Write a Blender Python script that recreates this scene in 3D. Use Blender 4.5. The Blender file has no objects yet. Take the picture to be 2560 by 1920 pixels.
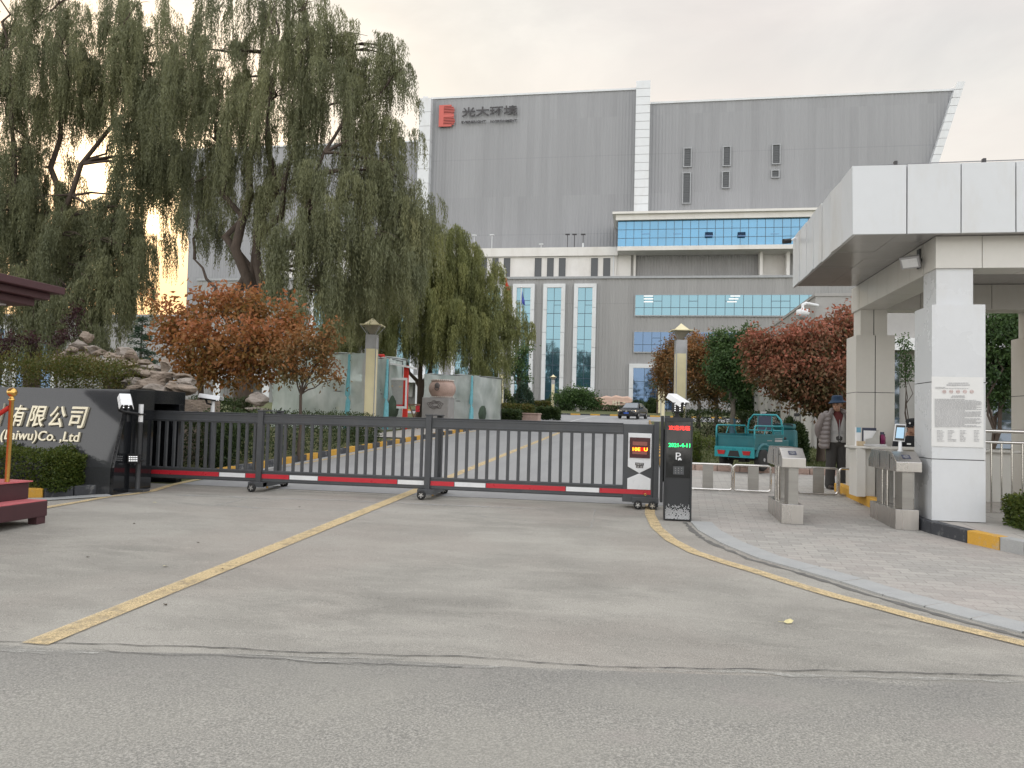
import bpy, bmesh, math, random
import numpy as np
from mathutils import Vector, Matrix, Euler
random.seed(7); RNG = np.random.default_rng(11)
C = bpy.context.scene.collection
SC = bpy.context.scene
rad = math.radians
SLOPE = 0.0287                                   # the drive climbs gently towards the plant
EYE = 1.6
# ------------------------------------------------------------------ survey: the camera as measured from the photograph
CF, CCX, CCY = 1640.0, 1106.0, 829.5
_Y, _P, _R = rad(9.8), rad(2.55), rad(1.5)
_f0 = Vector((-math.sin(_Y), math.cos(_Y), 0)); _r0 = Vector((math.cos(_Y), math.sin(_Y), 0))
_fw = Vector((_f0.x*math.cos(_P), _f0.y*math.cos(_P), math.sin(_P)))
_u0 = Vector((-_f0.x*math.sin(_P), -_f0.y*math.sin(_P), math.cos(_P)))
_rt = _r0*math.cos(_R) + _u0*math.sin(_R)
_up = _u0*math.cos(_R) - _r0*math.sin(_R)
def ray(x, y): return _fw + _rt*((x-CCX)/CF) - _up*((y-CCY)/CF)
def gz(y): return SLOPE*min(y, 112.0)
def gp(x, y, off=0.0):
    d = ray(x, y); t = (EYE-off)/(SLOPE*d.y-d.z); return Vector((d.x*t, d.y*t, EYE+d.z*t))
def oy(x, y, Y):
    d = ray(x, y); t = Y/d.y; return Vector((d.x*t, Y, EYE+d.z*t))
def oz(x, y, Z):
    d = ray(x, y); t = (Z-EYE)/d.z; return Vector((d.x*t, d.y*t, Z))
REG = dict(A=(1000,180,640/2212),B=(1500,180,1060/2212),C=(0,640,560/2212),D=(0,960,560/2212),E=(340,660,560/2212),F=(840,660,560/2212),G=(1140,600,520/1875),H=(1500,660,660/2212),I=(1500,980,400/1843),J=(1720,900,400/1508),K=(2060,720,500/1220),L=(1960,380,600/2212),M=(600,1000,580/2212),N=(1500,1280,1060/2212),Q=(1840,660,720/2212),T=(1520,1060,240/2212))
def px(k, x, y):
    a, b, s = REG[k]; return ((a+x*s)/1.15732, (b+y*s)/1.15732)
def ky(k, x, y, Y): return oy(*px(k, x, y), Y)
def kg(k, x, y, off=0.0): return gp(*px(k, x, y), off)
cam = bpy.data.objects.new('camera', bpy.data.cameras.new('camera')); C.objects.link(cam)
cam.data.sensor_width = 36; cam.data.lens = 36*CF/2212
cam.data.clip_start = 0.05; cam.data.clip_end = 6000
m = Matrix.Identity(4)
for i in range(3):
    m[i][0] = _rt[i]; m[i][1] = _up[i]; m[i][2] = -_fw[i]
m[2][3] = EYE; cam.matrix_world = m
SC.camera = cam
# ------------------------------------------------------------------ mesh builder
class MB:
    def __init__(s): s.v = []; s.f = []; s.mi = []; s.sm = []; s.m = 0
    def add(s, vs, fs, m=None, smooth=False):
        o = len(s.v); s.v += [tuple(p) for p in vs]
        for f in fs: s.f.append([i+o for i in f]); s.mi.append(s.m if m is None else m); s.sm.append(smooth)
        return s
    def hexa(s, p, m=None): return s.add(p, [(3,2,1,0),(4,5,6,7),(0,1,5,4),(1,2,6,5),(2,3,7,6),(3,0,4,7)], m)
    def box(s, x0, x1, y0, y1, z0, z1, m=None):
        return s.hexa([(x0,y0,z0),(x1,y0,z0),(x1,y1,z0),(x0,y1,z0),(x0,y0,z1),(x1,y0,z1),(x1,y1,z1),(x0,y1,z1)], m)
    def obox(s, c, size, rot=(0,0,0), m=None):
        M = Euler(rot).to_matrix(); hx, hy, hz = [k/2 for k in size]; c = Vector(c)
        return s.hexa([c+M@Vector(p) for p in [(-hx,-hy,-hz),(hx,-hy,-hz),(hx,hy,-hz),(-hx,hy,-hz),(-hx,-hy,hz),(hx,-hy,hz),(hx,hy,hz),(-hx,hy,hz)]], m)
    def prism(s, poly, a, b, axis='z', m=None):
        n = len(poly)
        def P(q, t):
            return {'z': (q[0], q[1], t), 'y': (q[0], t, q[1]), 'x': (t, q[0], q[1])}[axis]
        vs = [P(q, a) for q in poly]+[P(q, b) for q in poly]
        fs = [tuple(range(n))[::-1], tuple(range(n, 2*n))]+[(i, (i+1) % n, n+(i+1) % n, n+i) for i in range(n)]
        return s.add(vs, fs, m)
    def tube(s, pts, rs, n=8, m=None, smooth=True, closed=False, flat=1.0):
        pts = [Vector(p) for p in pts]
        if not hasattr(rs, '__len__'): rs = [rs]*len(pts)
        k = len(pts); vs = []; N = None
        for i, p in enumerate(pts):
            if closed: t = pts[(i+1) % k]-pts[i-1]
            else: t = pts[min(i+1, k-1)]-pts[max(i-1, 0)]
            t = t.normalized() if t.length > 1e-9 else Vector((0,0,1))
            if N is None:
                N = t.orthogonal().normalized()
            N = (N-t*N.dot(t)); N = N.normalized() if N.length > 1e-6 else t.orthogonal().normalized()
            B = t.cross(N)
            for j in range(n):
                a = 2*math.pi*(j+.5)/n
                vs.append(p+(N*math.cos(a)+B*math.sin(a)*flat)*rs[i])
        fs = []
        for i in range(k if closed else k-1):
            i2 = (i+1) % k
            for j in range(n): fs.append((i*n+j, i*n+(j+1) % n, i2*n+(j+1) % n, i2*n+j))
        s.add(vs, fs, m, smooth)
        if not closed:
            s.add(vs[:n], [tuple(range(n))[::-1]], m); s.add(vs[-n:], [tuple(range(n))], m)
        return s
    def lathe(s, prof, c=(0,0,0), n=20, axis='z', m=None, smooth=True):
        vs = []; c = Vector(c)
        for r, z in prof:
            for j in range(n):
                a = 2*math.pi*j/n; q = (r*math.cos(a), r*math.sin(a), z)
                if axis == 'y': q = (q[0], q[2], q[1])
                if axis == 'x': q = (q[2], q[0], q[1])
                vs.append(c+Vector(q))
        k = len(prof)
        fs = [(i*n+j, i*n+(j+1) % n, (i+1)*n+(j+1) % n, (i+1)*n+j) for i in range(k-1) for j in range(n)]
        s.add(vs, fs, m, smooth)
        s.add(vs[:n], [tuple(range(n))[::-1]], m); s.add(vs[-n:], [tuple(range(n))], m)
        return s
    def ball(s, c, r, nu=14, nv=9, m=None, rot=None):
        if not hasattr(r, '__len__'): r = (r, r, r)
        M = Euler(rot).to_matrix() if rot else Matrix.Identity(3); c = Vector(c); vs = []
        for i in range(nv+1):
            p = math.pi*i/nv
            for j in range(nu):
                a = 2*math.pi*j/nu
                vs.append(c+M@Vector((r[0]*math.sin(p)*math.cos(a), r[1]*math.sin(p)*math.sin(a), r[2]*math.cos(p))))
        fs = [(i*nu+j, (i+1)*nu+j, (i+1)*nu+(j+1) % nu, i*nu+(j+1) % nu) for i in range(nv) for j in range(nu)]
        return s.add(vs, fs, m, True)
    def loft(s, rings, m=None, smooth=True, cap=True):
        n = len(rings[0]); vs = [p for r in rings for p in r]
        fs = [(i*n+j, i*n+(j+1) % n, (i+1)*n+(j+1) % n, (i+1)*n+j) for i in range(len(rings)-1) for j in range(n)]
        s.add(vs, fs, m, smooth)
        if cap: s.add(rings[0], [tuple(range(n))[::-1]], m); s.add(rings[-1], [tuple(range(n))], m)
        return s
    def build(s, name, mats, parent=None, bevel=0, world=True, fix=True):
        if not isinstance(mats, (list, tuple)): mats = [mats]
        me = bpy.data.meshes.new(name)
        off = Vector((0,0,0))
        if parent is not None and world:
            r = parent
            while r is not None: off += r.location; r = r.parent
        vs = [(p[0]-off[0], p[1]-off[1], p[2]-off[2]) for p in s.v] if off.length else s.v
        own = Vector((0,0,0))
        if parent is None and world and vs:
            a = np.array(vs); lo = a.min(0); hi = a.max(0)
            own = Vector(((lo[0]+hi[0])/2, (lo[1]+hi[1])/2, lo[2])); vs = [(p[0]-own.x, p[1]-own.y, p[2]-own.z) for p in vs]
        me.from_pydata(vs, [], s.f)
        for mt in mats: me.materials.append(mt)
        me.polygons.foreach_set('material_index', s.mi); me.polygons.foreach_set('use_smooth', s.sm)
        if fix:
            bm = bmesh.new(); bm.from_mesh(me); bmesh.ops.recalc_face_normals(bm, faces=bm.faces); bm.to_mesh(me); bm.free()
        me.update()
        o = bpy.data.objects.new(name, me); C.objects.link(o); o.location = own
        if parent is not None: o.parent = parent
        if bevel:
            b = o.modifiers.new('bevel', 'BEVEL'); b.width = bevel; b.segments = 2; b.limit_method = 'ANGLE'; b.angle_limit = rad(40)
        return o
def tag(o, label=None, cat=None, group=None, kind=None):
    if label: o['label'] = label
    if cat: o['category'] = cat
    if group: o['group'] = group
    if kind: o['kind'] = kind
    return o
def thing(name, label, cat, loc=(0,0,0), rz=0, group=None):
    o = bpy.data.objects.new(name, None); C.objects.link(o); o.empty_display_size = .2
    o.location = loc; o.rotation_euler = (0,0,rz)
    return tag(o, label, cat, group)
KIDS = {}
def copy_tree(o, parent=None):
    c = o.copy(); C.objects.link(c)
    if parent is not None: c.parent = parent
    for ch in [k for k in bpy.data.objects if k.parent == o]: copy_tree(ch, c)
    return c
def text_mb(mb, s, size, origin, ex=0.02, align='LEFT', basis=None, m=None, sx=1.0, bold=0.0, shear=0.0, spacing=1.0):
    """letters as real extruded solids; basis = (right, up, out)"""
    cu = bpy.data.curves.new('t', 'FONT'); cu.body = s; cu.size = size; cu.extrude = ex/2; cu.align_x = align; cu.resolution_u = 3
    cu.offset = bold; cu.shear = shear; cu.space_character = spacing
    o = bpy.data.objects.new('t', cu); C.objects.link(o)
    dg = bpy.context.evaluated_depsgraph_get(); me = o.evaluated_get(dg).to_mesh()
    R, U, O = basis or (Vector((1,0,0)), Vector((0,0,1)), Vector((0,-1,0))); org = Vector(origin)
    vs = [org+R*(v.co.x*sx)+U*v.co.y+O*v.co.z for v in me.vertices]
    fs = [tuple(p.vertices) for p in me.polygons]
    w = (max((v.co.x for v in me.vertices), default=0))*sx
    mb.add(vs, fs, m)
    o.evaluated_get(dg).to_mesh_clear(); bpy.data.objects.remove(o); bpy.data.curves.remove(cu)
    return w
# ------------------------------------------------------------------ materials
def NT(name):
    mt = bpy.data.materials.new(name); mt.use_nodes = True; nt = mt.node_tree; nt.nodes.clear()
    out = nt.nodes.new('ShaderNodeOutputMaterial'); return mt, nt, out
class G:
    """small node-graph helper"""
    def __init__(s, nt): s.nt = nt
    def n(s, t, **k):
        q = s.nt.nodes.new(t)
        for a, b in k.items():
            if a.startswith('i_'): 
                s.set(q, a[2:].replace('__', ' '), b)
            else: setattr(q, a, b)
        return q
    def set(s, q, key, val):
        inp = q.inputs[int(key)] if key.isdigit() else q.inputs[key]
        if isinstance(val, bpy.types.NodeSocket): s.nt.links.new(val, inp)
        else: inp.default_value = val
    def pos(s): return s.n('ShaderNodeNewGeometry').outputs['Position']
    def obj(s): return s.n('ShaderNodeTexCoord').outputs['Object']
    def map(s, v, scale=(1,1,1), rot=(0,0,0), loc=(0,0,0)):
        q = s.n('ShaderNodeMapping'); s.set(q, 'Vector', v); q.inputs['Scale'].default_value = scale; q.inputs['Rotation'].default_value = rot; q.inputs['Location'].default_value = loc
        return q.outputs[0]
    def noise(s, v, scale, detail=4, rough=.55, dist=0):
        q = s.n('ShaderNodeTexNoise'); s.set(q, 'Vector', v); q.inputs['Scale'].default_value = scale; q.inputs['Detail'].default_value = detail; q.inputs['Roughness'].default_value = rough; q.inputs['Distortion'].default_value = dist
        return q.outputs['Fac']
    def ramp(s, f, stops, interp='LINEAR'):
        q = s.n('ShaderNodeValToRGB'); s.set(q, 'Fac', f); cr = q.color_ramp; cr.interpolation = interp
        while len(cr.elements) < len(stops): cr.elements.new(.5)
        for e, (p, c) in zip(cr.elements, stops):
            e.position = p; e.color = (c, c, c, 1) if not hasattr(c, '__len__') else tuple(c)[:3]+(1,)
        return q.outputs['Color']
    def math(s, op, a, b=0.0, c=None, clamp=False):
        q = s.n('ShaderNodeMath', operation=op); q.use_clamp = clamp; s.set(q, '0', a); s.set(q, '1', b)
        if c is not None: s.set(q, '2', c)
        return q.outputs[0]
    def mix(s, f, a, b, mode='MIX'):
        q = s.n('ShaderNodeMix', data_type='RGBA', blend_type=mode)
        s.set(q, '0', f)
        for i, v in ((6, a), (7, b)):
            if isinstance(v, bpy.types.NodeSocket): s.nt.links.new(v, q.inputs[i])
            else: q.inputs[i].default_value = tuple(v)[:3]+(1,)
        return q.outputs[2]
    def bump(s, h, strength=.3, dist=.01):
        q = s.n('ShaderNodeBump'); s.set(q, 'Height', h); q.inputs['Strength'].default_value = strength; q.inputs['Distance'].default_value = dist
        return q.outputs[0]
    def bsdf(s, col, rough=.6, metal=0.0, normal=None, spec=.5, **k):
        q = s.n('ShaderNodeBsdfPrincipled'); 
        for key, v in (('Base Color', col), ('Roughness', rough), ('Metallic', metal), ('Specular IOR Level', spec)):
            if isinstance(v, bpy.types.NodeSocket): s.nt.links.new(v, q.inputs[key])
            elif key == 'Base Color': q.inputs[key].default_value = tuple(v)[:3]+(1,)
            else: q.inputs[key].default_value = v
        if normal is not None: s.nt.links.new(normal, q.inputs['Normal'])
        for a, b in k.items(): s.set(q, a.replace('_', ' '), b)
        return q.outputs[0]
    def out(s, out, sh): s.nt.links.new(sh, out.inputs['Surface'])
def sc(c, k): return tuple(min(1, x*k) for x in c)
def pm(name, col, rough=.6, metal=0.0, var=.15, scale=3.0, bump=.15, bscale=40.0, spec=.5, stretch=(1,1,1), coord='pos', dirt=None, bdist=.005, **k):
    mt, nt, out = NT(name); g = G(nt)
    v = g.map(g.pos() if coord == 'pos' else g.obj(), stretch)
    n1 = g.noise(v, scale, 6, .6); n2 = g.noise(v, scale*9, 3, .6)
    f = g.math('ADD', g.math('MULTIPLY', n1, .7), g.math('MULTIPLY', n2, .3))
    c = g.ramp(f, [(.32, sc(col, 1-var)), (.68, sc(col, 1+var))])
    if dirt:
        dcol, amt, ds = dirt
        n3 = g.noise(g.map(g.pos(), (1,1,.35)), ds, 8, .65)
        c = g.mix(g.math('MULTIPLY', g.ramp(n3, [(.48, 0), (.75, 1)]), amt), c, dcol)
    nb = g.bump(g.noise(v, bscale, 4, .6), bump, bdist) if bump else None
    rr = g.math('ADD', g.math('MULTIPLY', g.math('SUBTRACT', n1, .5), .25), rough, clamp=True)
    g.out(out, g.bsdf(c, rr, metal, nb, spec, **k)); return mt
def emis(name, col, strength):
    mt, nt, out = NT(name); g = G(nt)
    v = g.noise(g.pos(), 300, 1)
    q = g.n('ShaderNodeEmission'); g.set(q, 'Color', g.ramp(v, [(.2, sc(col, .85)), (.8, col)])); q.inputs['Strength'].default_value = strength
    g.out(out, q.outputs[0]); return mt
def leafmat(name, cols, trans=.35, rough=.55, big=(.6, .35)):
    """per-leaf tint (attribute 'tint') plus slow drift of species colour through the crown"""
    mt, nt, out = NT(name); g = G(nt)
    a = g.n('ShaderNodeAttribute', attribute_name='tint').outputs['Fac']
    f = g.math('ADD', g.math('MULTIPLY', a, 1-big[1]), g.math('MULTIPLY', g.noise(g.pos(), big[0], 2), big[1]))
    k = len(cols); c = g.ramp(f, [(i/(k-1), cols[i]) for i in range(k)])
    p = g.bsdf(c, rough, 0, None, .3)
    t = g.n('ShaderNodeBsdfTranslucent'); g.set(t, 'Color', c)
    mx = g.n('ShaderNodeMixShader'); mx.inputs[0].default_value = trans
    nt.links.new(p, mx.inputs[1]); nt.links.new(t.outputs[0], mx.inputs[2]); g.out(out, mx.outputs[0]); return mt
# ------------------------------------------------------------------ leaves
def leaf_mesh(name, P, Dir, L, W, tint, mat, parent=None, curl=.18):
    """one bent six-point leaf per row: P base points, Dir unit direction, L length, W width"""
    n = len(P); 
    R = RNG.normal(size=(n,3)); S = np.cross(Dir, R); S /= (np.linalg.norm(S, axis=1, keepdims=True)+1e-9); U = np.cross(S, Dir)
    L = np.broadcast_to(L, (n,))[:,None]; W = np.broadcast_to(W, (n,))[:,None]
    v = np.empty((n,4,3)); mid = P+Dir*L*.45
    v[:,0] = P; v[:,1] = mid+S*W*.5+U*L*curl; v[:,2] = P+Dir*L; v[:,3] = mid-S*W*.5+U*L*curl
    off = np.zeros(3)
    if parent is not None: off = np.array(parent.location)
    v = (v-off).reshape(-1,3)
    me = bpy.data.meshes.new(name); me.vertices.add(n*4); me.vertices.foreach_set('co', v.astype(np.float32).ravel())
    me.loops.add(n*4); me.loops.foreach_set('vertex_index', np.arange(n*4, dtype=np.int32))
    me.polygons.add(n); me.polygons.foreach_set('loop_start', np.arange(0, n*4, 4, dtype=np.int32))
    at = me.attributes.new('tint', 'FLOAT', 'FACE'); at.data.foreach_set('value', np.clip(tint, 0, 1).astype(np.float32))
    me.materials.append(mat); me.update(calc_edges=True)
    o = bpy.data.objects.new(name, me); C.objects.link(o)
    if parent is not None: o.parent = parent
    return o
def unit(a): return a/(np.linalg.norm(a, axis=-1, keepdims=True)+1e-9)
# ------------------------------------------------------------------ sky, sun
SUN_AZ, SUN_EL = -36.5, 15.5          # degrees clockwise from +Y (the drive), above the horizon
w = bpy.data.worlds.new('World'); SC.world = w; w.use_nodes = True
nt = w.node_tree; nt.nodes.clear(); g = G(nt)
sky = g.n('ShaderNodeTexSky', sky_type='NISHITA'); sky.sun_disc = False; sky.sun_elevation = rad(SUN_EL); sky.sun_rotation = rad(SUN_AZ)
sky.air_density = 1.6; sky.dust_density = 3.0; sky.altitude = 150
dirv = g.n('ShaderNodeTexCoord').outputs['Generated']
sd = Vector((math.sin(rad(SUN_AZ))*math.cos(rad(SUN_EL)), math.cos(rad(SUN_AZ))*math.cos(rad(SUN_EL)), math.sin(rad(SUN_EL))))
dt = g.n('ShaderNodeVectorMath', operation='DOT_PRODUCT'); g.set(dt, '0', dirv); dt.inputs[1].default_value = sd
dot = g.math('MAXIMUM', dt.outputs['Value'], 0.0)
glow1 = g.math('POWER', dot, 5.0); glow2 = g.math('POWER', dot, 60.0); glow3 = g.math('POWER', dot, 900.0)
cl = g.noise(g.map(dirv, (1,1,2.6)), 2.3, 7, .55, .4)
cl2 = g.noise(g.map(dirv, (1,1,3.5), loc=(3,1,2)), 1.1, 4, .5)
sep = g.n('ShaderNodeSeparateXYZ'); g.set(sep, '0', dirv)
# high stratus: grey-lilac underside, thinner and creamier low down near the sun
cc = g.ramp(cl, [(.38, (6.7,6.65,6.75)), (.52, (7.9,7.8,7.75)), (.64, (9.4,9.2,8.9))])
pink = g.ramp(cl2, [(.52, 0.0), (.66, 0.5)])
cc = g.mix(pink, cc, (9.0,8.0,7.7))
low = g.ramp(sep.outputs['Z'], [(0.17, 1.0), (0.47, 0.0)])
cc = g.mix(g.math('MULTIPLY', low, .85), cc, (10.8,10.05,9.0))
cov = g.ramp(cl2, [(.3, .80), (.6, .93)])
col = g.mix(cov, sky.outputs[0], cc)
def addc(col, f, rgb):
    q = g.n('ShaderNodeMix', data_type='RGBA', blend_type='ADD'); q.inputs[0].default_value = 1.0
    m2 = g.n('ShaderNodeMix', data_type='RGBA'); g.set(m2, '0', f); m2.clamp_factor = False
    m2.inputs[6].default_value = (0,0,0,1); m2.inputs[7].default_value = (*rgb,1)
    nt.links.new(col, q.inputs[6]); nt.links.new(m2.outputs[2], q.inputs[7]); return q.outputs[2]
warm = g.math('MULTIPLY', g.math('POWER', dot, 26.0), g.ramp(sep.outputs['Z'], [(.10, .95), (.29, 0)]))
col = g.mix(warm, col, (13.5,7.0,2.0))
col = addc(col, glow1, (2.4,1.9,1.0)); col = addc(col, glow2, (4.5,1.7,.15)); col = addc(col, glow3, (40,30,16))
# brighter, bluer sky gain added overhead and behind the viewer to light the scene
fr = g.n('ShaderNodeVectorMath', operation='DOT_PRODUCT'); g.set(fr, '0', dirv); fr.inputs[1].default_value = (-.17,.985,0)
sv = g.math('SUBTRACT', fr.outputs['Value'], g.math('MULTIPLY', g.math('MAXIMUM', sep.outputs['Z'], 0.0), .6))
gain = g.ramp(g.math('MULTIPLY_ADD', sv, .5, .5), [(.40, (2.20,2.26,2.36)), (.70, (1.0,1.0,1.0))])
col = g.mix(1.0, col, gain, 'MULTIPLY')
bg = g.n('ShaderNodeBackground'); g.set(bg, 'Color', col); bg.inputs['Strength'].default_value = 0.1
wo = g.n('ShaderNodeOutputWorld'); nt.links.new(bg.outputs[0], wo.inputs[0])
sl = bpy.data.lights.new('sun', 'SUN'); sl.energy = 0.6; sl.angle = rad(11); sl.color = (1.0,.80,.56)
so = bpy.data.objects.new('sun', sl); C.objects.link(so); so.rotation_euler = (-sd).to_track_quat('-Z', 'Y').to_euler(); so.location = (-40,60,40)
vs = SC.view_settings; SC.display_settings.display_device = 'sRGB'
vs.view_transform = 'Standard'; vs.look = 'None'; vs.gamma = 1; vs.use_curve_mapping = False; vs.exposure = 0.0
SC.cycles.max_bounces = 6; SC.cycles.diffuse_bounces = 3; SC.cycles.transmission_bounces = 4; SC.cycles.transparent_max_bounces = 8
SC.cycles.caustics_reflective = False; SC.cycles.caustics_refractive = False; SC.cycles.sample_clamp_indirect = 4
try: SC.cycles.use_denoising = True
except Exception: pass
# ------------------------------------------------------------------ material library
M = {}
def ground_mats():
    mt, nt, out = NT('forecourt_concrete'); g = G(nt); p = g.pos()
    n1 = g.noise(g.map(p, (.6,1.0,1)), .8, 8, .64, .3); n2 = g.noise(g.map(p, (.6,1.5,1), loc=(5,2,0)), 1.5, 8, .70, .4); n3 = g.noise(p, 130, 3, .7); n4 = g.noise(p, .35, 3)
    c = g.ramp(n1, [(.38, (.138,.134,.125)), (.5, (.216,.210,.197)), (.61, (.31,.302,.283))])
    c = g.mix(g.ramp(n2, [(.48, 0), (.66, .7)]), c, (.37,.36,.335))
    c = g.mix(g.ramp(n4, [(.47, 0), (.62, .6)]), c, (.270,.232,.214))
    c = g.mix(.5, c, g.ramp(n3, [(.36, (.11,.108,.10)), (.5, (.252,.248,.23)), (.64, (.45,.442,.41))]), 'MIX')
    n5 = g.noise(g.map(p, (1,1,1)), 28, 4, .7); c = g.mix(g.ramp(n5, [(.60, 0), (.72, .35)]), c, (.17,.165,.16))
    c = g.mix(1.0, c, (1.13,1.095,1.035), 'MULTIPLY'); g.out(out, g.bsdf(c, .82, 0, g.bump(n3, .5, .006))); M['court'] = mt
    mt, nt, out = NT('street_asphalt'); g = G(nt); p = g.pos()
    n1 = g.noise(p, 85, 5, .75); n2 = g.noise(p, .6, 6, .6, .5); vo = g.n('ShaderNodeTexVoronoi'); g.set(vo, 'Vector', p); vo.inputs['Scale'].default_value = 140
    c = g.ramp(n1, [(.36, (.10,.10,.095)), (.50, (.25,.247,.23)), (.64, (.47,.46,.435))])
    c = g.mix(.35, c, g.ramp(vo.outputs['Color'], [(.1, (.13,.13,.13)), (.9, (.33,.32,.30))]))
    c = g.mix(g.ramp(n2, [(.42, 0), (.68, .6)]), c, (.285,.28,.258))
    se = g.n('ShaderNodeSeparateXYZ'); g.set(se, '0', p); dd = g.math('SUBTRACT', g.math('MULTIPLY_ADD', se.outputs['X'], .125, 4.66), se.outputs['Y']); dd = g.math('ADD', dd, g.math('MULTIPLY', g.math('SUBTRACT', n2, .5), 1.1))
    c = g.mix(g.ramp(dd, [(0.0, 0), (.05, .42), (.22, .34), (.8, 0)]), c, g.mix(n1, (.05,.05,.052), (.22,.22,.22)))
    c = g.mix(g.ramp(g.noise(p, 1.3, 4), [(.58, 0), (.66, .35)]), c, (.27,.25,.245))
    c = g.mix(1.0, c, (1.09,1.06,1.0), 'MULTIPLY'); g.out(out, g.bsdf(c, .85, 0, g.bump(g.math('ADD', n1, vo.outputs['Distance']), .4, .008))); M['street'] = mt
    mt, nt, out = NT('drive_asphalt'); g = G(nt); p = g.pos()
    n1 = g.noise(g.map(p, (1.2,.15,1)), 1.2, 7, .6); n3 = g.noise(p, 60, 3, .7)
    c = g.ramp(n1, [(.3, (.235,.235,.235)), (.7, (.31,.31,.305))]); c = g.mix(.3, c, g.ramp(n3, [(.3, .16), (.7, .40)]))
    g.out(out, g.bsdf(c, .8, 0, g.bump(n3, .4, .006))); M['drive'] = mt
    def pavers(name, c1, c2, mortar, scale, rot, bw=.5, rh=.25):
        mt, nt, out = NT(name); g = G(nt); p = g.map(g.pos(), (scale,)*3, (0,0,rot))
        b = g.n('ShaderNodeTexBrick', offset=.5); g.set(b, 'Vector', p)
        b.inputs['Color1'].default_value = (*c1,1); b.inputs['Color2'].default_value = (*c2,1); b.inputs['Mortar'].default_value = (*mortar,1)
        b.inputs['Scale'].default_value = 1; b.inputs['Mortar Size'].default_value = .012; b.inputs['Brick Width'].default_value = bw; b.inputs['Row Height'].default_value = rh; b.inputs['Bias'].default_value = -.1
        n = g.noise(g.pos(), 1.1, 5); n2 = g.noise(g.pos(), 70, 3)
        c = g.mix(g.ramp(n, [(.45, 0), (.7, .5)]), b.outputs['Color'], (.36,.30,.285))
        c = g.mix(.3, c, g.ramp(n2, [(.3, .22), (.7, .5)]))
        c = g.mix(1.0, c, (1.06,1.03,.97), 'MULTIPLY')
        h = g.math('ADD', g.math('MULTIPLY', b.outputs['Fac'], -1.0), g.math('MULTIPLY', n2, .25))
        g.out(out, g.bsdf(c, .8, 0, g.bump(h, .6, .006))); return mt
    M['paver'] = pavers('paving_bricks', (.27,.262,.25), (.39,.375,.355), (.19,.182,.172), 2.1, rad(3))
    M['slab'] = pavers('platform_slabs', (.36,.345,.325), (.40,.385,.36), (.22,.21,.2), 1.0, 0, .6, .6)
    mt, nt, out = NT('kerb_stone'); g = G(nt); p = g.pos()
    n = g.noise(p, 6, 5); n2 = g.noise(p, 120, 3)
    c = g.ramp(n, [(.3, (.31,.315,.31)), (.7, (.385,.39,.375))]); c = g.mix(.3, c, g.ramp(n2, [(.3, .26), (.7, .5)]))
    g.out(out, g.bsdf(c, .75, 0, g.bump(n2, .4, .004))); M['kerbstone'] = mt
    def worn(name, col, under, thr):
        mt, nt, out = NT(name); g = G(nt); p = g.pos()
        n = g.noise(p, 9, 8, .75); n2 = g.noise(p, 110, 3); n3 = g.noise(p, 1.7, 3)
        f = g.ramp(g.math('ADD', g.math('MULTIPLY', n, .65), g.math('MULTIPLY', n3, .35)), [(thr, 0), (thr+.13, 1)])
        c = g.mix(f, col, under); c = g.mix(.22, c, g.ramp(n2, [(.35, sc(col, .45)), (.65, sc(col, 1.25))]))
        g.out(out, g.bsdf(c, .75, 0, g.bump(n2, .4, .005))); return mt
    M['yline'] = worn('worn_yellow_line', (.54,.415,.235), (.31,.285,.24), .49)
    mt, nt, out = NT('worn_yellow_line'); g = G(nt); p = g.pos(); n = g.noise(p, 9, 8, .78); n2 = g.noise(p, 110, 3); n3 = g.noise(p, 1.7, 3)
    f = g.ramp(g.math('ADD', g.math('MULTIPLY', n, .65), g.math('MULTIPLY', n3, .35)), [(.50, .96), (.64, .40)])
    tr = g.n('ShaderNodeBsdfTransparent'); mx = g.n('ShaderNodeMixShader'); g.set(mx, '0', g.math('MULTIPLY', f, g.ramp(n2, [(.36, .45), (.52, 1)])))
    nt.links.new(tr.outputs[0], mx.inputs[1]); nt.links.new(g.bsdf(g.ramp(n2, [(.3, (.50,.38,.205)), (.7, (.68,.53,.30))]), .78), mx.inputs[2]); g.out(out, mx.outputs[0]); M['yline'] = mt
    M['ykerb'] = worn('worn_yellow_kerb_paint', (.60,.33,.045), (.36,.33,.28), .55)
    M['bkerb'] = worn('worn_black_kerb_paint', (.045,.048,.055), (.33,.33,.32), .52)
    def scuff(name, col, lo, k):
        mt, nt, out = NT(name); g = G(nt); p = g.pos(); n = g.noise(g.map(p, (.6,1.6,1)), 5, 8, .75); n2 = g.noise(p, 60, 3)
        tr = g.n('ShaderNodeBsdfTransparent'); mx = g.n('ShaderNodeMixShader'); g.set(mx, '0', g.math('MULTIPLY', g.ramp(n, [(lo, 0), (lo+.2, k)]), g.ramp(n2, [(.3, .4), (.6, 1)])))
        nt.links.new(tr.outputs[0], mx.inputs[1]); nt.links.new(g.bsdf(g.ramp(n2, [(.3, sc(col, .8)), (.7, col)]), .85), mx.inputs[2]); g.out(out, mx.outputs[0]); return mt
    M['chalk'] = scuff('pale_scuff', (.50,.49,.465), .38, .75); M['chalk2'] = scuff('pale_joint_patch', (.46,.45,.41), .38, .8)
    M['wline'] = worn('worn_white_line', (.55,.55,.54), (.3,.3,.3), .55)
    mt, nt, out = NT('lawn_soil'); g = G(nt); p = g.pos()
    n = g.noise(p, 1.4, 6, .6); n2 = g.noise(p, 40, 3)
    c = g.ramp(n, [(.3, (.045,.065,.018)), (.55, (.09,.10,.03)), (.75, (.19,.16,.085))]); c = g.mix(.35, c, g.ramp(n2, [(.3, (.03,.04,.01)), (.7, (.16,.16,.06))]))
    g.out(out, g.bsdf(c, .95, 0, g.bump(n2, .8, .03))); M['soil'] = mt
ground_mats()
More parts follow.
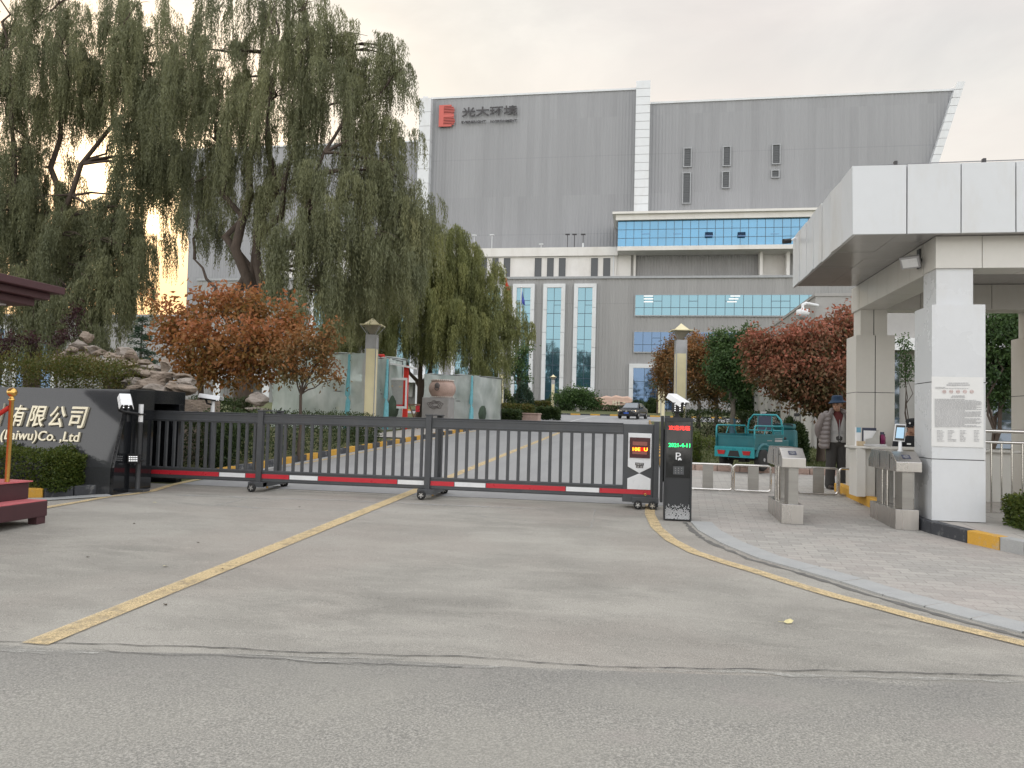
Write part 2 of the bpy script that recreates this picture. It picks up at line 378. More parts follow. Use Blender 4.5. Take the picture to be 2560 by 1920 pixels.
def clad(name, col, var=.075):
    mt, nt, out = NT(name); g = G(nt); p = g.pos()
    n = g.noise(g.map(p, (1,1,.12)), .22, 5, .6); n2 = g.noise(g.map(p, (1,1,.05)), 1.6, 3)
    s = g.n('ShaderNodeSeparateXYZ'); g.set(s, '0', p)
    sheet = g.math('FRACT', g.math('MULTIPLY', s.outputs['X'], 1/3.1))
    f = g.math('ADD', g.math('MULTIPLY', n, .6), g.math('MULTIPLY', n2, .4))
    c = g.ramp(f, [(.3, sc(col, 1-var*1.6)), (.7, sc(col, 1+var))])
    fl = g.n('ShaderNodeCombineXYZ'); g.set(fl, '0', g.math('FLOOR', g.math('MULTIPLY', s.outputs['X'], .92))); g.set(fl, '2', g.math('FLOOR', g.math('MULTIPLY', s.outputs['Z'], 1/11.3)))
    wn = g.n('ShaderNodeTexWhiteNoise'); g.set(wn, 'Vector', fl.outputs[0]); c = g.mix(.10, c, g.ramp(wn.outputs['Value'], [(0, sc(col, .55)), (1, sc(col, 1.45))]))
    seam = g.math('LESS_THAN', g.math('ABSOLUTE', g.math('SUBTRACT', g.math('FRACT', g.math('MULTIPLY', s.outputs['Z'], 1/11.3)), .5)), .006)
    c = g.mix(g.math('MULTIPLY', seam, .45), c, sc(col, .8))
    g.out(out, g.bsdf(c, .5, .0, None, .4)); return mt
M['clad'] = clad('grey_metal_cladding', (.272,.277,.287))
M['clad2'] = clad('lower_grey_cladding', (.292,.290,.287))
M['tile'] = pm('white_composite_tile', (.62,.64,.655), .32, 0, .035, 1.2, .05, 12, dirt=((.45,.43,.39), .35, .6))
M['panel'] = pm('white_canopy_panel', (.60,.62,.635), .22, 0, .03, .7, .10, 3.0, dirt=((.46,.41,.33), .42, 1.3), bdist=.02)
M['colw'] = pm('column_white_panel', (.62,.635,.65), .28, 0, .035, 1.5, .06, 5, dirt=((.48,.45,.39), .34, 1.6), bdist=.01)
M['colb'] = pm('beige_white_panel', (.60,.585,.545), .35, 0, .04, 1.5, .06, 8, dirt=((.42,.39,.33), .25, 1.6))
M['render'] = pm('white_render', (.68,.665,.635), .8, 0, .06, .5, .2, 12, dirt=((.42,.38,.33), .5, .35))
M['plaster'] = pm('grey_plaster', (.36,.35,.335), .8, 0, .08, .8, .2, 25, dirt=((.25,.24,.22), .4, .6))
M['plasterD'] = pm('dark_grey_plaster', (.24,.245,.255), .8, 0, .06, .8, .2, 25)
M['gutter'] = pm('gutter_dirt', (.13,.125,.115), .9, 0, .3, 9, .4)
M['seam'] = pm('dark_joint', (.045,.045,.045), .7)
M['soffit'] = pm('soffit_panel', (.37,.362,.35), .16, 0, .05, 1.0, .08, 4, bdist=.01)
def glass(name, tint, dark, fac, rough=.03):
    mt, nt, out = NT(name); g = G(nt); p = g.pos()
    n = g.noise(p, .35, 2); nn = g.bump(g.noise(p, .5, 2), .08, .05)
    d = g.bsdf(g.ramp(n, [(.3, sc(dark, .8)), (.7, sc(dark, 1.2))]), .2, 0, None, .5)
    gl = g.n('ShaderNodeBsdfGlossy'); gl.inputs['Color'].default_value = (*tint,1); gl.inputs['Roughness'].default_value = rough; nt.links.new(nn, gl.inputs['Normal'])
    mx = g.n('ShaderNodeMixShader'); mx.inputs[0].default_value = fac; nt.links.new(d, mx.inputs[1]); nt.links.new(gl.outputs[0], mx.inputs[2])
    g.out(out, mx.outputs[0]); return mt
M['gsky'] = glass('pale_blue_glass', (.225,.375,.45), (.03,.11,.16), .62)
M['gblue'] = glass('bright_blue_glass', (.22,.42,.60), (.035,.19,.36), .42)
M['gdark'] = glass('dark_glass', (.35,.42,.52), (.008,.012,.018), .35)
M['gdeep'] = glass('deep_blue_glass', (.15,.235,.37), (.012,.04,.11), .6)
M['mull'] = pm('dark_blue_mullion', (.05,.075,.10), .4, .3)
M['louv'] = pm('grey_louvre', (.085,.09,.095), .5, .2, .1)
M['frameg'] = pm('grey_window_frame', (.30,.31,.32), .5, .2)
M['granite'] = pm('polished_black_granite', (.011,.012,.014), .08, 0, .3, 60, .02, 4, spec=.6, bdist=.01)
M['granite2'] = pm('polished_grey_granite', (.048,.050,.053), .07, 0, .2, 70, .02, 3, spec=.6, bdist=.01)
M['gold'] = pm('champagne_gold_letter', (.72,.66,.50), .30, .35, .06, 5, .03)
M['brass'] = pm('polished_brass', (.72,.44,.13), .18, 1.0, .08, 8, .02)
M['gate'] = pm('anthracite_paint', (.070,.074,.080), .42, .25, .10, 4, .06, 90, dirt=((.14,.135,.125), .25, 3.0))
M['gateD'] = pm('black_plastic', (.012,.012,.013), .5)
M['red'] = pm('red_reflective_film', (.52,.025,.04), .3, 0, .08, 6, .03)
M['white'] = pm('white_enamel', (.74,.75,.76), .3, 0, .04, 5, .03, dirt=((.5,.48,.44), .15, 4))
M['steel'] = pm('brushed_stainless', (.52,.50,.48), .27, 1.0, .10, 3, .08, 160, stretch=(1,1,.08))
M['steelD'] = pm('brushed_steel_side', (.36,.35,.335), .34, 1.0, .14, 3, .10, 160, stretch=(.15,.15,2))
M['chrome'] = pm('polished_steel_tube', (.66,.64,.61), .14, 1.0, .08, 6, .02)
M['rubber'] = pm('black_rubber', (.018,.018,.018), .75, 0, .2, 20, .3)
M['alloy'] = pm('bright_alloy', (.62,.62,.62), .25, .9)
M['cream'] = pm('cream_lamp_panel', (.73,.655,.42), .5, 0, .06, 3, .05, dirt=((.4,.36,.26), .2, 3))
M['lampg'] = pm('grey_lamp_metal', (.40,.40,.41), .45, .4)
M['lampglass'] = pm('smoked_lamp_glass', (.30,.27,.22), .2, 0, .15, 4, .02)
M['maroon'] = pm('maroon_painted_metal', (.060,.022,.026), .5, 0, .12, 4, .08)
M['carpet'] = pm('faded_red_carpet', (.50,.13,.14), .95, 0, .16, 9, .5, 200, dirt=((.34,.14,.13), .5, 4))
M['bark'] = pm('brown_bark', (.075,.055,.042), .9, 0, .4, 3, .9, 14, stretch=(1,1,.25), bdist=.03)
M['bark2'] = pm('grey_bark', (.13,.115,.095), .9, 0, .3, 4, .8, 20, stretch=(1,1,.3), bdist=.02)
M['paintedbark'] = pm('blue_washed_bark', (.05,.11,.15), .85, 0, .3, 6, .6, 20)
M['rock'] = pm('tan_weathered_rock', (.265,.21,.165), .88, 0, .38, 2.2, 1.0, 7, stretch=(1,1,3.0), dirt=((.16,.13,.10), .6, 2.2), bdist=.06)
M['rock2'] = pm('grey_weathered_rock', (.30,.26,.225), .88, 0, .30, 2.6, 1.0, 7, stretch=(1,1,2.5), dirt=((.20,.165,.13), .5, 2.4), bdist=.06)
M['stoneg'] = pm('grey_carved_stone', (.30,.29,.28), .8, 0, .10, 6, .4, 60)
M['stonep'] = pm('pink_carved_stone', (.44,.315,.265), .8, 0, .16, 5, .8, 22, dirt=((.27,.18,.15), .4, 5), bdist=.03)
M['stonedark'] = pm('dark_stone_relief', (.10,.085,.08), .7)
M['peach'] = pm('peach_landscape_stone', (.62,.43,.34), .7, 0, .16, .5, .5, 3, stretch=(.6,1,2), bdist=.1)
M['teal'] = pm('teal_vehicle_paint', (.012,.125,.145), .35, .1, .14, 4, .05, dirt=((.07,.12,.12), .35, 3))
M['teallite'] = pm('teal_tube_paint', (.02,.25,.28), .3, .1, .08, 6, .03)
M['tail'] = pm('red_lamp_lens', (.38,.03,.03), .15)
M['carpaint'] = pm('black_car_paint', (.012,.012,.014), .12, 0, .1, 3, .0, spec=.7)
M['carglass'] = glass('car_glass', (.55,.6,.65), (.012,.014,.016), .35)
M['headl'] = emis('lit_headlamp', (1.0,.80,.55), 2.2)
M['plate'] = pm('blue_number_plate', (.03,.09,.40), .4)
M['film'] = None
M['ledred'] = emis('red_led', (1.0,.04,.03), 5.0)
M['ledor'] = emis('orange_led', (1.0,.30,.02), 6.0)
M['ledbar'] = emis('red_led_strip', (1.0,.03,.02), 1.1)
M['ledgreen'] = emis('green_led', (.03,1.0,.22), 3.5)
M['ledpanel'] = pm('dark_red_display', (.055,.006,.010), .18, 0, .2, 20, .02)
M['ledpale'] = pm('unlit_pink_led_matrix', (.30,.10,.08), .5, 0, .25, 90, .1)
M['screen'] = emis('lit_tablet_screen', (.55,.80,1.0), 1.0)
M['blackgl'] = pm('gloss_black_front', (.008,.009,.010), .07, 0, .2, 10, .0, spec=.6)
M['litled'] = emis('white_led', (1,1,1), 1.4)
M['ceil'] = emis('ceiling_tube_light', (1.0,1.0,.97), 1.3)
M['paper'] = pm('white_paper', (.78,.78,.78), .8, 0, .03, 9, .03)
M['poster'] = pm('pale_printed_vinyl', (.70,.70,.685), .45, 0, .03, 2, .08, 4, bdist=.01)
M['ink'] = pm('grey_print', (.47,.47,.475), .8)
M['inkred'] = pm('pale_red_print', (.55,.33,.31), .8)
M['inkdark'] = pm('dark_print', (.05,.055,.09), .7)
M['flagred'] = pm('red_flag_cloth', (.55,.03,.02), .8, 0, .2, 3, .2)
M['flagblue'] = pm('blue_flag_cloth', (.07,.09,.42), .8, 0, .2, 3, .2)
M['tealwrap'] = pm('teal_tie_cloth', (.16,.42,.48), .8, 0, .2, 10, .4)
M['skin'] = pm('tanned_skin', (.36,.20,.135), .55, 0, .08, 20, .1, 200)
M['hair'] = pm('short_black_hair', (.012,.011,.010), .7, 0, .2, 60, .5)
M['hat'] = pm('blue_bucket_hat_cloth', (.014,.034,.070), .9, 0, .15, 30, .3, 300)
M['puffer'] = pm('taupe_puffer_shell', (.15,.128,.122), .42, 0, .12, 6, .3, 14, bdist=.02)
M['vest'] = pm('light_grey_vest_cloth', (.34,.335,.33), .85, 0, .08, 12, .3, 60)
M['jumper'] = pm('dark_red_jumper', (.10,.022,.022), .95, 0, .15, 30, .4, 300)
M['trouser'] = pm('charcoal_trousers', (.042,.040,.038), .9, 0, .15, 10, .3, 80)
M['shoe'] = pm('brown_black_shoe', (.030,.022,.018), .5)
M['uniform'] = pm('black_uniform_cloth', (.010,.011,.014), .8, 0, .15, 20, .2)
M['badge'] = pm('silver_badge', (.70,.70,.70), .3, .5)
M['purple'] = pm('purple_flask_metal', (.15,.012,.065), .28, .5, .1, 6, .02)
M['boxblue'] = pm('pale_blue_card', (.16,.36,.48), .7)
M['card'] = pm('kraft_card', (.50,.40,.27), .85, 0, .1, 12, .1)
M['wicker'] = pm('grey_mesh_plastic', (.42,.41,.38), .6, 0, .1, 12, .1)
M['dryleaf'] = pm('dry_yellow_leaf', (.62,.55,.30), .8, 0, .15, 40, .2)
M['wood'] = pm('weathered_wood', (.22,.15,.10), .8, 0, .25, 6, .4)
M['cable'] = pm('grey_cable', (.25,.25,.26), .6)
M['whitebark'] = pm('limewashed_bark', (.62,.60,.57), .9, 0, .1, 8, .3)
# ------------------------------------------------------------------ setting: ground, road, pavements
def sheet(name, poly, mat, off, step=None):
    """flat sheet following the slope, given as a list of (x, y)"""
    mb = MB()
    mb.add([(x, y, gz(y)+off) for x, y in poly], [tuple(range(len(poly)))])
    o = mb.build(name, mat, fix=False); o['kind'] = 'structure'
    if o.data.polygons[0].normal.z < 0: o.data.flip_normals()
    return o
def gridsheet(name, x0, x1, ys, mat, off):
    mb = MB(); n = len(ys)
    mb.add([(x, y, gz(y)+off) for y in ys for x in (x0, x1)], [(2*i, 2*i+1, 2*i+3, 2*i+2) for i in range(n-1)])
    o = mb.build(name, mat, fix=False); o['kind'] = 'structure'; return o
gridsheet('ground', -1500, 1500, [-60, 0, 112, 1800], M['soil'], -.03)
# foreground street (coarse asphalt), its far edge follows the crack seen in the photo
edge = [gp(*p) for p in [(-900,1395),(0,1392),(240,1408),(500,1412),(800,1424),(1100,1440),(1400,1452),(1700,1462),(2212,1478),(2600,1490),(3300,1530)]]
ed = [(p.x, p.y) for p in edge]
sheet('street', [(-60,-40),(60,-40),(60,ed[-1][1])]+ed[::-1]+[(-60,ed[0][1])], M['street'], 0.0)
sheet('forecourt', ed+[(14,ed[-1][1]+.4),(14,11.7),(0.62,11.7),(-7.7,11.7),(-30,11.7),(-30,ed[0][1])], M['court'], 0.0)
DRX0, DRX1 = -7.66, 0.42
sheet('driveway', [(DRX0,11.7),(DRX1,11.7),(DRX1,52),(16,58),(16,70),(-30,70),(-30,66),(DRX0,56)], M['drive'], 0.004)
# crack lines and the pale scraped band along the joint
def strip(name, pts, wd, mat, off, jag=0.0):
    mb = MB(); L = []; 
    dens = []
    for a, b in zip(pts[:-1], pts[1:]):
        k = max(1, int((b-a).length/.06)) if jag else 1
        for i in range(k): dens.append(a.lerp(b, i/k))
    dens.append(pts[-1])
    off2 = 0
    for i, p in enumerate(dens):
        t = (dens[min(i+1, len(dens)-1)]-dens[max(i-1, 0)]); t.z = 0; t.normalize(); nn = Vector((-t.y, t.x, 0))
        if jag: off2 = off2*.8+random.uniform(-jag, jag)
        wv = wd*(1 if not jag else random.uniform(.35, 1.25))
        q = p+nn*off2
        for s in (-1, 1):
            e = q+nn*s*wv/2; L.append((e.x, e.y, gz(e.y)+off))
    mb.add(L, [(2*i, 2*i+1, 2*i+3, 2*i+2) for i in range(len(dens)-1)])
    o = mb.build(name, mat, fix=False); o['kind'] = 'structure'
    if o.data.polygons[0].normal.z < 0: o.data.flip_normals()
    return o
strip('pavement_crack', [gp(*p) for p in [(-300,1380),(0,1386),(200,1392),(480,1401),(700,1410),(1100,1424),(1300,1440),(1600,1447),(1850,1452),(2212,1462),(2500,1475)]], .010, M['seam'], .006, .010)
strip('pavement_crack', [gp(*p) for p in [(200,1404),(330,1413),(480,1418),(640,1430),(820,1436),(1000,1441)]], .007, M['seam'], .006, .014)
strip('pale_joint_band', [gp(*p) for p in [(-200,1402),(0,1404),(130,1408),(215,1410)]], .05, M['chalk2'], .004, .012)
strip('pale_joint_band', [gp(*p) for p in [(520,1412),(700,1421),(860,1424)]], .018, M['chalk2'], .004, .008)
strip('pale_joint_band', [gp(*p) for p in [(610,1422),(760,1433),(900,1436),(1080,1440)]], .03, M['chalk2'], .0045, .01)
strip('pale_joint_band', [gp(*p) for p in [(1380,1448),(1600,1452),(1800,1462),(2000,1468),(2212,1474),(2400,1480)]], .055, M['chalk2'], .004, .014)
strip('pale_scuff_line', [gp(*p) for p in [(385,1088),(470,1092),(560,1098),(640,1101),(860,1107)]], 0.067, M['chalk'], .004, .012)
strip('pale_scuff_line', [gp(*p) for p in [(380,1070),(560,1076),(780,1083),(990,1093),(1180,1100)]], 0.133, M['chalk'], .0042, .02)
strip('pale_scuff_line', [gp(*p) for p in [(470,1091),(540,1076)]], 0.057, M['chalk'], .0046, .01)
strip('pale_scuff_line', [gp(*p) for p in [(400,1048),(620,1060),(900,1072),(1180,1080)]], 0.057, M['chalk'], .0044, .02)
strip('pale_scuff_line', [gp(*p) for p in [(1030,1115),(1275,1140),(1285,1100)]], 0.023, M['chalk'], .0044, .01)
# yellow lines
mb = MB()
ys = np.linspace(4.2, 50, 24)
mb.add([(x, y, gz(y)+.009) for y in ys for x in (-3.77, -3.585)], [(2*i, 2*i+1, 2*i+3, 2*i+2) for i in range(len(ys)-1)])
o = mb.build('yellow_centre_line', M['yline'], fix=False); o['kind'] = 'structure'
strip('yellow_edge_line', [gp(*p) for p in [(1404,1090),(1404,1112),(1418,1140),(1450,1168),(1500,1194),(1560,1214),(1640,1238),(1720,1264),(1800,1288),(1900,1314),(2000,1341),(2110,1367),(2212,1392),(2400,1432)]], .14, M['yline'], .009)
strip('yellow_edge_line', [gp(*px('D', *p)) for p in [(200,1265),(465,1222),(800,1165),(1100,1112),(1320,1090),(1500,1060),(1700,1000),(1900,955)]]+[Vector((-7.42,16,0)),Vector((-7.42,30,0)),Vector((-7.42,52,0))], .13, M['yline'], .009)
strip('white_lane_line', [gp(*p) for p in [(1195,921),(1250,906),(1290,898)]], .12, M['wline'], .009)
for k in range(4):
    a = ky('G', 950+k*120, 1625, 56.5)
    strip('white_lane_line', [Vector((-6.2+k*2.6,56.2,0)), Vector((-4.9+k*2.6,56.2,0))], .14, M['wline'], .009)
# right pavement: kerb slabs on a curve, then bricks
kp = [gp(*p) for p in [(1495,1128),(1512,1147),(1560,1174),(1640,1207),(1730,1232),(1820,1258),(1910,1287),(2000,1312),(2100,1339),(2212,1368),(2420,1420),(2700,1500)]]
KX = [(p.x, p.y) for p in kp]
strip('gutter_strip', [p+Vector((-.10,-.05,0)) for p in kp], .07, M['gutter'], .003, .010)
pav = KX+[(14, KX[-1][1]),(14,17.2),(1.2,17.75),(0.46,17.75),(0.46,10.4)]
sheet('pavement', pav, M['paver'], .012)
mb = MB(); dens = [kp[0]]
acc = 0
for a, b in zip(kp[:-1], kp[1:]):
    k = max(1, int((b-a).length/.42))
    for i in range(1, k+1): dens.append(a.lerp(b, i/k))
for a, b in zip(dens[:-1], dens[1:]):
    t = (b-a); L = t.length; t.normalize(); nn = Vector((-t.y, t.x, 0)); 
    if nn.y < 0 and nn.x < 0: nn = -nn
    a2 = a+t*.006; b2 = b-t*.006; h = .015+random.uniform(-.002,.002)
    pp = [a2-nn*.02, b2-nn*.02, b2+nn*.25, a2+nn*.25]
    mb.hexa([(p.x,p.y,gz(p.y)-.02) for p in pp]+[(p.x,p.y,gz(p.y)+h) for p in pp])
o = mb.build('kerb', M['kerbstone'], bevel=.003); o['kind'] = 'structure'
# painted kerbs along the drive
def painted_kerb(name, pts, seglen, w_, h, start=0, inner=1):
    mb = MB(); k = start; 
    for a, b in zip(pts[:-1], pts[1:]):
        t = b-a; L = t.length; n = max(1, round(L/seglen)); t.normalize(); nn = Vector((-t.y, t.x, 0))*inner
        for i in range(n):
            p, q = a+t*(L*i/n+.006), a+t*(L*(i+1)/n-.006); dz = random.uniform(-.006,.006)
            pp = [p, q, q+nn*w_, p+nn*w_]
            mb.hexa([(v.x,v.y,gz(v.y)-.05) for v in pp]+[(v.x,v.y,gz(v.y)+h+dz) for v in pp], k % 2); k += 1
    o = mb.build(name, [M['ykerb'], M['bkerb']], bevel=.012); o['kind'] = 'structure'; return o
V = lambda x, y: Vector((x, y, 0))
painted_kerb('painted_kerb', [V(-7.66,12.9), V(-7.66,54)], .62, .13, .15)
painted_kerb('painted_kerb', [V(0.44,54), V(0.44,18.2)], .62, .13, .13)
def one_kerb(pts, colour):
    mb = MB()
    for a, b in zip(pts[:-1], pts[1:]):
        t = b-a; L = t.length; n = max(1, round(L/.5)); t.normalize(); nn = Vector((-t.y, t.x, 0))*.16
        for i in range(n):
            p, q = a+t*(L*i/n+.006), a+t*(L*(i+1)/n-.006); pp = [p, q, q+nn, p+nn]
            mb.hexa([(v.x,v.y,gz(v.y)-.05) for v in pp]+[(v.x,v.y,gz(v.y)+.14) for v in pp])
    o = mb.build('painted_kerb' if colour != 'peach' else 'lawn_edge_kerb', M[colour] if colour != 'peach' else M['stonep'], bevel=.012); o['kind'] = 'structure'
one_kerb([V(-9.9,8.9), V(-8.42,9.62)], 'ykerb'); one_kerb([V(-8.41,9.63), V(-8.0,10.30)], 'bkerb')
strip('gutter_strip', [V(-9.9,8.72), V(-8.3,9.50), V(-7.75,10.15)], .30, M['kerbstone'], .012)
strip('gutter_strip', [V(-7.56,12.8), V(-7.56,54)], .18, M['kerbstone'], .012)
# lawns and garden soil beds
sheet('lawn', [(0.57,18.0),(1.2,17.9),(14,17.4),(14,60),(0.57,54)], M['soil'], .06)
sheet('garden_bed', [(-7.79,12.7),(-7.79,53),(-40,53),(-40,12.7)], M['soil'], .10)
sheet('garden_bed', [(-8.1,10.35),(-8.5,9.66),(-9.95,9.0),(-16,9.0),(-16,10.5)], M['soil'], .09)
sheet('garden_bed', [(-30,70.2),(16,70.2),(16,98),(-70,98),(-70,56.4),(-30,56.4)], M['soil'], .09)
painted_kerb('painted_kerb', [V(-30,70.1), V(16,70.1)], .9, .13, .13)
sheet('paved_plaza', [(-7.85,24.5),(-7.85,40),(-9.6,40),(-9.6,24.5)], M['slab'], .14)
one_kerb([V(0.57,17.86),V(1.2,17.80),V(14,17.27)], 'peach')
# grass blades on the lawn strip that shows between tricycle and railing
n = 26000
X = RNG.uniform(.62, 8.0, n); Y = RNG.uniform(18.05, 30, n); keep = RNG.random(n) < (.35+.65*(np.sin(X*2.1)*np.cos(Y*1.3) > -.3))
X, Y = X[keep], Y[keep]; P = np.stack([X, Y, SLOPE*Y+.055], 1)
D = unit(RNG.normal(size=P.shape)*[.5,.5,.1]+[0,0,1])
M['grass'] = leafmat('lawn_grass', [(.10,.085,.03),(.07,.085,.02),(.045,.075,.016),(.14,.12,.05)], .3)
tag(leaf_mesh('grass', P, D, RNG.uniform(.05,.12,len(P)), .012, RNG.random(len(P)), M['grass']), kind='stuff')
# ------------------------------------------------------------------ the plant building
FY = 100.0; BASE = gz(FY)
bld = thing('plant_building', 'huge grey ribbed metal plant building with white pilasters and blue glass at the drive end', 'building', (-1, FY, BASE))
def corrug(name, x0, x1, zlo, zhi, y, mat, pitch=.46, dep=.032, parent=bld, depth=4.0):
    """trapezoidal ribbed sheet; zlo / zhi may be functions of x"""
    fl = zlo if callable(zlo) else (lambda x: zlo); fh = zhi if callable(zhi) else (lambda x: zhi)
    xs = []; n = int((x1-x0)/pitch)+1
    for i in range(n):
        b = x0+i*pitch
        for fr, d in ((0, 0), (.36, 0), (.5, -dep), (.86, -dep)):
            x = b+fr*pitch
            if x <= x1: xs.append((x, d))
    xs.append((x1, 0)); mb = MB(); vs = []
    for x, d in xs: vs += [(x, y+d, fl(x)), (x, y+d, max(fh(x), fl(x)+.01))]
    k = len(xs); mb.add(vs, [(2*i, 2*i+2, 2*i+3, 2*i+1) for i in range(k-1)])
    bk = [(x0,y+depth,fl(x0)),(x1,y+depth,fl(x1)),(x1,y+depth,fh(x1)),(x0,y+depth,fh(x0))]
    fr = [(x0,y,fl(x0)),(x1,y,fl(x1)),(x1,y,fh(x1)),(x0,y,fh(x0))]
    mb.add(fr+bk, [(4,5,6,7),(3,2,6,7),(0,3,7,4),(1,2,6,5)])
    return mb.build(name, mat, parent, fix=False)
TY = 108.0
a = ky('A',270,232,TY); b = ky('A',2040,163,TY); zt1 = (a.z+b.z)/2
xl, xm0, xm1 = a.x, b.x, oy(1405,226,TY).x
zt2 = (oy(1405,226,TY).z+oy(2060,196,TY).z)/2; xr = oy(2060,196,TY).x
corrug('cladding_wall', xl, xm0+.3, BASE, zt1, TY, M['clad'])
slb = oy(2010,350,TY); k = (xr-slb.x)/(zt2-slb.z)
corrug('cladding_wall', xm1-.3, xr, lambda x: max(BASE, zt2-(xr-x)/k-.0), zt2, TY, M['clad'])
zt0 = oy(820,304,TY).z; x0 = oy(398,520,TY).x
corrug('cladding_wall', x0-3, xl, lambda x: max(BASE, zt0-(x-(x0-3))/.2) if x < x0 else BASE, zt0, TY+1.2, M['clad'])
mb = MB(); mb.box(xl, xm0, TY-.18, TY+4, zt1, zt1+.28); mb.box(xm1, xr, TY-.18, TY+4, zt2, zt2+.28); mb.box(x0-3, xl-1.6, TY+1, TY+5, zt0, zt0+.25)
mb.build('parapet_cap', M['tile'], bld)
def pilaster(x0, x1, ztop, zbot, y, dep, n, lean=0.0):
    mb = MB(); h = (ztop-zbot)/n
    for i in range(n):
        za, zb = zbot+i*h+.05, zbot+(i+1)*h-.02; la, lb = lean*(za-zbot), lean*(zb-zbot)
        mb.hexa([(x0+la,y,za),(x1+la,y,za),(x1+la,y+dep,za),(x0+la,y+dep,za),(x0+lb,y,zb),(x1+lb,y,zb),(x1+lb,y+dep,zb),(x0+lb,y+dep,zb)], 0)
    L = lean*(ztop-zbot)
    mb.hexa([(x0+.06,y+.05,zbot),(x1-.06,y+.05,zbot),(x1-.06,y+dep-.05,zbot),(x0+.06,y+dep-.05,zbot),(x0+.06+L,y+.05,ztop-.05),(x1-.06+L,y+.05,ztop-.05),(x1-.06+L,y+dep-.05,ztop-.05),(x0+.06+L,y+dep-.05,ztop-.05)], 1)
    return mb.build('pilaster', [M['tile'], M['lampg']], bld)
p = ky('A',170,225,TY-1.2); q = ky('A',268,225,TY-1.2)
pilaster(p.x, q.x, p.z, BASE+3, TY-1.2, 2.2, 20)
p2 = ky('A',170,203,TY+1); mb = MB(); mb.prism([(p.x,p.z),(p.x+1.1,p.z),(p.x+.75,p.z+.9),(p.x,p.z+.95)], TY+.4, TY+2, 'y'); mb.build('parapet_upstand', M['tile'], bld)
p = ky('A',2042,75,TY-1.6); q = ky('A',2165,75,TY-1.6)
pilaster(p.x, q.x, p.z, ky('A',2010,1225,TY-1.6).z-1, TY-1.6, 3, 17)
zs0 = slb.z-8; xs0 = slb.x-8*k
pilaster(xs0-.15, xs0+.85, zt2+.9, zs0, TY-.9, 2.4, 17, k)
# dark louvre windows in the right wall
def wnd(x0, x1, z0, z1, y, pane, fw=.12, frame='frameg', dep=.14, cols=0, rows=0, name='window', slat=False):
    mb = MB()
    mb.box(x0-fw,x1+fw,y-dep,y+.02,z1,z1+fw); mb.box(x0-fw,x1+fw,y-dep,y+.02,z0-fw,z0); mb.box(x0-fw,x0,y-dep,y+.02,z0,z1); mb.box(x1,x1+fw,y-dep,y+.02,z0,z1)
    f = mb.build(name, M[frame], bld)
    mb = MB(); mb.box(x0+.004,x1-.004,y-.04,y-.01,z0+.004,z1-.004)
    if slat:
        for i in range(int((z1-z0)/.35)): mb.box(x0+.01,x1-.01,y-.08,y-.042,z0+.1+i*.35,z0+.22+i*.35)
    mb.build('pane', M[pane], f)
    return f
for (u0,v0,u1,v1) in [(440,403,472,494),(645,395,676,489),(901,384,935,479),(435,532,467,684),(640,526,671,604),(897,518,930,549)]:
    c0 = ky('B',u0,v0,TY); c1 = ky('B',u1,v1,TY); wnd(c0.x,c1.x,c1.z,c0.z,TY-.09,'louv',.14,'frameg',.2,slat=True)
# white middle block
WY = 103.0
zc = ky('G',900,90,WY).z; zw = ky('G',900,350,FY).z
xw0 = oy(600,560,WY).x; xw1 = ky('G',1450,90,WY).x
mb = MB(); mb.box(xw0, xw1, WY, TY-.3, zw-1, zc-.9); mb.build('white_wall', M['render'], bld)
mb = MB(); mb.box(xw0, xw1+.12, WY-.35, TY-.3, zc-.9, ky('G',900,72,WY).z); mb.build('white_cornice', M['render'], bld)
for (u0,u1) in [(222,278),(328,382),(432,488),(711,770),(822,880),(928,987),(1218,1278),(1328,1390)]:
    v0 = 163; c0 = ky('G',u0,v0,WY); c1 = ky('G',u1,343,WY); wnd(c0.x,c1.x,c1.z,c0.z,WY-.003,'louv',.09,'render',.10)
mb = MB(); xd = ky('G',1418,130,WY).x; mb.box(xd,xd+.12,WY-.2,WY-.08,zw,zc-.9); mb.build('downpipe', M['tile'], bld)
# right part: blue glass box above a recessed ribbed wall
PY = 101.0
g0 = ky('B',95,778,PY); g1 = ky('B',95,915,PY); xpr = 24.0
zt = g0.z; zb = g1.z
mb = MB(); mb.box(g0.x, xpr, PY, PY+6, zb, zt); gb = mb.build('glass_strip', M['gblue'], bld)
mb = MB(); nx = 30; pit = ky('B',136,800,PY).x-g0.x
for i in range(1, nx): mb.box(g0.x+i*pit-.03, g0.x+i*pit+.03, PY-.03, PY-.002, zb, zt)
for t in (.34, .665): mb.box(g0.x, xpr, PY-.035, PY-.004, zb+(zt-zb)*t-.025, zb+(zt-zb)*t+.025)
mb.build('mullion_grid', M['mull'], gb)
mb = MB()
for u in (218, 381, 890):
    c = ky('B',u,845,PY); mb.box(c.x,c.x+pit,PY-.04,PY-.006,c.z-.03,c.z+.03)
for u in (548, 718):
    c = ky('B',u,836,PY); c2 = ky('B',u+40,862,PY); mb.hexa([(c.x,PY-.5,c2.z),(c2.x,PY-.5,c2.z),(c2.x,PY-.45,c2.z),(c.x,PY-.45,c2.z),(c.x,PY-.06,c.z),(c2.x,PY-.06,c.z),(c2.x,PY-.01,c.z),(c.x,PY-.01,c.z)])
mb.build('opening_sash', M['gdeep'], gb)
mb = MB(); mb.box(g0.x-.3, xpr, PY-.5, PY+7, zt, zt+.75); mb.box(g0.x-.75, xpr, PY-.9, PY+7, zt+.75, zt+1.05)
mb.build('white_cornice', M['render'], bld)
mb = MB(); mb.box(g0.x-.02, xpr, PY-.55, PY+6, zb-.55, zb); mb.build('white_sill_band', M['render'], bld)
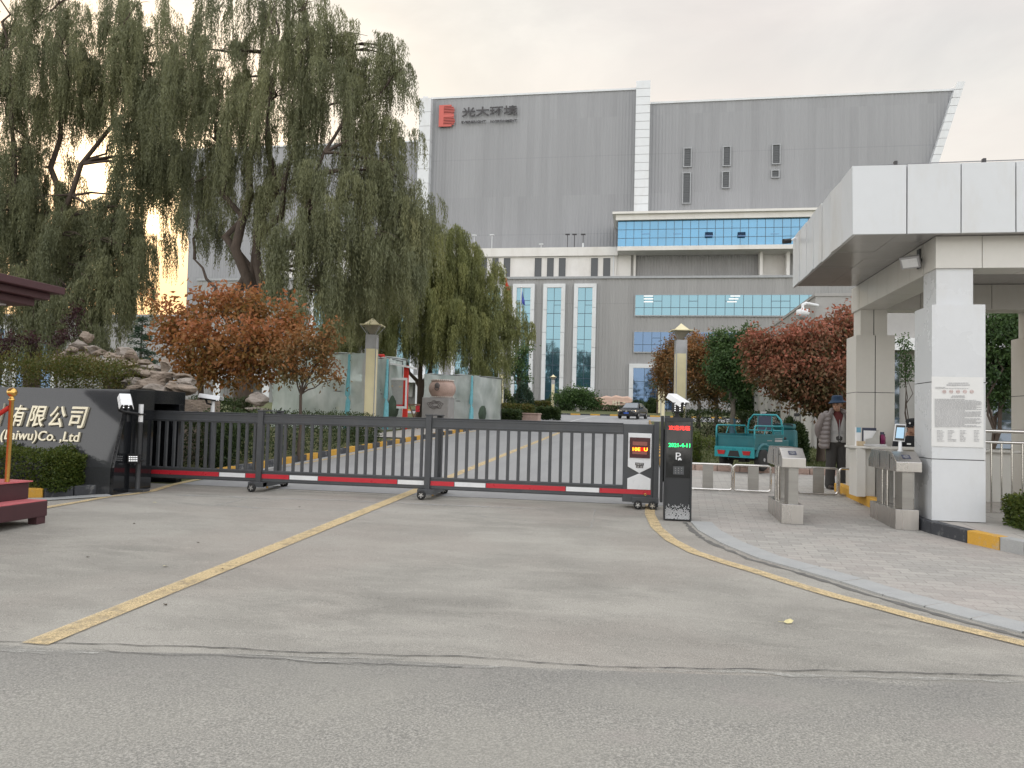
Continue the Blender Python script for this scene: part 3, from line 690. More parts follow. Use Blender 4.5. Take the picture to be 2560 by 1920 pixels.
# below it: white bays and ribbed infill, behind the grey block's parapet
q0 = ky('B',75,950,WY); xi0 = ky('B',188,950,WY+.8).x; xi1 = ky('B',825,950,WY+.8).x
mb = MB(); mb.box(xw1, ky('B',162,950,WY).x, WY+.3, WY+3, zw-1, zb-.55); mb.build('white_bay_wall', M['render'], bld); mb = MB(); mb.box(ky('B',176,950,WY).x, xi0, WY, WY+3, zw-1, zb-.55)
mb.build('white_bay_wall', M['render'], bld); mb = MB(); mb.box(xi1, ky('B',845,950,WY).x, WY-.8, WY+3, zw-1, zb-.55); mb.box(ky('B',845,950,WY).x, ky('B',968,950,WY).x, WY+1, WY+3, zw-1, zb-.55); mb.box(ky('B',968,950,WY).x, ky('B',985,950,WY).x, WY-.8, WY+3, zw-1, zb-.55)
mb.build('white_bay_wall', M['render'], bld); mb = MB(); mb.box(ky('B',160,950,WY).x, ky('B',178,950,WY).x, WY+.5, WY+3, zw-1, zb-.56)
mb.build('recess_wall', M['plaster'], bld)
corrug('cladding_wall', xi0, xi1, zw-1, zb-.56, WY+.8, M['clad2'], .4, .06)
corrug('cladding_wall', ky('B',985,950,WY).x, 26, zw-1, zb-.56, WY+.8, M['clad2'], .4, .06)
# lower grey block with tall framed windows and glass strips
xg1 = 27.0; xg0 = oy(600,620,FY).x; xgl = -140.0
zg = zw; zgl = oy(330,684,FY).z
corrug('cladding_wall', oy(425,640,FY).x, xg1, BASE, zg, FY, M['clad2'], .42, .035, depth=8)
corrug('cladding_wall', xgl, oy(425,640,FY).x-.02, BASE, zgl, FY, M['clad2'], .42, .035, depth=8)
mb = MB(); mb.box(oy(425,640,FY).x, xg1, FY-.22, FY+8, zg-.02, zg+.28); mb.box(xgl, oy(425,640,FY).x-.05, FY-.22, FY+8, zgl-.02, zgl+.28); mb.build('parapet_cap', M['frameg'], bld)
def tall_window(xc, w_, z0, z1, fr=.52, cols=2, sill=True, rowh=1.72, pane='gsky'):
    """white tiled surround standing proud of the wall, blue glass set back"""
    mb = MB(); x0, x1 = xc-w_/2, xc+w_/2; y0, y1 = FY-.45, FY-.03
    mb.prism([(x0-fr,z1+fr),(x1+fr,z1+fr),(x1,z1),(x0,z1)], y0, y1, 'y')
    n = max(1, int((z1-z0)/2.6)); h = (z1-z0)/n
    for i in range(n):
        za, zb_ = z0+i*h+.02, z0+(i+1)*h-.02
        top = i == n-1
        mb.prism([(x0-fr,za),(x0,za),(x0,zb_),(x0-fr,zb_+(fr if top else 0))], y0, y1, 'y'); mb.prism([(x1,za),(x1+fr,za),(x1+fr,zb_+(fr if top else 0)),(x1,zb_)], y0, y1, 'y')
    if sill: mb.box(x0-fr, x1+fr, y0-.1, y1, z0-.35, z0)
    f = mb.build('framed_window', M['tile'], bld)
    mb = MB(); mb.box(x0+.005, x1-.005, FY-.25, FY-.18, z0+.01, z1-.005); mb.build('pane', M[pane], f)
    mb = MB()
    for c in range(1, cols): xx = x0+w_*c/cols; mb.box(xx-.03,xx+.03,FY-.29,FY-.252,z0+.01,z1-.01)
    z = z1-rowh; i = 0
    while z > z0+.3:
        mb.box(x0+.01,x1-.01,FY-.285,FY-.253,z-.03,z+.03)
        if i in (0, 3, 6) : xx = x0+(w_/cols if (i+int(xc)) % 2 else 0); mb.box(xx+.02,xx+w_/cols-.02,FY-.287,FY-.254,z-.62,z-.57)
        z -= rowh; i += 1
    mb.build('mullion_grid', M['mull'], f)
    return f
zt1_ = ky('G',608,432,FY-.2).z; 
xs = [ky('G',608,700,FY).x, ky('G',880,700,FY).x, ky('G',1162,700,FY).x]; wpan = ky('G',945,700,FY).x-ky('G',817,700,FY).x
zlow = BASE+.4; zsill = ky('G',1140,1330,FY).z
pitch_ = (xs[2]-xs[0])/2
tw = []
for i in range(-7, 3):
    xc = xs[0]+i*pitch_
    tw.append(tall_window(xc, wpan, zsill if i == 2 else BASE+1.2, zt1_, sill=(i == 2)))
for xc in (ky('C',255,700,FY).x, ky('C',255,700,FY).x+pitch_, ky('C',255,700,FY).x-pitch_):
    tall_window(xc, wpan, BASE+1.2, zgl-2.0, sill=False, pane='gdeep')
mb = MB(); xx = xs[2]; mb.box(xx-2.2,xx+1.6,FY-1.6,FY-.05,zsill-.75,zsill-.42); mb.box(xx-1.0,xx+.9,FY-.6,FY-.04,BASE,zsill-.75); mb.build('door_canopy', M['tile'], bld)
def strip_window(x0, x1, z0, z1, pit, split, sash, pane):
    mb = MB(); mb.box(x0-.1,x1,FY-.22,FY-.05,z0-.16,z0-.002); mb.box(x0-.1,x1,FY-.16,FY-.05,z1+.002,z1+.08); mb.box(x0-.1,x0-.002,FY-.16,FY-.05,z0,z1)
    f = mb.build('glass_strip', M['frameg'], bld)
    mb = MB(); mb.box(x0,x1,FY-.12,FY-.07,z0,z1); mb.build('pane', M[pane], f)
    mb = MB(); n = int((x1-x0)/pit)
    for i in range(1, n+1): mb.box(x0+i*pit-.03,x0+i*pit+.03,FY-.15,FY-.122,z0,z1)
    mb.box(x0,x1,FY-.148,FY-.123,z0+(z1-z0)*split-.03,z0+(z1-z0)*split+.03)
    for i in sash: mb.box(x0+i*pit+.03,x0+(i+1)*pit-.03,FY-.149,FY-.124,z0+(z1-z0)*.70-.03,z0+(z1-z0)*.70+.03)
    mb.build('mullion_grid', M['mull'], f); return f
s0 = ky('H',298,262,FY); s1 = ky('H',298,430,FY); pit2 = ky('H',440,300,FY).x-ky('H',366,300,FY).x
f1 = strip_window(s0.x, 26, s1.z, s0.z, pit2, .38, (2,6,10,15,16), 'gsky')
t0 = ky('H',287,570,FY); t1 = ky('H',287,735,FY)
f2 = strip_window(t0.x, 26, t1.z, t0.z, pit2, .36, (2,9), 'gdeep')
def tubes(f, pts, Yp):
    mb = MB()
    for (u, v) in pts:
        c = ky('H',u,v,FY); mb.box(c.x-.6,c.x+.6,FY-.17,FY-.155,c.z-.07,c.z+.07)
    mb.build('ceiling_light_tubes', M['ceil'], f)
tubes(f1, [(406,270),(406,294),(406,318)], FY); tubes(f1, [(1132,270),(1118,294),(1104,318)], FY); tubes(f2, [(1022,597),(1008,612)], FY)
d0 = ky('H',280,872,FY); d1 = ky('H',490,1160,FY)
tall_window(d0.x+2.9, 5.8, BASE+.3, d0.z, .55, 4, False, 1.75, 'gdeep')
# entrance canopy seen under the trees
e0 = oy(533,811,FY-4); e1 = oy(1040,833,FY-4)
mb = MB(); mb.box(e0.x-6, e1.x, FY-5, FY-.5, e1.z+.2, e0.z+.4)
for i in range(6): x = e0.x-4+i*(e1.x-e0.x+3)/5; mb.box(x-.5,x+.5,FY-4.6,FY-3.6,BASE-.3,e1.z+.2)
mb.build('entrance_canopy', M['tile'], bld)
# ---- sign on the wall
sgn = thing('wall_sign', 'large red striped emblem and dark raised lettering high on the grey ribbed wall', 'sign', (0,0,0))
SY = TY-.28
e0 = ky('A',342,292,SY); e1 = ky('A',475,472,SY); ew, eh = e1.x-e0.x, e0.z-e1.z
sgn.location = (e0.x, SY, e1.z)
mb = MB(); 
def bump_half(z0, z1, xr0):
    hh = (z1-z0)/7
    for i in range(7):
        za = z0+i*hh; tt = abs((i-3)/3.6); xe = xr0*(1-.22*tt*tt); xa = .0 if i in (0, 6) else .30
        if i in (0, 6): mb.box(e0.x+ew*.02, e0.x+ew*xe*.94, SY-.22, SY, e1.z+eh*za, e1.z+eh*(za+hh))
        else: mb.box(e0.x+ew*.30, e0.x+ew*xe, SY-.22, SY, e1.z+eh*(za+hh*.16), e1.z+eh*(za+hh*.66))
bump_half(.0, .50, 1.0); bump_half(.5, 1.0, .96)
mb.box(e0.x, e0.x+ew*.295, SY-.2201, SY+.001, e1.z, e1.z+eh)
mb.box(e0.x+ew*.28, e0.x+ew*.94, SY-.219, SY-.1, e1.z+eh*.44, e1.z+eh*.56)
M['logored'] = pm('faded_red_sign_face', (.50,.105,.085), .5, 0, .10, .8, .05)
M['signdark'] = pm('charcoal_sign_letter', (.055,.052,.055), .6)
mb.build('emblem', M['logored'], sgn)
def textfit(mb, s, c0, c1, ex, y, basis=None, bold=0.0, **k):
    """fit text between lower-left c0 and upper-right c1 (same plane)"""
    t = MB(); text_mb(t, s, 1.0, (0,0,0), ex, basis=(Vector((1,0,0)),Vector((0,0,1)),Vector((0,-1,0))), bold=bold, **k)
    a = np.array(t.v); lo, hi = a.min(0), a.max(0); sx, sz = (c1.x-c0.x)/(hi[0]-lo[0]), (c1.z-c0.z)/(hi[2]-lo[2])
    mb.add([(c0.x+(v[0]-lo[0])*sx, y+v[1], c0.z+(v[2]-lo[2])*sz) for v in t.v], t.f)
mb = MB(); textfit(mb, '光大环境', ky('A',535,390,SY), ky('A',1015,288,SY), .12, SY-.1, bold=.014); mb.build('chinese_lettering', M['signdark'], sgn)
mb = MB(); textfit(mb, 'EVERBRIGHT', ky('A',532,446,SY), ky('A',745,418,SY), .12, SY-.1, bold=.018); textfit(mb, 'NVIRONMENT', ky('A',783,438,SY), ky('A',1012,410,SY), .12, SY-.1, bold=.018); mb.build('english_lettering', M['signdark'], sgn)
# ---- roof lamps on the white block and other small roof things
RL = []
for (u,v0,v1,kind) in [(584,1415,1500,'pale'),(643,1415,1500,'pale'),(796,1412,1520,'pale'),(1220,1492,1520,'short'),(1448,1407,1520,'dark'),(1508,1407,1520,'dark'),(1583,1407,1520,'dark')]:
    c = ky('A',u,v0,WY+1.4); zb0 = ky('G',900,72,WY).z
    t = thing('roof_lamp', '', 'lamp', (c.x, WY+1.4, zb0), 0, 'lamp poles along the white parapet')
    mt = M['signdark'] if kind == 'dark' else M['tile']
    mb = MB(); mb.tube([(c.x,WY+1.4,zb0),(c.x,WY+1.4,c.z)], .05, 6); mb.build('pole', mt, t)
    mb = MB(); mb.box(c.x-.3,c.x+.3,WY+1.2,WY+1.6,c.z,c.z+.12); mb.build('lamp_head', mt, t)
    RL.append(t)
for t, l in zip(RL, ['pale T-shaped lamp on the white parapet, nearest the willow crown','pale T-shaped lamp on the parapet, middle one of the three pale lamps by the willow','tall pale T-shaped lamp standing alone on the parapet right of two others','shortest T-shaped lamp on the white parapet, barely above the ledge','dark T-shaped lamp, leftmost of three dark ones on the parapet','dark T-shaped lamp, middle one of three dark ones on the parapet','dark T-shaped lamp beside a small white canister near the blue glass']): t['label'] = l
c = ky('A',1582,1495,WY+.6); mb = MB(); mb.lathe([(.12,0),(.13,.05),(.13,.7),(.09,.78)], (c.x,WY+.6,ky('G',900,72,WY).z), 10); tag(mb.build('canister', M['tile']), 'small white canister standing on the white parapet under a dark lamp', 'canister')
# ------------------------------------------------------------------ sliding gate
GY = 11.30
gate = thing('sliding_gate', 'low anthracite metal sliding gate with vertical bars and red and white strips across the drive', 'gate', (-3.9, GY, gz(GY)))
xs_post = [oy(562,960,GY).x, oy(925,980,GY).x]; xe1 = ky('I',680,700,GY).x; xe0 = ky('I',265,700,GY).x
xl_ = -8.35
def rails(x0, x1, dz=0.0):
    for name, z0, z1 in (('top_rail',1.40,1.555),('bottom_rail',.475,.66)):
        mb = MB(); mb.box(x0,x1,GY,GY+.05,z0,z1)
        for zz_ in ((z0+.02),(z1-.035)) if name == 'top_rail' else ((z0+.012),(z1-.03)): mb.box(x0,x1,GY-.008,GY,zz_,zz_+.02)
        if name == 'top_rail': mb.box(x0,x1,GY-.012,GY+.06,z1,z1+.012)
        mb.build(name, M['gate'], gate, bevel=.004)
secs = [(xl_, xs_post[0]), (xs_post[0], xs_post[1]), (xs_post[1], xe0)]
bar0 = None
for (a, b), n in zip(secs, (16, 18, 18)):
    rails(a, b)
    for i in range(n):
        x = a+(b-a)*(i+.75)/(n+.5)
        if bar0 is None:
            mb = MB(); mb.box(x-.022,x+.022,GY+.006,GY+.044,.655,1.405); bar0 = mb.build('bar', M['gate'], gate, bevel=.004); bx = x
        else:
            o = bar0.copy(); C.objects.link(o); o.location.x = x-bx
for x in xs_post:
    mb = MB(); mb.box(x-.045,x+.045,GY-.035,GY+.055,.40,1.60); mb.box(x-.055,x+.055,GY-.045,GY+.72,1.60,1.618); mb.build('post', M['gate'], gate, bevel=.005)
    mb = MB(); mb.box(x-.045,x+.045,GY+.60,GY+.69,.42,1.60); mb.build('post', M['gate'], gate, bevel=.005)
def wheel(parent, c, r, w_, mats=None):
    mb = MB(); mb.lathe([(r*.62,-w_/2),(r*.92,-w_/2),(r,-w_*.3),(r,w_*.3),(r*.92,w_/2),(r*.62,w_/2)], c, 24, 'y'); wl = mb.build('wheel', M['rubber'], parent)
    mb = MB(); mb.lathe([(r*.22,-w_/2-.004),(r*.22,w_/2)], c, 12, 'y'); mb.lathe([(r*.60,-w_*.42),(r*.66,-w_*.5),(r*.60,-w_*.5),(r*.60,-w_*.42)], c, 20, 'y')
    for k in range(10):
        a = 2*math.pi*k/10+(.13 if k % 2 else -.13); mb.obox((c[0]+math.cos(a)*r*.4, c[1]-w_*.46, c[2]+math.sin(a)*r*.4), (r*.42, .008, r*.10), (0,-a,0))
    mb.build('rim', M['alloy'], wl)
for x in xs_post:
    zf = gz(GY)
    mb = MB(); mb.obox((x+.05,GY+.32,zf+.115), (.16,.86,.07)); mb.box(x-.13,x+.13,GY-.10,GY+.02,zf+.08,zf+.155); mb.box(x-.1,x+.16,GY+.58,GY+.72,zf+.085,zf+.16); mb.build('wheel_truck', M['gate'], gate, bevel=.004)
    wheel(gate, (x-.055,GY-.115,zf+.068), .068, .05); wheel(gate, (x+.07,GY+.74,zf+.075), .068, .05)
    mb = MB(); mb.tube([(x+.02,GY+.25,zf+.09),(x+.02,GY+.25,zf+.03)], .018, 8); mb.build('guide_roller', M['brass'], gate)
# end box
mb = MB(); mb.box(xe0,xe1-.075,GY-.012,GY+.30,.42,1.555); mb.box(xe1-.075,xe1,GY-.035,GY+.32,.36,1.60)
mb.build('end_box', M['gate'], gate, bevel=.008)
zf = gz(GY); cL, cR = ky('I',435,1330,GY-.07), ky('I',603,1337,GY-.07)
mb = MB(); mb.box(ky('I',365,1290,GY).x, xe1+.005, GY-.05, GY+.3, zf+.09, zf+.17); mb.build('wheel_truck', M['gate'], gate, bevel=.006)
wheel(gate, (cL.x,GY-.075,zf+.062), .062, .05); wheel(gate, (cR.x,GY-.075,zf+.062), .062, .05)
BY = GY-.0125
def bp(u, v): q = ky('I',u,v,BY); return (q.x, q.z)
mb = MB(); mb.prism([bp(328,470),bp(597,480),bp(587,868),bp(453,935),bp(320,858)], BY-.012, BY, 'y'); mb.build('white_panel', M['white'], gate, bevel=.004)
mb = MB(); mb.prism([bp(452,937),bp(584,1000),bp(580,1128),bp(313,1118),bp(315,995)], BY-.012, BY, 'y'); mb.build('white_panel', M['white'], gate, bevel=.004)
mb = MB(); mb.prism([bp(343,520),bp(580,530),bp(575,765),bp(340,755)], BY-.020, BY-.0122, 'y'); dsp = mb.build('led_display', M['ledpanel'], gate)
mb = MB(); mb.prism([bp(377,568),bp(545,575),bp(543,620),bp(376,612)], BY-.0225, BY-.0202, 'y'); mb.prism([bp(372,680),bp(541,688),bp(540,720),bp(372,712)], BY-.0225, BY-.0202, 'y'); mb.build('unlit_matrix', M['ledpale'], dsp)
mb = MB(); mb.prism([bp(372,632),bp(546,640),bp(544,684),bp(371,676)], BY-.0222, BY-.0202, 'y'); mb.build('lit_strip', M['ledbar'], dsp)
def q3(u, v, y): q = ky('I',u,v,y); return q
mb = MB(); textfit(mb, '10E  U', q3(376,676,BY), q3(548,642,BY), .003, BY-.025, bold=.02); mb.build('led_text', M['ledor'], dsp)
mb = MB(); mb.prism([bp(406,812),bp(506,818),bp(504,846),bp(497,847),bp(496,877),bp(415,871),bp(415,845),bp(405,840)], BY-.016, BY-.0122, 'y'); pq = mb.build('name_plate', M['frameg'], gate)
pq.data.materials[0] = M['signdark']
mb = MB(); textfit(mb, 'DEXY', q3(414,840,BY), q3(500,820,BY), .002, BY-.0175); textfit(mb, '德 盛', q3(422,872,BY), q3(490,849,BY), .002, BY-.0175); mb.build('plate_lettering', M['alloy'], pq)
# reflective strips
def strips(segs):
    for (xa, xb, colr) in segs:
        mb = MB(); mb.box(xa+.002, xb-.002, GY-.0035, GY-.0002, .535, .602); mb.build('reflective_strip', M[colr], gate)
X_ = lambda d: oy(d,1040,GY).x
strips([(X_(312),X_(472),'red'),(X_(473),X_(529),'white'),(X_(530),xs_post[0]-.05,'red'),
        (xs_post[0]+.05,X_(624),'red'),(X_(625),X_(686),'white'),(X_(687),X_(858),'red'),(X_(859),xs_post[1]-.05,'white'),
        (xs_post[1]+.05,X_(981),'red'),(X_(982),X_(1049),'white'),(X_(1050),X_(1222),'red'),(X_(1223),X_(1295),'white')])
mb = MB(); mb.box(X_(1296), ky('I',583,1190,GY).x, GY-.016, GY-.0126, .535, .602); mb.build('reflective_strip', M['red'], gate)
c = q3(520,1180,GY); mb = MB(); mb.tube([(c.x+.014*math.cos(a),GY-.02,c.z+.014*math.sin(a)) for a in np.linspace(0,6.283,13)[:-1]], .005, 6, closed=True); mb.build('button_ring', M['brass'], gate)
# ------------------------------------------------------------------ gate housing, granite sign wall
gh = thing('gate_housing', 'open black granite housing the left end of the sliding gate runs into', 'gate housing', (-8.7, 11.9, gz(11.9)))
hx0, hx1, hy0, hy1, hz0, hz1 = -9.6, -7.95, 11.14, 12.22, gz(11.9)-.05, 1.90
mb = MB(); mb.box(hx0,hx1,hy0,hy0+.10,hz0,hz1-.22); mb.box(hx0,hx1,hy1-.16,hy1,hz0,hz1-.22); mb.box(hx0,hx1+.003,hy0-.002,hy1+.002,hz1-.22,hz1); mb.box(hx0,hx0+.1,hy0+.1,hy1-.16,hz0,hz1-.22)
mb.build('granite_shell', M['granite'], gh, bevel=.004)
mb = MB(); mb.tube([(-8.3,11.75,1.4),(-8.22,11.74,1.1),(-8.26,11.72,.8),(-8.24,11.70,.55),(-8.2,11.68,.4)], .008, 6); mb.build('cable', M['white'], gh)
gw = thing('sign_wall', 'long polished dark granite wall carrying raised gold lettering at the left edge', 'wall', (-9.3, 10.5, gz(10.5)))
wx1 = -7.76; wyb, wyt = 10.22, 10.50; wz1 = 1.88; zp = .70
prof = [(wyb,gz(10)-.05),(11.1,gz(10)-.05),(11.1,wz1),(wyt,wz1),(wyb,zp)]
mb = MB(); mb.prism(prof, -16, wx1-.06, 'x', 0); mb.build('granite_face', M['granite2'], gw, bevel=.004)
mb = MB(); mb.prism([(y+(-.004 if i in (0,4) else .0), z+(.003 if z > 1 else 0)) for i, (y, z) in enumerate(prof)], wx1-.058, wx1, 'x'); mb.build('granite_end_slab', M['granite'], gw, bevel=.004)
# raised letters lie on the battered face
sl_ = math.atan2(wyt-wyb, wz1-zp); Uv = Vector((0, math.sin(sl_), math.cos(sl_))); Ov = Vector((0, -math.cos(sl_), math.sin(sl_))); Rv = Vector((1,0,0))
def onwall(u, v):
    d = ray(*px('D',u,v)); o = Vector((0,0,EYE)); p0 = Vector((0,wyb,zp)); t = (p0-o).dot(Ov)/d.dot(Ov); q = o+d*t; return q.x, (q-p0).dot(Uv)
def walltext(s, u0, v0, u1, v1, ex, bold=0.0, shear=0.0, fit=True):
    t = MB(); text_mb(t, s, 1.0, (0,0,0), ex, basis=(Vector((1,0,0)),Vector((0,0,1)),Vector((0,-1,0))), bold=bold, shear=shear)
    a = np.array(t.v); lo, hi = a.min(0), a.max(0); xa, za = onwall(u0, v0); xb, zb = onwall(u1, v1); sx = (xb-xa)/(hi[0]-lo[0]); sz = (zb-za)/(hi[2]-lo[2])
    mb = MB(); org = Vector((0,wyb,zp))
    for v in t.v: pass
    mb.add([org+Rv*(xa+(v[0]-lo[0])*sx)+Uv*(za+(v[2]-lo[2])*sz)+Ov*(.018-(v[1])) for v in t.v], t.f); return mb
for (ch, u0, v0, u1, v1) in [('有',115,418,290,212),('限',272,425,482,222),('公',480,430,682,225),('司',682,438,888,232),(')',0,415,62,195)]:
    walltext(ch, u0, v0, u1, v1, .035, bold=.012, shear=.10).build('gold_character', M['gold'], gw, fix=False)
walltext('(Laiwu)Co. ,Ltd', 5, 578, 806, 478, .025, bold=.012).build('gold_latin_lettering', M['gold'], gw, fix=False)
# ------------------------------------------------------------------ plate cameras
def plate_camera(t, c, aim, size=1.0, tilt=.18):
    """housing with a long white sun hood; c is the housing centre, aim the heading angle of the lens (0 = +Y)"""
    Rm = Euler((tilt, 0, aim)).to_matrix()
    def T(p): return Vector(c)+Rm@(Vector(p)*size)
    def bxx(mb, x0,x1,y0,y1,z0,z1): mb.hexa([T(p) for p in [(x0,y0,z0),(x1,y0,z0),(x1,y1,z0),(x0,y1,z0),(x0,y0,z1),(x1,y0,z1),(x1,y1,z1),(x0,y1,z1)]])
    mb = MB(); pr = [(-.090,-.03),(-.066,.035),(.066,.035),(.090,-.03),(.083,-.032),(.060,.028),(-.060,.028),(-.083,-.032)]
    ra = [T((x,-.17,z)) for x, z in pr]; rb = [T((x,.20,z)) for x, z in pr]; mb.add(ra+rb, [(i,(i+1)%8,8+(i+1)%8,8+i) for i in range(8)]+[tuple(range(8))[::-1],tuple(range(8,16))])
    mb.build('sun_hood', M['white'], t, bevel=.003)
    mb = MB(); bxx(mb,-.06,.06,-.15,.13,-.055,.022); b = mb.build('camera_body', M['gateD'], t, bevel=.006)
    mb = MB()
    for x in (-.03,.03):
        for z in (-.035,.0): mb.ball(T((x,.131,z)), .009*size, 8, 6)
    mb.build('led_window', M['litled'], b)
    return T
cams = thing('plate_camera', 'white hooded plate camera on a slim dark pole before the granite wall', 'camera', (-7.66,10.64,gz(10.64)))
zb = gz(10.64)
mb = MB(); mb.box(-7.82,-7.50,10.56,10.72,zb,zb+.045); mb.build('base_plate', M['gate'], cams, bevel=.006)
mb = MB(); mb.lathe([(.036,zb+.045),(.036,1.36),(.043,1.365),(.043,1.385)], (-7.665,10.64,0), 16); mb.build('pole', M['gate'], cams)
mb = MB(); mb.lathe([(.036,1.385),(.036,1.66)], (-7.665,10.64,0), 16); mb.build('pole_sleeve', M['white'], cams)
mb = MB(); mb.tube([(-7.665,10.60,1.51),(-7.70,10.45,1.525),(-7.72,10.30,1.54),(-7.66,10.14,1.56),(-7.64,10.10,1.62)], [.018,.02,.022,.02,.02], 8); mb.box(-7.72,-7.61,10.585,10.69,1.495,1.515); mb.build('arm_bracket', M['gateD'], cams)
plate_camera(cams, ky('D',1240,168,10.08), rad(180+42), 1.1, -.42)
mb = MB(); a0 = ky('D',1258,688,10.47); a1 = ky('D',1370,790,10.47); mb.box(a0.x,a1.x,10.47,10.51,a1.z,a0.z); mb.box(a1.x-.05,a1.x-.02,10.511,10.63,a1.z+.03,a1.z+.06); lp = mb.build('fill_light', M['gateD'], cams, bevel=.004)
mb = MB()
for i in range(5):
    for j in range(3):
        c = ky('D',1280+i*18,718+j*20,10.47); mb.box(c.x-.0075,c.x+.0075,10.462,10.4698,c.z-.0075,c.z+.0075)
mb.build('led_dots', M['litled'], lp)
cam2 = thing('plate_camera', 'white hooded plate camera seen side on above the gate rail, behind the black granite housing', 'camera', (-7.89,13.0,gz(13)))
mb = MB(); mb.lathe([(.036,gz(13)),(.036,1.55)], (-7.89,13.0,0), 12); mb.build('pole', M['gate'], cam2)
mb = MB(); mb.lathe([(.037,1.55),(.037,1.77)], (-7.89,13.0,0), 12); mb.build('pole_sleeve', M['white'], cam2)
mb = MB(); mb.tube([(-7.89,12.97,1.70),(-7.98,12.96,1.72),(-8.02,12.97,1.80)], .018, 8); mb.build('arm_bracket', M['gateD'], cam2)
plate_camera(cam2, (-7.93,12.97,1.84), rad(-85), 1.1, -.12)
# ------------------------------------------------------------------ parking kiosk
M['kiosk'] = pm('near_black_cabinet_paint', (.030,.032,.035), .45, .2, .08, 4, .05, 90)
KY_ = 10.30
kx0, kx1 = ky('I',750,290,KY_).x, ky('I',1088,300,KY_).x-.02
zk0 = gz(KY_)+.013; zk1 = 1.66
kio = thing('parking_kiosk', 'tall black parking kiosk with red and green display lines and a white dotted foot', 'kiosk', ((kx0+kx1)/2, KY_+.12, zk0))
mb = MB(); mb.box(kx0,kx1,KY_+.005,KY_+.26,zk0,zk1); mb.box(kx0,kx0+.02,KY_-.012,KY_+.01,zk0,zk1); mb.box(kx1-.02,kx1,KY_-.012,KY_+.01,zk0,zk1); mb.box(kx0+.02,kx1-.02,KY_-.012,KY_+.01,zk1-.05,zk1)
for z in (1.40,1.42,1.44,.82,.84): mb.box(kx0-.003,kx0,KY_+.08,KY_+.16,z,z+.008)
mb.build('cabinet', M['kiosk'], kio, bevel=.005)
mb = MB(); mb.box(kx0-.05,kx0-.012,KY_+.05,KY_+.24,zk0+.22,zk1+.02); mb.box(kx0-.014,kx0-.001,KY_+.1,KY_+.2,.8,1.5); mb.build('side_rail', M['kiosk'], kio, bevel=.004)
zs_ = ky('I',900,985,KY_).z
mb = MB(); mb.box(kx0+.021,kx1-.021,KY_-.006,KY_+.004,zs_,zk1-.051); fr = mb.build('glass_front', M['blackgl'], kio)
kq = lambda u, v: ky('I',u,v,KY_-.01)
mb = MB(); textfit(mb, '欢迎光临', kq(792,436), kq(1036,392), .003, KY_-.010); mb.build('red_led_text', M['ledred'], fr)
mb = MB(); textfit(mb, '2021-4-11', kq(790,632), kq(1038,594), .003, KY_-.010, bold=.02); mb.build('green_led_text', M['ledgreen'], fr)
mb = MB(); textfit(mb, 'P', kq(872,778), kq(932,700), .003, KY_-.010); 
a = kq(897,788); b = kq(941,758); mb.box(a.x,b.x,KY_-.0115,KY_-.0065,a.z+.006,a.z+.02); mb.prism([(a.x+.006,a.z+.0205),(b.x-.006,a.z+.0205),(b.x-.012,b.z),(a.x+.012,b.z)], KY_-.0115, KY_-.0065, 'y'); mb.box(a.x+.004,a.x+.011,KY_-.0115,KY_-.0065,a.z-.001,a.z+.0058); mb.box(b.x-.011,b.x-.004,KY_-.0115,KY_-.0065,a.z-.001,a.z+.0058)
mb.build('parking_symbol', M['white'], fr)
mb = MB(); a = kq(842,948); b = kq(968,858); mb.box(a.x,b.x,KY_-.0105,KY_-.0062,a.z,b.z); kp_ = mb.build('speaker_panel', M['gate'], fr)
mb = MB()
for i in range(3):
    for j in range(3): c = kq(868+i*36,880+j*26); mb.ball((c.x,KY_-.011,c.z), .006, 8, 6)
mb.build('dots', M['alloy'], kp_)
mb = MB(); rng = random.Random(3); zd0 = zk0+.015; zd1 = ky('I',900,1285,KY_).z; n = 34; st = (kx1-kx0-.044)/n
for j in range(int((zd1-zd0)/st)):
    f = j*st/(zd1-zd0)
    for i in range(n):
        if (i+j) % 2 == 0 and rng.random() > max(.06, (f-.42)*1.7): x = kx0+.022+i*st; z = zd0+j*st; s_ = st*1.0*(1-.22*f); mb.box(x,x+s_,KY_+.0015,KY_+.0046,z,z+s_)
mb.build('checker_dots', M['white'], kio)
cam3 = thing('plate_camera', 'white hooded plate camera standing on top of the black parking kiosk', 'camera', ((kx0+kx1)/2-.01, KY_+.12, zk1))
cx = (kx0+kx1)/2-.02
mb = MB(); mb.box(cx-.05,cx+.05,KY_+.07,KY_+.17,zk1,zk1+.02); mb.tube([(cx,KY_+.12,zk1+.02),(cx,KY_+.12,zk1+.12)], .03, 8); mb.build('mount', M['gateD'], cam3)
mb = MB(); mb.box(cx-.075,cx+.075,KY_+.02,KY_+.06,zk1+.07,zk1+.20); fl = mb.build('flash_panel', M['gateD'], cam3, bevel=.006)
mb = MB()
for i in (0, 1):
    mb = MB()
    for j in range(4): mb.ball((cx-.032+i*.064,KY_+.018,zk1+.095+j*.028), .008, 8, 6)
    mb.build('led_dots', M['litled'], fl)
plate_camera(cam3, (cx+.01,KY_+.13,zk1+.24), rad(180+28), .98, -.34)
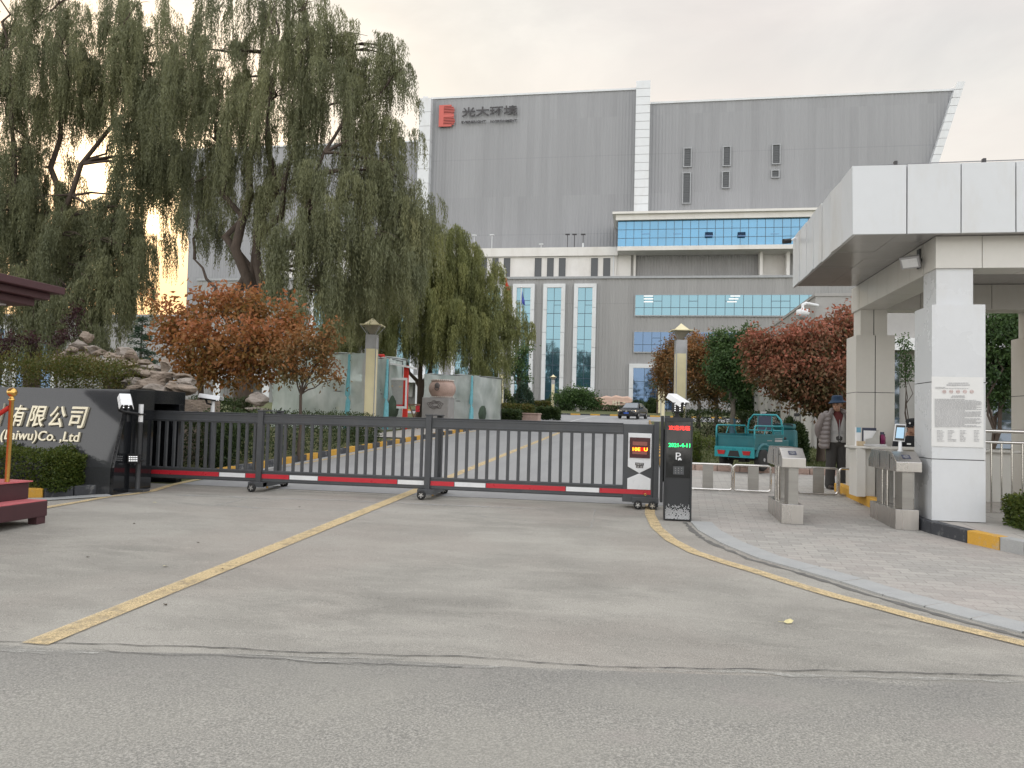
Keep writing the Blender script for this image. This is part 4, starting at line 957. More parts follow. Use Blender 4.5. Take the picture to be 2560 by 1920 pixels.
# ------------------------------------------------------------------ sentry stand with canopy, stanchion
sen = thing('sentry_stand', 'maroon stepped sentry platform with faded red carpet and flat layered canopy', 'sentry stand', (-8.0, 8.6, gz(8.6)))
z0 = gz(7.5)
def bx1(name, mat, x0, x1, y0, y1, za, zb_, bev=.006):
    mb = MB(); mb.box(x0,x1,y0,y1,za,zb_); return mb.build(name, mat, sen, bevel=bev)
mb = MB(); mb.box(-9.6,-6.86,5.9,7.92,.31,.485)
for (x, y) in ((-6.99,7.78),(-6.99,6.0),(-9.4,7.78),(-9.4,6.0)): mb.box(x,x+.12,y,y+.13,gz(y),.31)
mb.build('step', M['maroon'], sen, bevel=.006)
bx1('carpet', M['carpet'], -9.6,-6.865,5.9,7.915,.487,.497,.003)
bx1('step', M['maroon'], -9.5,-7.13,6.1,7.93,.498,.695)
mb = MB(); pts = [(-9.5,6.1),(-7.10,6.1),(-7.09,6.9),(-7.12,7.6),(-7.08,7.93),(-7.3,7.96),(-8.2,7.94),(-9.5,7.95)]
mb.prism(pts, .697, .712); mb.build('carpet', M['carpet'], sen)
for (za, zb_, ins) in [(2.80,2.885,.22),(2.888,2.97,.11),(2.973,3.06,0)]: bx1('roof_tier', M['maroon'], -10.6+ins,-7.06-ins,5.4+ins,8.25-ins,za,zb_)
bx1('ceiling_board', M['white'], -10.1,-7.5,5.9,7.85,2.782,2.798,.003)
for y in (6.25, 7.75):
    for x in (-9.9,-8.9): bx1('roof_post', M['maroon'], x,x+.09,y,y+.09,.713 if x > -9.5 else gz(y),2.78)
stc = thing('stanchion', 'polished brass rope post with a ball top standing on the red carpeted step', 'stanchion', oz(*px('D',70,968),.712))
b0 = oz(*px('D',70,968),.712)
mb = MB(); mb.lathe([(.026,0),(.026,.93),(.034,.935),(.034,.955),(.022,.96),(.022,.985)], b0, 18); mb.build('post', M['brass'], stc)
mb = MB(); mb.ball(b0+Vector((0,0,1.03)), .055, 16, 12); mb.build('finial', M['brass'], stc)
mb = MB(); mb.tube([b0+Vector((-.02,0,.86))+Vector((-.9*t,-.05*t,-.62*t*(1-t*.45))) for t in np.linspace(0,1.6,12)], .026, 8); tag(mb.build('velvet_rope', M['flagred']), 'red velvet rope hanging from the brass post towards the left edge', 'rope')
# ------------------------------------------------------------------ gatehouse portico
PS = .8957
def sc3(mb):
    mb.v = [(x*PS, y*PS, EYE+(z-EYE)*PS) for x, y, z in mb.v]; return mb
por = thing('gate_portico', 'white panelled flat canopy on square columns over the pedestrian entrance at the right', 'portico', (5, 11.5, gz(11)))
CZ0, CZ1, CX0, CX1, CY0, CY1 = 4.32, 5.30, 2.88, 12.0, 11.29, 15.66
mb = MB(); mb.box(CX0+.06,CX1,CY0+.06,CY1-.02,CZ0+.05,CZ1-.03); sc3(mb).build('canopy_core', M['seam'], por)
mb = MB(); mb.box(CX0+.04,CX1,CY0+.04,CY1,CZ1-.028,CZ1+.0); sc3(mb).build('roof_sheet', M['panel'], por)
rng = random.Random(5)
def panel_row(a0, a1, joints, face, name='fascia_panel'):
    js = [a0]+joints+[a1]
    for p, q in zip(js[:-1], js[1:]):
        mb = MB(); e = [rng.uniform(-.006,.006) for _ in range(4)]
        if face == 'front': mb.hexa([(p+.008,CY0+e[0],CZ0),(q-.008,CY0+e[1],CZ0),(q-.008,CY0+.055,CZ0),(p+.008,CY0+.055,CZ0),(p+.008,CY0+e[2],CZ1),(q-.008,CY0+e[3],CZ1),(q-.008,CY0+.055,CZ1),(p+.008,CY0+.055,CZ1)])
        else: mb.hexa([(CX0+e[0]*2,p+.006,CZ0+e[1]),(CX0+e[1]*2,q-.006,CZ0+e[2]),(CX0+.055,q-.006,CZ0),(CX0+.055,p+.006,CZ0),(CX0+e[2]*2,p+.006,CZ1+e[0]*.5),(CX0+e[3]*2,q-.006,CZ1),(CX0+.055,q-.006,CZ1),(CX0+.055,p+.006,CZ1)][:8])
        sc3(mb).build(name, M['panel'], por)
panel_row(CX0+.0, CX1, [3.60,4.30,4.99,5.69,6.39,7.09,7.79,8.5,9.2,9.9,10.6,11.3], 'front')
panel_row(CY0+.0, CY1, [CY0+.62*i for i in range(1, 8) if CY0+.62*i < CY1-.2], 'side')
mb = MB()
nx, ny = 15, 7
for i in range(nx):
    for j in range(ny):
        a, b = CX0+.05+(CX1-CX0-.1)*i/nx, CX0+.05+(CX1-CX0-.1)*(i+1)/nx; c, d = CY0+.06+(CY1-CY0-.1)*j/ny, CY0+.06+(CY1-CY0-.1)*(j+1)/ny
        mb.box(a+.003,b-.003,c+.003,d-.003,CZ0+.022+rng.uniform(0,.004),CZ0+.045)
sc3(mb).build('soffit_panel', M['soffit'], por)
# beams
def beamx(x0, x1, y0, y1, z0, z1, pit, ax):
    mb = MB(); a0, a1 = (x0, x1) if ax == 'x' else (y0, y1); n = max(1, round((a1-a0)/pit))
    for i in range(n):
        p, q = a0+(a1-a0)*i/n+.005, a0+(a1-a0)*(i+1)/n-.005
        if ax == 'x': mb.box(p,q,y0,y1,z0,z1,0)
        else: mb.box(x0,x1,p,q,z0,z1,0)
    mb.box(x0+.02,x1-.02,y0+.02,y1-.02,z0+.02,z1+.01,1)
    return sc3(mb).build('beam', [M['colb'], M['seam']], por)
beamx(4.06, 12, 11.55, 12.03, 3.88, 4.335, .62, 'x')
beamx(4.06, 4.55, 12.04, 15.95, 3.86, 4.335, .56, 'y')
beamx(4.56, 12, 15.47, 15.95, 3.86, 4.335, .62, 'x')
def col_parts(x0, y0, mt, mt2, vj=False):
    w_ = .69; zb = EYE+(gz(y0*PS)+.16-EYE)/PS; zt = 3.36
    js = [zb, 1.18, 2.26, zt]
    mb = MB()
    for a, b in zip(js[:-1], js[1:]):
        if vj: mb.box(x0,x0+w_*.5-.008,y0,y0+w_,a+.006,b-.006,0); mb.box(x0+w_*.5+.008,x0+w_,y0,y0+w_,a+.006,b-.006,0)
        else: mb.box(x0,x0+w_,y0,y0+w_,a+.006,b-.006,0)
    mb.box(x0+.012,x0+w_-.012,y0+.012,y0+w_-.012,zb,zt-.02,1)
    u = .105
    if vj: mb.box(x0+u,x0+w_*.5-.008,y0+u,y0+w_-u,zt,3.875,0); mb.box(x0+w_*.5+.008,x0+w_-u,y0+u,y0+w_-u,zt,3.875,0); mb.box(x0+u+.01,x0+w_-u-.01,y0+u+.01,y0+w_-u-.01,zt-.01,3.87,1)
    else: mb.box(x0+u-.02,x0+w_-u-.02,y0+u-.02,y0+w_-u,zt-.006,3.882,0)
    sc3(mb).build('column', [M[mt], M['seam']], por)
col_parts(4.0, 11.5, 'colw', 'colw'); col_parts(4.0, 15.36, 'colb', 'colb', True); col_parts(7.0, 15.36, 'colb', 'colb'); col_parts(7.0, 11.5, 'colw', 'colw')
# floodlight, small cameras, cable on top
fl = thing('floodlight', 'grey square floodlight bracketed to the beam under the white canopy', 'floodlight', sc3(MB().add([(3.98,12.2,4.1)],[])).v[0])
a = oz(*px('L',1160,1020), EYE+(4.02-EYE)*PS); a = Vector((3.60*PS,12.0*PS,EYE+(4.02-EYE)*PS))
a = oy(*px('L',1165,1015), 10.75); fe = Vector((.45,.62,.62)).to_track_quat('Z','Y').to_euler()
mb = MB(); mb.obox(a, (.24,.17,.05), fe); mb.build('housing', M['lampg'], fl, bevel=.006)
dn = fe.to_matrix()@Vector((0,0,-1))
mb = MB(); mb.obox(a+dn*.027, (.19,.125,.006), fe); mb.build('lens', M['white'], fl)
b = oy(*px('L',1250,1000), 10.85); mb = MB(); mb.tube([a+Vector((.05,.03,.01)),b,Vector((3.64,10.92,b.z+.02))], [.035,.04,.02], 8); mb.box(3.615,3.634,10.85,10.95,b.z-.1,b.z+.16); mb.build('bracket', M['gate'], fl)
mb = MB(); pts = [(3.2,11.36,5.325),(4.0,11.37,5.34),(5.2,11.38,5.35),(6.4,11.38,5.36),(8,11.38,5.37)]; mb.tube(pts, .008, 6)
cab = thing('roof_cable', 'thin grey cable running along the top edge of the white canopy on small clips', 'cable', (4,10.2,4.94))
sc3(mb).build('cable', M['cable'], cab)
for x in (3.47,4.62):
    mb = MB(); mb.box(x-.02,x+.02,11.34,11.40,5.30,5.375); sc3(mb).build('clip', M['signdark'], cab)
c = oz(*px('L',45,835), EYE+(4.75-EYE)*PS)
bc = thing('bullet_camera', 'small dark bullet camera on the far corner of the white canopy', 'camera', (c.x, c.y, c.z))
c = oy(*px('L',45,830), CY1*PS-.25)
mb = MB(); mb.tube([c+Vector((-.10,-.05,0)),c+Vector((.02,0,.02))], .045, 12); mb.build('housing', M['gateD'], bc)
mb = MB(); mb.tube([c+Vector((.0,0,.0)),c+Vector((.10,.02,.07)),Vector((CX0*PS+.02,CY1*PS-.23,c.z+.09))], .018, 8); mb.build('bracket', M['white'], bc)
# platform under the portico with painted kerb
pl = [kg('K',590,1490), kg('K',650,1505), kg('K',870,1562), kg('K',1070,1607), kg('K',1220,1640)]
pe = [(p.x, p.y) for p in pl]; ext = Vector((pe[-1][0]-pe[-2][0], pe[-1][1]-pe[-2][1])); pend = (pe[-1][0]+ext.x*7, pe[-1][1]+ext.y*7)
poly = [(3.46,14.6),(3.50,10.62)]+pe[1:]+[pend,(12,pend[1]),(12,14.6)]
mb = MB(); mb.add([(x,y,gz(y)+.155) for x, y in poly], [tuple(range(len(poly)))]); o = mb.build('portico_floor', M['slab'], fix=False); o['kind'] = 'structure'
if o.data.polygons[0].normal.z < 0: o.data.flip_normals()
pts = [V(*p) for p in [(3.44,14.6),(3.47,10.62)]+pe[1:]+[pend]]
mb = MB(); k = 0
for a, b in zip(pts[:-1], pts[1:]):
    t = b-a; L = t.length; n = max(1, round(L/.5)); t.normalize(); nn = Vector((-t.y, t.x, 0))
    for i in range(n):
        p, q = a+t*(L*i/n+.004), a+t*(L*(i+1)/n-.004); ppp = [p, q, q+nn*.14, p+nn*.14]; mid = (p+q)/2
        mi = 1 if 9.70 < mid.y < 11.4 else (0 if mid.y > 11.4 or mid.y > 9.15 else 2)
        mb.hexa([(v.x,v.y,gz(v.y)-.02) for v in ppp]+[(v.x,v.y,gz(v.y)+.16) for v in ppp], mi)
o = mb.build('painted_kerb', [M['ykerb'],M['bkerb'],M['kerbstone']], bevel=.01); o['kind'] = 'structure'
# notice poster
t = thing('notice_poster', 'large pale printed notice stuck on the front of the near white column', 'poster', (0,0,0))
PY2 = 11.5*PS-.004
a, b = ky('K',655,965,PY2), ky('K',978,545,PY2)
t.location = ((a.x+b.x)/2, PY2, a.z)
mb = MB(); n = 9
for i in range(n):
    for j in range(n): pass
vs = []; 
for j in range(n+1):
    for i in range(n+1): vs.append((a.x+(b.x-a.x-.01)*i/n, PY2-.002-.003*abs(math.sin(i*1.3+j*.9)), a.z+(b.z-a.z)*j/n))
mb.add(vs, [(j*(n+1)+i, j*(n+1)+i+1, (j+1)*(n+1)+i+1, (j+1)*(n+1)+i) for j in range(n) for i in range(n)], None, True)
sh = mb.build('sheet', M['poster'], t)
def kp2(u, v): return ky('K',u,v,PY2-.009)
mb = MB(); rng = random.Random(9)
def dash(u0, u1, v, h, split=True):
    x = u0
    while x < u1:
        L = rng.uniform(6,22) if split else u1-u0
        p, q = kp2(x, v+h), kp2(min(x+L, u1), v); mb.box(p.x,q.x,PY2-.0085,PY2-.0070,p.z,q.z); x += L+rng.uniform(1.5,3.5)
for v in (577,): dash(760,882,v,6)
dash(748,890,588,8); dash(680,740,604,3); dash(680,880,611,3)
dash(782,858,655,5); dash(775,862,663,5)
v = 676
while v < 848: dash(676,rng.choice((952,958,930,860,962)),v,4.2); v += 7.0
for (u0,u1) in ((690,735),(755,810),(830,870),(915,950)):
    for v in range(868,935,9): dash(u0,rng.uniform(u0+20,u1),v,4)
mb.build('printed_lines', M['ink'], t)
mb = MB()
for u in (734,776,818,860,902):
    c = kp2(u,632); mb.tube([(c.x+.019*math.cos(q),PY2-.009,c.z+.019*math.sin(q)) for q in np.linspace(0,6.283,15)[:-1]], .0022, 5, closed=True); mb.box(c.x-.013,c.x+.013,PY2-.010,PY2-.008,c.z-.003,c.z+.003)
mb.build('printed_roundels', M['inkred'], t)
# ------------------------------------------------------------------ turnstiles and hoop railings
def turnstile(x0, x1, y0, label):
    """stainless cabinet: long foot, slim leg, overhanging head with a sloped reader face"""
    z = gz(y0)+.012; t = thing('turnstile', label, 'turnstile', ((x0+x1)/2, y0+.55, z), 0, 'steel turnstiles'); w_ = x1-x0; L = 1.10
    mb = MB(); mb.box(x0,x1,y0,y0+L,z,z+.255); mb.build('foot', M['steel'], t, bevel=.004)
    mb = MB(); mb.box(x0+.085,x1-.06,y0+.02,y0+.30,z+.2555,z+.80); mb.build('leg', M['steelD'], t, bevel=.004)
    mb = MB(); mb.box(x0+.085,x1-.06,y0+L-.3,y0+L-.02,z+.2555,z+.80); mb.build('leg', M['steelD'], t, bevel=.004)
    mb = MB(); mb.prism([(y0-.06,z+.735),(y0+L+.05,z+.735),(y0+L+.05,z+.84),(y0+L-.10,z+.985),(y0+.16,z+.985),(y0-.06,z+.86)], x0-.01, x1+.015, 'x'); hd = mb.build('head', M['steel'], t, bevel=.006)
    sy, sz = .22, .125; ln = math.hypot(sy, sz); Uv = Vector((0,sy/ln,sz/ln)); Ov = Vector((0,-sz/ln,sy/ln)); c0 = Vector(((x0+x1)/2+.0, y0+.04, z+.86+.1*sz/sy+.0))
    c0 = Vector(((x0+x1)/2, y0+.05, z+.86+.11*sz/sy))+Ov*.0015
    def q(a, b, h=0): return c0+Vector((1,0,0))*a+Uv*b+Ov*h
    mb = MB(); mb.hexa([q(-.05,-.045),q(.05,-.045),q(.05,.045),q(-.05,.045)]+[q(-.05,-.045,.002),q(.05,-.045,.002),q(.05,.045,.002),q(-.05,.045,.002)]); rd = mb.build('card_reader', M['inkdark'], hd)
    mb = MB()
    for r in (.033,.022,.012): mb.tube([q(r*math.cos(k),r*.9*math.sin(k),.003) for k in np.linspace(0,6.283,19)[:-1]], .003, 5, closed=True)
    mb.build('reader_rings', M['cable'], rd)
    mb = MB()
    for k in range(2): mb.box(x0-.0135,x0-.0105,y0+.20+k*.42,y0+.21+k*.42,z+.76,z+.95)
    mb.ball((x0-.012,y0+.12,z+.9),.008,8,6); mb.build('panel_gap', M['seam'], hd)
    mb = MB(); mb.tube([(x0+.03,y0+.42,z+.26),(x0+.03,y0+.42,z+.74)], .022, 12); mb.tube([(x0+.03,y0+.62,z+.26),(x0+.03,y0+.62,z+.74)], .022, 12); mb.build('wing_post', M['chrome'], t)
    return t
turnstile(1.815, 2.085, 10.44, 'stainless turnstile standing in the middle of the brick paving left of the man')
turnstile(3.19, 3.47, 10.40, 'stainless turnstile with a face tablet on top, beside the near white column')
def hoop(xa, xb, y, label, za=None):
    z = gz(y)+.012; t = thing('hoop_railing', label, 'railing', ((xa+xb)/2, y, z), 0, 'low stainless hoop railings'); r = .05; z0, z1 = z+.0, z+.47; pts = []
    z0 = z+.03
    for cx, cz, a0 in ((xb-r,z1-r,0),(xa+r,z1-r,90),(xa+r,z0+r,180),(xb-r,z0+r,270)):
        for k in range(6): a = rad(a0+90*k/5); pts.append((cx+r*math.cos(a), y, cz+r*math.sin(a)))
    mb = MB(); mb.tube(pts, .019, 10, closed=True); mb.build('tube_frame', M['chrome'], t)
    m_ = (xa+xb)/2+.02; mb = MB(); mb.box(m_-.09,m_+.09,y-.012,y+.012,z0+.012,z1-.012); mb.build('plate', M['steelD'], t)
    mb = MB()
    for x in (xa+.2,xb-.2): mb.box(x-.02,x+.02,y-.02,y+.02,z-.005,z+.02)
    mb.build('foot', M['chrome'], t)
    return t
HY = 13.8
hx = [ky('J',u,1100,HY).x for u in (-60,415,430,835,1000,1410,1425)]
hoop(hx[0],hx[1],HY,'low stainless hoop railing nearest the black kiosk'); hoop(hx[2],hx[2]+.62,HY,'low stainless hoop railing left of the first turnstile')
hoop(hx[5]-.66,hx[5],HY,'low stainless hoop railing in front of the standing man'); hoop(hx[6],hx[6]+.62,HY,'low stainless hoop railing in front of the counter')
# face tablet on the second turnstile
ft = thing('face_tablet', 'white framed face recognition tablet with a lit blue screen on the second turnstile', 'tablet', (3.33,10.72,gz(10.4)+.997))
b = ky('Q',1260,1455,10.72); zb = gz(10.4)+.012+.985
mb = MB(); mb.lathe([(.034,zb),(.034,zb+.012),(.022,zb+.014),(.022,zb+.23)], (b.x,10.72,0), 14); mb.build('stand', M['white'], ft)
TY2 = 10.70; a0, a1, a2, a3 = [ky('Q',*p,TY2) for p in [(1210,1360),(1296,1366),(1308,1232),(1226,1228)]]
def quad_solid(mb, pts, y0, y1): mb.prism([(p.x,p.z) for p in pts], y0, y1, 'y')
mb = MB(); quad_solid(mb, [a0,a1,a2,a3], TY2, TY2+.03); mb.build('casing', M['white'], ft, bevel=.004)
mb = MB(); cen = (a0+a1+a2+a3)/4; quad_solid(mb, [cen+(p-cen)*.88 for p in (a0,a1,a2,a3)], TY2-.004, TY2-.0005); fr = mb.build('glass', M['blackgl'], ft)
mb = MB(); quad_solid(mb, [cen+Vector(((p-cen).x*.70,0,(p-cen).z*.62)) for p in (a0,a1,a2,a3)], TY2-.006, TY2-.0042); mb.build('screen', M['screen'], fr)
# counter with things on it
ct = thing('counter', 'cream counter with a rounded white top between the portico columns', 'counter', (4.1,12.8,gz(12.8)+.155))
CYF = 12.55; ca, cb = ky('Q',905,1408,CYF), ky('Q',1050,1440,CYF); ctop = ky('Q',1000,1415,CYF+.2).z-.02; zf = gz(12.8)+.15
ctop = gz(12.8)+.155+.78
mb = MB(); prf = [(ca.x,CYF+.20)]+[(ca.x+.30-.30*math.cos(a),CYF+.22-.22*math.sin(a)) for a in np.linspace(.2,1.57,6)]+[(5.6,CYF),(5.6,CYF+.55),(ca.x,CYF+.55)]
mb.prism(prf, ctop-.035, ctop); mb.build('counter_top', M['colb'], ct, bevel=.005)
mb = MB()
for k, (p, q) in enumerate([(ca.x+.06,ca.x+.19),(ca.x+.21,ca.x+.36),(ca.x+.38,5.5)]): mb.box(p,q,CYF+.06+(.1 if k == 1 else 0),CYF+.5,zf,ctop-.036)
mb.build('counter_body', M['colb'], ct, bevel=.004)
def onc(u, v): 
    d = ray(*px('Q',u,v)); t_ = (ctop-EYE)/d.z if abs(d.z) > 1e-6 else 0; return Vector((d.x*t_,d.y*t_,ctop))
def Qy(u, v, y): return ky('Q',u,v,y)
yb = CYF+.26
fo = thing('file_holder', 'grey mesh magazine holder with papers and a blue binder on the counter', 'file holder', (0,0,0)); a = Qy(990,1392,yb); b = Qy(1090,1270,yb); fo.location = (a.x,yb,ctop)
h_ = b.z-a.z; w_ = b.x-a.x
mb = MB(); mb.prism([(a.x,ctop),(b.x,ctop),(b.x,ctop+h_*1.0),(b.x-w_*.15,ctop+h_*.96),(b.x-w_*.5,ctop+h_*.5),(a.x,ctop+h_*.42)], yb-.04, yb-.035, 'y'); mb.prism([(a.x,ctop),(b.x,ctop),(b.x,ctop+h_*1.0),(b.x-w_*.15,ctop+h_*.96),(b.x-w_*.5,ctop+h_*.5),(a.x,ctop+h_*.42)], yb+.09, yb+.095, 'y'); mb.box(a.x,b.x,yb-.0349,yb+.0899,ctop,ctop+.004); mb.box(b.x-.004,b.x,yb-.0349,yb+.0899,ctop+.0041,ctop+h_); mb.build('mesh_body', M['wicker'], fo)
mb = MB(); mb.box(a.x-.02,b.x-.03,yb-.015,yb+.0,ctop+.005,ctop+h_*.95); mb.build('paper', M['paper'], fo)
mb = MB(); mb.box(a.x-.03,b.x-.02,yb+.012,yb+.05,ctop+.005,ctop+h_*1.12); mb.build('binder', M['inkdark'], fo)
c = Qy(945,1400,yb); mb = MB(); mb.box(c.x-.035,c.x+.03,yb+.02,yb+.10,ctop,ctop+h_*1.14,0); mb.box(c.x-.036,c.x+.031,yb+.0185,yb+.0199,ctop+h_*.82,ctop+h_*1.13,1); tag(mb.build('document_box', [M['paper'],M['boxblue']]), 'white and pale blue document box at the left end of the counter', 'box')
c = Qy(955,1395,yb-.08); mb = MB(); mb.box(c.x-.055,c.x+.06,yb-.13,yb-.06,ctop,ctop+.075); tag(mb.build('card_box', M['card'], bevel=.003), 'low kraft card box in front of the file holder', 'box')
mb = MB()
for k in range(7): mb.obox((a.x+.10+random.uniform(-.02,.02),CYF+.09,ctop+.003+k*.005), (.30,.17,.004), (0,0,random.uniform(-.15,.15)))
tag(mb.build('paper_stack', M['paper']), 'loose stack of white papers lying on the counter edge', 'papers')
for u, s_, lb in ((1122,1.0,'taller dark purple flask on the counter'),(1142,.86,'shorter purple flask beside a taller one on the counter')):
    c = Qy(u,1400,yb+.02); h2 = Qy(u,1290,yb+.02).z-ctop; fk = thing('flask', lb, 'flask', (c.x,yb+.02 if s_ == 1 else yb+.10,ctop), 0, 'purple flasks'); y_ = fk.location.y
    mb = MB(); mb.lathe([(.030,ctop),(.036,ctop+.01),(.036,ctop+h2*.72*s_),(.028,ctop+h2*.82*s_)], (c.x,y_,0), 18); mb.build('body', M['purple'], fk)
    mb = MB(); mb.lathe([(.029,ctop+h2*.82*s_+.001),(.029,ctop+h2*.99*s_),(.02,ctop+h2*s_)], (c.x,y_,0), 16); mb.build('cap', M['inkdark'], fk)
# steel railing at the right edge
rr = thing('steel_railing', 'tall stainless railing with vertical bars between the white column and the right edge', 'railing', (6,11.3,gz(11.3)+.16))
RY = 11.35; z0 = gz(RY)+.155; xa = 4.19; zt_ = ky('K',1000,872,RY).z; zm = ky('K',1000,940,RY).z; zl = ky('K',1000,1375,RY).z
mb = MB(); mb.tube([(xa,RY,zt_),(6.28,RY,zt_)], .026, 12); mb.tube([(xa,RY,zm),(6.28,RY,zm)], .02, 12); mb.tube([(xa,RY,zl),(6.28,RY,zl)], .016, 12); mb.build('rail', M['chrome'], rr)
xi = ky('K',1020,1100,RY).x; st_ = ky('K',1083,1100,RY).x-xi
for i in range(8):
    x = xi+i*st_
    if x < 6.2: mb = MB(); mb.tube([(x,RY,zl),(x,RY,zm)], .013, 10); mb.build('bar', M['chrome'], rr)
for x in (xa+.03, 6.2):
    mb = MB(); mb.tube([(x,RY,z0),(x,RY,zt_)], .022, 12); mb.build('post', M['chrome'], rr)
# ------------------------------------------------------------------ gatehouse block behind the portico
hs = thing('gatehouse', 'grey two storey gatehouse with light pilasters and narrow dark windows beside the lawn', 'building', (12,33,gz(33)))
HYf = 27.0; HX = ky('H',1805,400,HYf).x; zh = oy(1762,640,HYf).z
mb = MB(); mb.box(HX, 24, HYf, 46, gz(HYf)-.1, zh); mb.build('wall', M['plaster'], hs)
mb = MB(); mb.box(HX-.03, 24.1, HYf-.03, 46.1, zh, zh+.10); mb.build('roof_edge', M['plaster'], hs)
for i in range(9):
    y = HYf+.4+i*2.0
    mb = MB(); mb.box(HX-.22,HX-.002,y,y+.75,gz(y),zh-2.4); mb.build('pilaster', M['colb'], hs)
    mb = MB(); mb.box(HX-.06,HX-.004,y+.95,y+1.75,gz(y)+.7,zh-2.6); f = mb.build('window', M['gdark'], hs)
    mb = MB(); 
    for z in (gz(y)+1.5, gz(y)+2.3): mb.box(HX-.09,HX-.062,y+.95,y+1.75,z,z+.05)
    mb.box(HX-.09,HX-.0625,y+1.33,y+1.38,gz(y)+.7,zh-2.6); mb.build('window_bars', M['frameg'], f)
for i in range(5):
    x = HX+.9+i*2.3; mb = MB(); mb.box(x,x+1.75,HYf-.06,HYf-.004,gz(HYf)+.25,zh-1.9); f = mb.build('window', M['gdark'], hs)
    mb = MB(); mb.box(x+.85,x+.9,HYf-.09,HYf-.062,gz(HYf)+.25,zh-1.9); mb.box(x,x+1.75,HYf-.09,HYf-.0625,gz(HYf)+1.1,gz(HYf)+1.16); mb.build('window_bars', M['mull'], f)
mb = MB(); mb.box(HX+.3,18,HYf-.5,HYf-.002,zh-1.85,zh-1.45); mb.build('canopy_slab', M['white'], hs)
dc = thing('dome_camera', 'white dome camera hanging from a short arm on the gatehouse corner', 'camera', (0,0,0)); c = ky('H',1698,400,HYf-.6)
dc.location = (c.x,c.y,c.z-.2)
mb = MB(); mb.lathe([(.05,c.z+.10),(.20,c.z+.06),(.22,c.z-.06),(.19,c.z-.12)], (c.x,c.y,0), 18); mb.build('housing', M['white'], dc)
mb = MB(); mb.ball((c.x,c.y,c.z-.13), (.16,.16,.15), 16, 10); mb.build('dome', M['lampg'], dc)
mb = MB(); mb.tube([(c.x,c.y,c.z+.1),(c.x,c.y,c.z+.24),(c.x+.1,c.y+.02,c.z+.29),(HX+.05,HYf-.13,c.z+.28)], .05, 10); mb.build('arm', M['white'], dc)
# ------------------------------------------------------------------ lamp posts
def lamp_post(x, y, z, s=1.0):
    t = thing('lamp_post', '', 'lamp post', (x,y,z), rad(8), 'cream lamp posts along the drive')
    h = 3.82*s; w_ = .20*s
    mb = MB(); mb.prism([(-w_,-w_),(w_,-w_),(w_,w_),(-w_,w_)], 0, h-.55*s, 'z'); p = mb.build('post', M['cream'], t, world=False, bevel=.01)
    mb = MB()
    for a in (-1,1):
        for b in (-1,1): mb.box(a*w_-.018*s,a*w_+.018*s,b*w_-.018*s,b*w_+.018*s,0,h)
    mb.build('edge_strip', M['lampg'], p, world=False)
    mb = MB(); mb.box(-w_+.002,w_-.002,-w_+.002,w_-.002,h-.548*s,h); mb.build('collar', M['lampg'], t, world=False)
    mb = MB(); r0, r1 = .07*s, .30*s; z0, z1 = h+.02, h+.36*s
    mb.hexa([(-r0,-r0,z0),(r0,-r0,z0),(r0,r0,z0),(-r0,r0,z0),(-r1,-r1,z1),(r1,-r1,z1),(r1,r1,z1),(-r1,r1,z1)]); mb.build('lamp_glass', M['lampglass'], t, world=False)
    mb = MB(); r2 = .42*s
    mb.hexa([(-r2,-r2,z1),(r2,-r2,z1),(r2,r2,z1),(-r2,r2,z1),(-r2,-r2,z1+.035),(r2,-r2,z1+.035),(r2,r2,z1+.035),(-r2,r2,z1+.035)]); r3 = .30*s
    mb.add([(-r3,-r3,z1+.036),(r3,-r3,z1+.036),(r3,r3,z1+.036),(-r3,r3,z1+.036),(0,0,z1+.33*s)], [(3,2,1,0),(0,1,4),(1,2,4),(2,3,4),(3,0,4)]); mb.build('lamp_cap', M['cream'], t, world=False)
    for a in (-1,1):
        for b in (-1,1): mb = MB(); mb.tube([(a*w_*.8,b*w_*.8,h),(a*r2*.96,b*r2*.96,z1)], .014*s, 6); mb.build('stay_rod', M['lampg'], t, world=False)
    return t
def post_at(k, u, v, Y, lb, ground=None):
    c = ky(k, u, v, Y); z = gz(Y)+.12; h = c.z-z; t = lamp_post(c.x, Y, z, max(.5, h/4.51)); t['label'] = lb
post_at('F',365,530,27.5,'largest cream lamp post on the left verge, in front of the film covered crate')
post_at('H',680,497,33.0,'cream lamp post on the right behind the black kiosk')
post_at('F',1640,940,58,'cream lamp post half hidden by the willow strands')
post_at('G',877,1213,86,'cream lamp post standing alone among the clipped hedges before the plant doors')
post_at('H',495,955,84,'farthest cream lamp post on the right, behind two others')
post_at('H',530,950,66,'cream lamp post on the right partly hidden by the orange tree')
